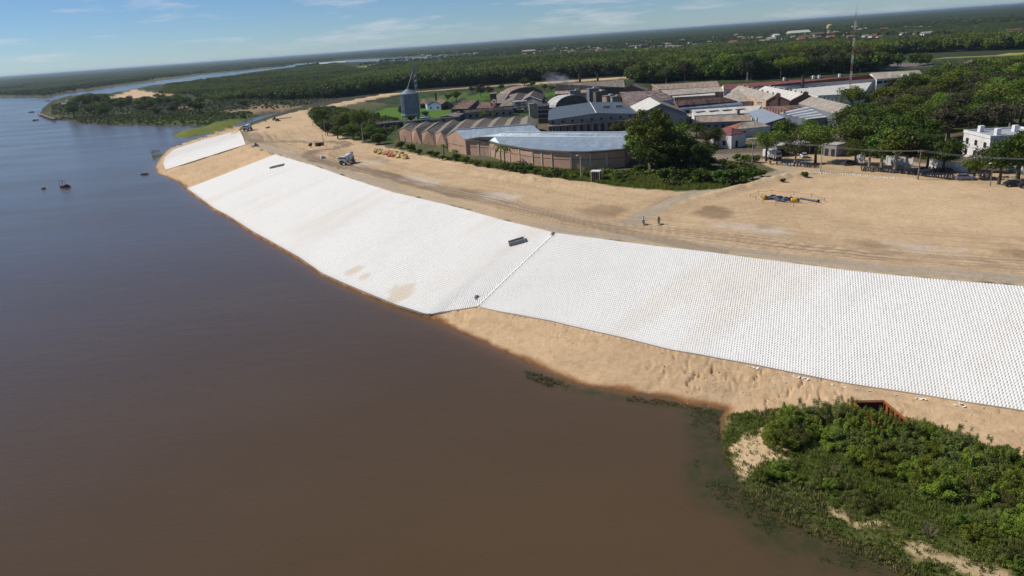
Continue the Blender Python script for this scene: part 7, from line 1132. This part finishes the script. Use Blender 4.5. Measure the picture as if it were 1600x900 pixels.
# ---- boats and floats on the river
def boat(px, py, rz, label, L=5.5, name='dredge_boat', frame=True):
    x, y, z = at(px, py, WATER); b = empty(name, (x, y, z), rz); tag(b, label, 'boat'); w = L*.19; V = []
    for sx, ww, zt in ((-.5, .85, .55), (-.3, 1, .5), (.1, 1, .5), (.35, .7, .6), (.5, .08, .8)): V += [(sx*L, -ww*w, zt), (sx*L, -ww*w*.75, -.2), (sx*L, ww*w*.75, -.2), (sx*L, ww*w, zt)]
    Fc = [(i*4+k, i*4+k+1, i*4+5+k, i*4+4+k) for i in range(4) for k in range(3)]+[(0, 1, 2, 3)]; MB().add(V, Fc).build('hull', plain((.14, .085, .06), .7), b); MB().slab([(V[i*4][0], V[i*4][1]*.95, .42) for i in range(5)]+[(V[i*4][0], -V[i*4][1]*.95, .42) for i in range(4, -1, -1)], .06).build('deck', plain((.42, .30, .18), .8), b)
    MB().box((-.25*L, 0, .8), (L*.22, w*1.2, .8)).build('engine_box', DARK, b); MB().box((.08*L, .2, .65), (L*.2, w*.8, .45)).build('crate', WOODR, b)
    if frame:
        for sx in (-.02, .28):
            for s in (-1, 1): MB().tube([(sx*L, s*w*.8, .5), (sx*L, s*w*.6, 3.0)], .06, 5).build('mast', DARK, b)
            MB().tube([(sx*L, -w*.6, 3.0), (sx*L, w*.6, 3.0)], .06, 5).build('spreader', DARK, b)
        MB().tube([(-.02*L, 0, 3.0), (.28*L, 0, 3.0)], .06, 5).build('spreader', DARK, b)
    return b
boat(101, 292.5, R(165), 'small dredge boat with a lifting frame out on the river'); boat(48, 175.5, R(150), 'dark barge moored off the headland jetty', 13, 'barge', False); boat(74, 158, R(160), 'dark boat lying off the far tip of the headland', 11, 'moored_boat', False); boat(56, 188, R(60), 'small dark boat tied beneath the headland jetty', 7, 'moored_boat', False)
for px, py, L, lab in [(68, 295, 1.4, 'little dark buoy left of the dredge boat'), (226, 272.5, 3.4, 'dark floating pontoon near the rounded point')]:
    x, y, z = at(px, py, WATER); b = empty('float', (x, y, z)); tag(b, lab, 'float'); [MB().tube([(-L/2, s*.35, .15), (L/2, s*.35, .15)], .3, 10).build('drum', BLACK, b) for s in (-1, 1)]; MB().box((0, 0, .5), (L*.7, .9, .14)).build('deck', DARK, b)
b = empty('jetty', at(64, 183, WATER)); tag(b, 'dark wooden jetty on posts at the tip of the headland', 'jetty'); J = [Vector(at(*p, WATER))-b.location for p in ((60, 179), (72, 184), (86, 189))]
for i in range(2): d = J[i+1]-J[i]; MB().box((*((J[i]+J[i+1])/2).xy, 2.2), (d.length, 3, .4), math.atan2(d.y, d.x)).build('deck', WOODP, b); [MB().tube([(*J[i].lerp(J[i+1], t).xy, -1), (*J[i].lerp(J[i+1], t).xy, 3.6)], .25, 6).build('post', DARK, b) for t in (0, .35, .7, 1)]
flat = flat_house
def little_house(px, py, z, w, d, h, wm, rm, label, name='house', cat='house', rz=.2, group=None):
    x, y, _ = at(px, py, z); b = empty(name, (x, y, z), rz); tag(b, label, cat, group); MB().box((0, 0, h/2-.3), (w, d, h+.6)).build('wall', wm, b); MB().add([(-w*.54, -d*.6, h), (w*.54, -d*.6, h), (w*.54, d*.6, h), (-w*.54, d*.6, h), (-w*.54, 0, h+d*.25), (w*.54, 0, h+d*.25)], [(0, 1, 5, 4), (2, 3, 4, 5), (1, 2, 5), (3, 0, 4), (0, 3, 2, 1)]).build('roof', rm, b)
    for k in (-.3, 0, .3): MB().box((w*k, -d/2-.02, h*.5), (w*.12, .08, h*.35)).build('window', DARK, b)
    return b
little_house(118, 163, -7.5, 22, 9, 4.5, WHITEW, FIBRE_W, 'long white building among the dark trees of the headland'); little_house(104, 167, -7.5, 10, 7, 4, GREYW, TANR, 'grey cabin left of the long white headland building', 'cabin', 'cabin', .4)
# ---- water tower, mast, far town
x, y, _ = at(1295, 57, -8); k = 1/ppm(x, y, 10); b = empty('water_tower', (x, y, -8)); tag(b, 'yellow water tower rising over the far town', 'water tower'); Hh = 18*k; rr = 4.3*k
for q in range(6): a = q*math.pi/3; MB().tube([(math.cos(a)*rr*.62, math.sin(a)*rr*.62, 0), (math.cos(a)*rr*.6, math.sin(a)*rr*.6, Hh*.66)], rr*.10, 6).build('leg', CREAM, b)
YT = plain((.55, .42, .13), .7); MB().tube([(0, 0, Hh*.6), (0, 0, Hh*.68), (0, 0, Hh*.92), (0, 0, Hh)], [rr*.6, rr, rr, rr*.3], 20).build('tank', YT, b); MB().tube([(0, 0, Hh*.30), (0, 0, Hh*.33)], rr*.68, 12).build('ring', CREAM, b); MB().tube([(0, 0, 0), (0, 0, Hh*.6)], rr*.2, 8).build('riser', CREAM, b)
x, y, z = on_ground(1326, 162); Hm = (162-13)/ppm(x, y, 22); b = empty('radio_mast', (x, y, z)); tag(b, 'very tall thin red and white radio mast crossing the horizon', 'radio mast'); nseg = 12
for s in range(nseg):
    mb = MB(); z0, z1 = Hm*s/nseg, Hm*(s+1)/nseg
    for a in (0, 2.09, 4.19): mb.tube([(.42*math.cos(a), .42*math.sin(a), z0), (.42*math.cos(a), .42*math.sin(a), z1)], .06, 4)
    for j in range(4): a = 2.09*j; zz = z0+(z1-z0)*j/4; mb.tube([(.42*math.cos(a), .42*math.sin(a), zz), (.42*math.cos(a+2.09), .42*math.sin(a+2.09), zz+(z1-z0)/4)], .035, 4)
    mb.build('lattice_section', plain((.40, .16, .13), .6) if s % 2 == 0 else PAINTW, b)
HV = []
for i, (wm, rm) in enumerate([(WHITEW, TERRA), (WHITEW, FIBRE_W), (TANW, RUSTR), (PEACH, TERRA), (GREYW, FIBRE)]):
    mb = MB(); w, d, h = 11+2*(i % 3), 8, 3.6; mb.box((0, 0, h/2), (w, d, h)); mb.add([(-w*.54, -d*.6, h), (w*.54, -d*.6, h), (w*.54, d*.6, h), (-w*.54, d*.6, h), (-w*.54, 0, h+2.4), (w*.54, 0, h+2.4)], [(0, 1, 5, 4), (2, 3, 4, 5), (1, 2, 5), (3, 0, 4), (0, 3, 2, 1)], 1); mb.box((w*.2, -d/2-.05, 1.6), (2, .2, 2), 0, 2); mb.box((-w*.25, -d/2-.05, 1.9), (1.6, .2, 1.4), 0, 2); o = mb.build('far_house', [wm, rm, DARK], None, link_it=False); HV.append(o.data); bpy.data.objects.remove(o)
HL = ['tiny white house with terracotta roof in the far town', 'tiny white house with pale grey roof in the far town', 'tiny tan house with rusty roof in the far town', 'tiny peach house with terracotta roof in the far town', 'tiny grey house with brown roof in the far town']; HN = ['white terracotta roofed houses of the far town', 'white grey roofed houses of the far town', 'tan houses of the far town', 'peach houses of the far town', 'grey houses of the far town']
placed = []
for i in range(900):
    if len(placed) > 190: break
    px = 650+940*RNG.random(); base = np.interp(px, [640, 760, 860, 1000, 1150, 1300, 1450, 1600], [87, 82.5, 78.5, 72, 64, 55.5, 50, 42]); py = base+RNG.normal(0, 1.6+.0035*(px-640))+(1.5 if px < 1100 else 0)
    dens = 1 if px < 1100 else .75
    if RNG.random() > dens: continue
    x, y, _ = at(px, py, -8)
    if any((x-a)**2+(y-c_)**2 < 600 for a, c_ in placed): continue
    placed.append((x, y)); k = int(RNG.choice(5, p=[.16, .40, .16, .08, .20])); o = bpy.data.objects.new('far_house', HV[k]); link(o); o.location = (x, y, -8.6); o.rotation_euler[2] = RNG.uniform(-.5, .5); s = RNG.uniform(.9, 1.7); o.scale = (s, s, s*.9); tag(o, HL[k], 'house', HN[k])
little_house(1247, 56, -8, 60, 26, 9, WHITEW, WHITER, 'long white roofed shed in the far town left of the water tower', 'far_shed', 'shed', .15); little_house(1212, 61, -8, 15, 14, 10, WHITEW, WHITER, 'white block building in the far town, left of the long white shed', 'far_block', 'building', .2); little_house(1278, 58, -8, 26, 16, 8, TANW, RUSTR, 'brownish block in the far town just left of the water tower', 'far_block', 'building', .1); little_house(826, 83, -8, 40, 20, 6, WHITEW, FIBRE_W, 'long pale shed in the left part of the far town', 'far_shed', 'shed', .1)
# ---- a wisp of smoke over the boiler house
x, y, _ = at(873, 131, 10); me = bpy.data.meshes.new('smoke'); bm = bmesh.new(); bmesh.ops.create_icosphere(bm, subdivisions=3, radius=1); bm.to_mesh(me); bm.free(); o = bpy.data.objects.new('smoke', me); link(o); o.location = (x, y, 12.5); o.scale = (13, 6, 5.5); o.rotation_euler = (0, R(14), 0); tag(o, kind='stuff')
m = bpy.data.materials.new('thin_smoke'); m.use_nodes = True; t = m.node_tree; t.nodes.clear(); out = t.nodes.new('ShaderNodeOutputMaterial'); pv = t.nodes.new('ShaderNodeVolumePrincipled'); pv.inputs['Color'].default_value = (.75, .8, .9, 1); t.links.new(pv.outputs[0], out.inputs['Volume'])
co = t.nodes.new('ShaderNodeTexCoord'); ln_ = t.nodes.new('ShaderNodeVectorMath'); ln_.operation = 'LENGTH'; t.links.new(co.outputs['Object'], ln_.inputs[0]); nz = noise_of(t, 2.2, 4, .6, co.outputs['Object']); a_ = ramp(t, ln_.outputs['Value'], .35, 1, 1, 0); bb = ramp(t, nz.outputs['Fac'], .42, .75, 0, .22); mu = t.nodes.new('ShaderNodeMath'); mu.operation = 'MULTIPLY'; t.links.new(a_, mu.inputs[0]); t.links.new(bb, mu.inputs[1]); t.links.new(mu.outputs[0], pv.inputs['Density']); me.materials.append(m)
# ---- clods and small stones strewn over the worked ground
RK = []
for i, m in enumerate((plain((.46, .33, .20), .95, 0, .3, 3), plain((.33, .24, .16), .95, 0, .3, 3), plain((.50, .46, .40), .95, 0, .3, 3))):
    bm = bmesh.new(); bmesh.ops.create_icosphere(bm, subdivisions=1, radius=.5); rg = random.Random(i)
    for v in bm.verts: v.co *= rg.uniform(.65, 1.2); v.co.z *= .6
    me = bpy.data.meshes.new('clod'); bm.to_mesh(me); bm.free(); me.materials.append(m); RK.append(bpy.data.objects.new('clod', me))
q = np.vstack([fill(poly([(300, 262), (430, 240), (480, 245), (720, 300), (870, 350), (1120, 390), (1600, 440), (1600, 300), (1250, 275), (1000, 300), (760, 262), (590, 230), (400, 205), (300, 225)], 0), 4, lambda x, y: sstep(fbm(x*.09, y*.09, 4, 500), .50, .70)), fill(poly([(680, 492), (746, 482), (1100, 558), (1600, 645), (1600, 690), (1330, 640), (1040, 618), (830, 562)], -8.5), .8, lambda x, y: sstep(fbm(x*.25, y*.25, 4, 510), .45, .7)*.8)])
h, g = ground(q[:, 0], q[:, 1], True); ok = ~g['wat'] & ((~g['bank']) | (g['sc'] > 320)); q, h = q[ok], h[ok]; instancer('clods', np.c_[q, h], RNG.uniform(.10, .34, len(q))**1.2*1.3, RK)
# ---- air
mb = MB(); mb.box((0, 0, 20), (90000, 90000, 76)); m = bpy.data.materials.new('pale_air'); m.use_nodes = True; t = m.node_tree; t.nodes.clear(); out = t.nodes.new('ShaderNodeOutputMaterial'); pv = t.nodes.new('ShaderNodeVolumePrincipled'); pv.inputs['Color'].default_value = (.62, .81, 1.0, 1); pv.inputs['Density'].default_value = 3.8e-5; pv.inputs['Anisotropy'].default_value = .2; t.links.new(pv.outputs[0], out.inputs['Volume']); tag(mb.build('haze', m), kind='stuff')
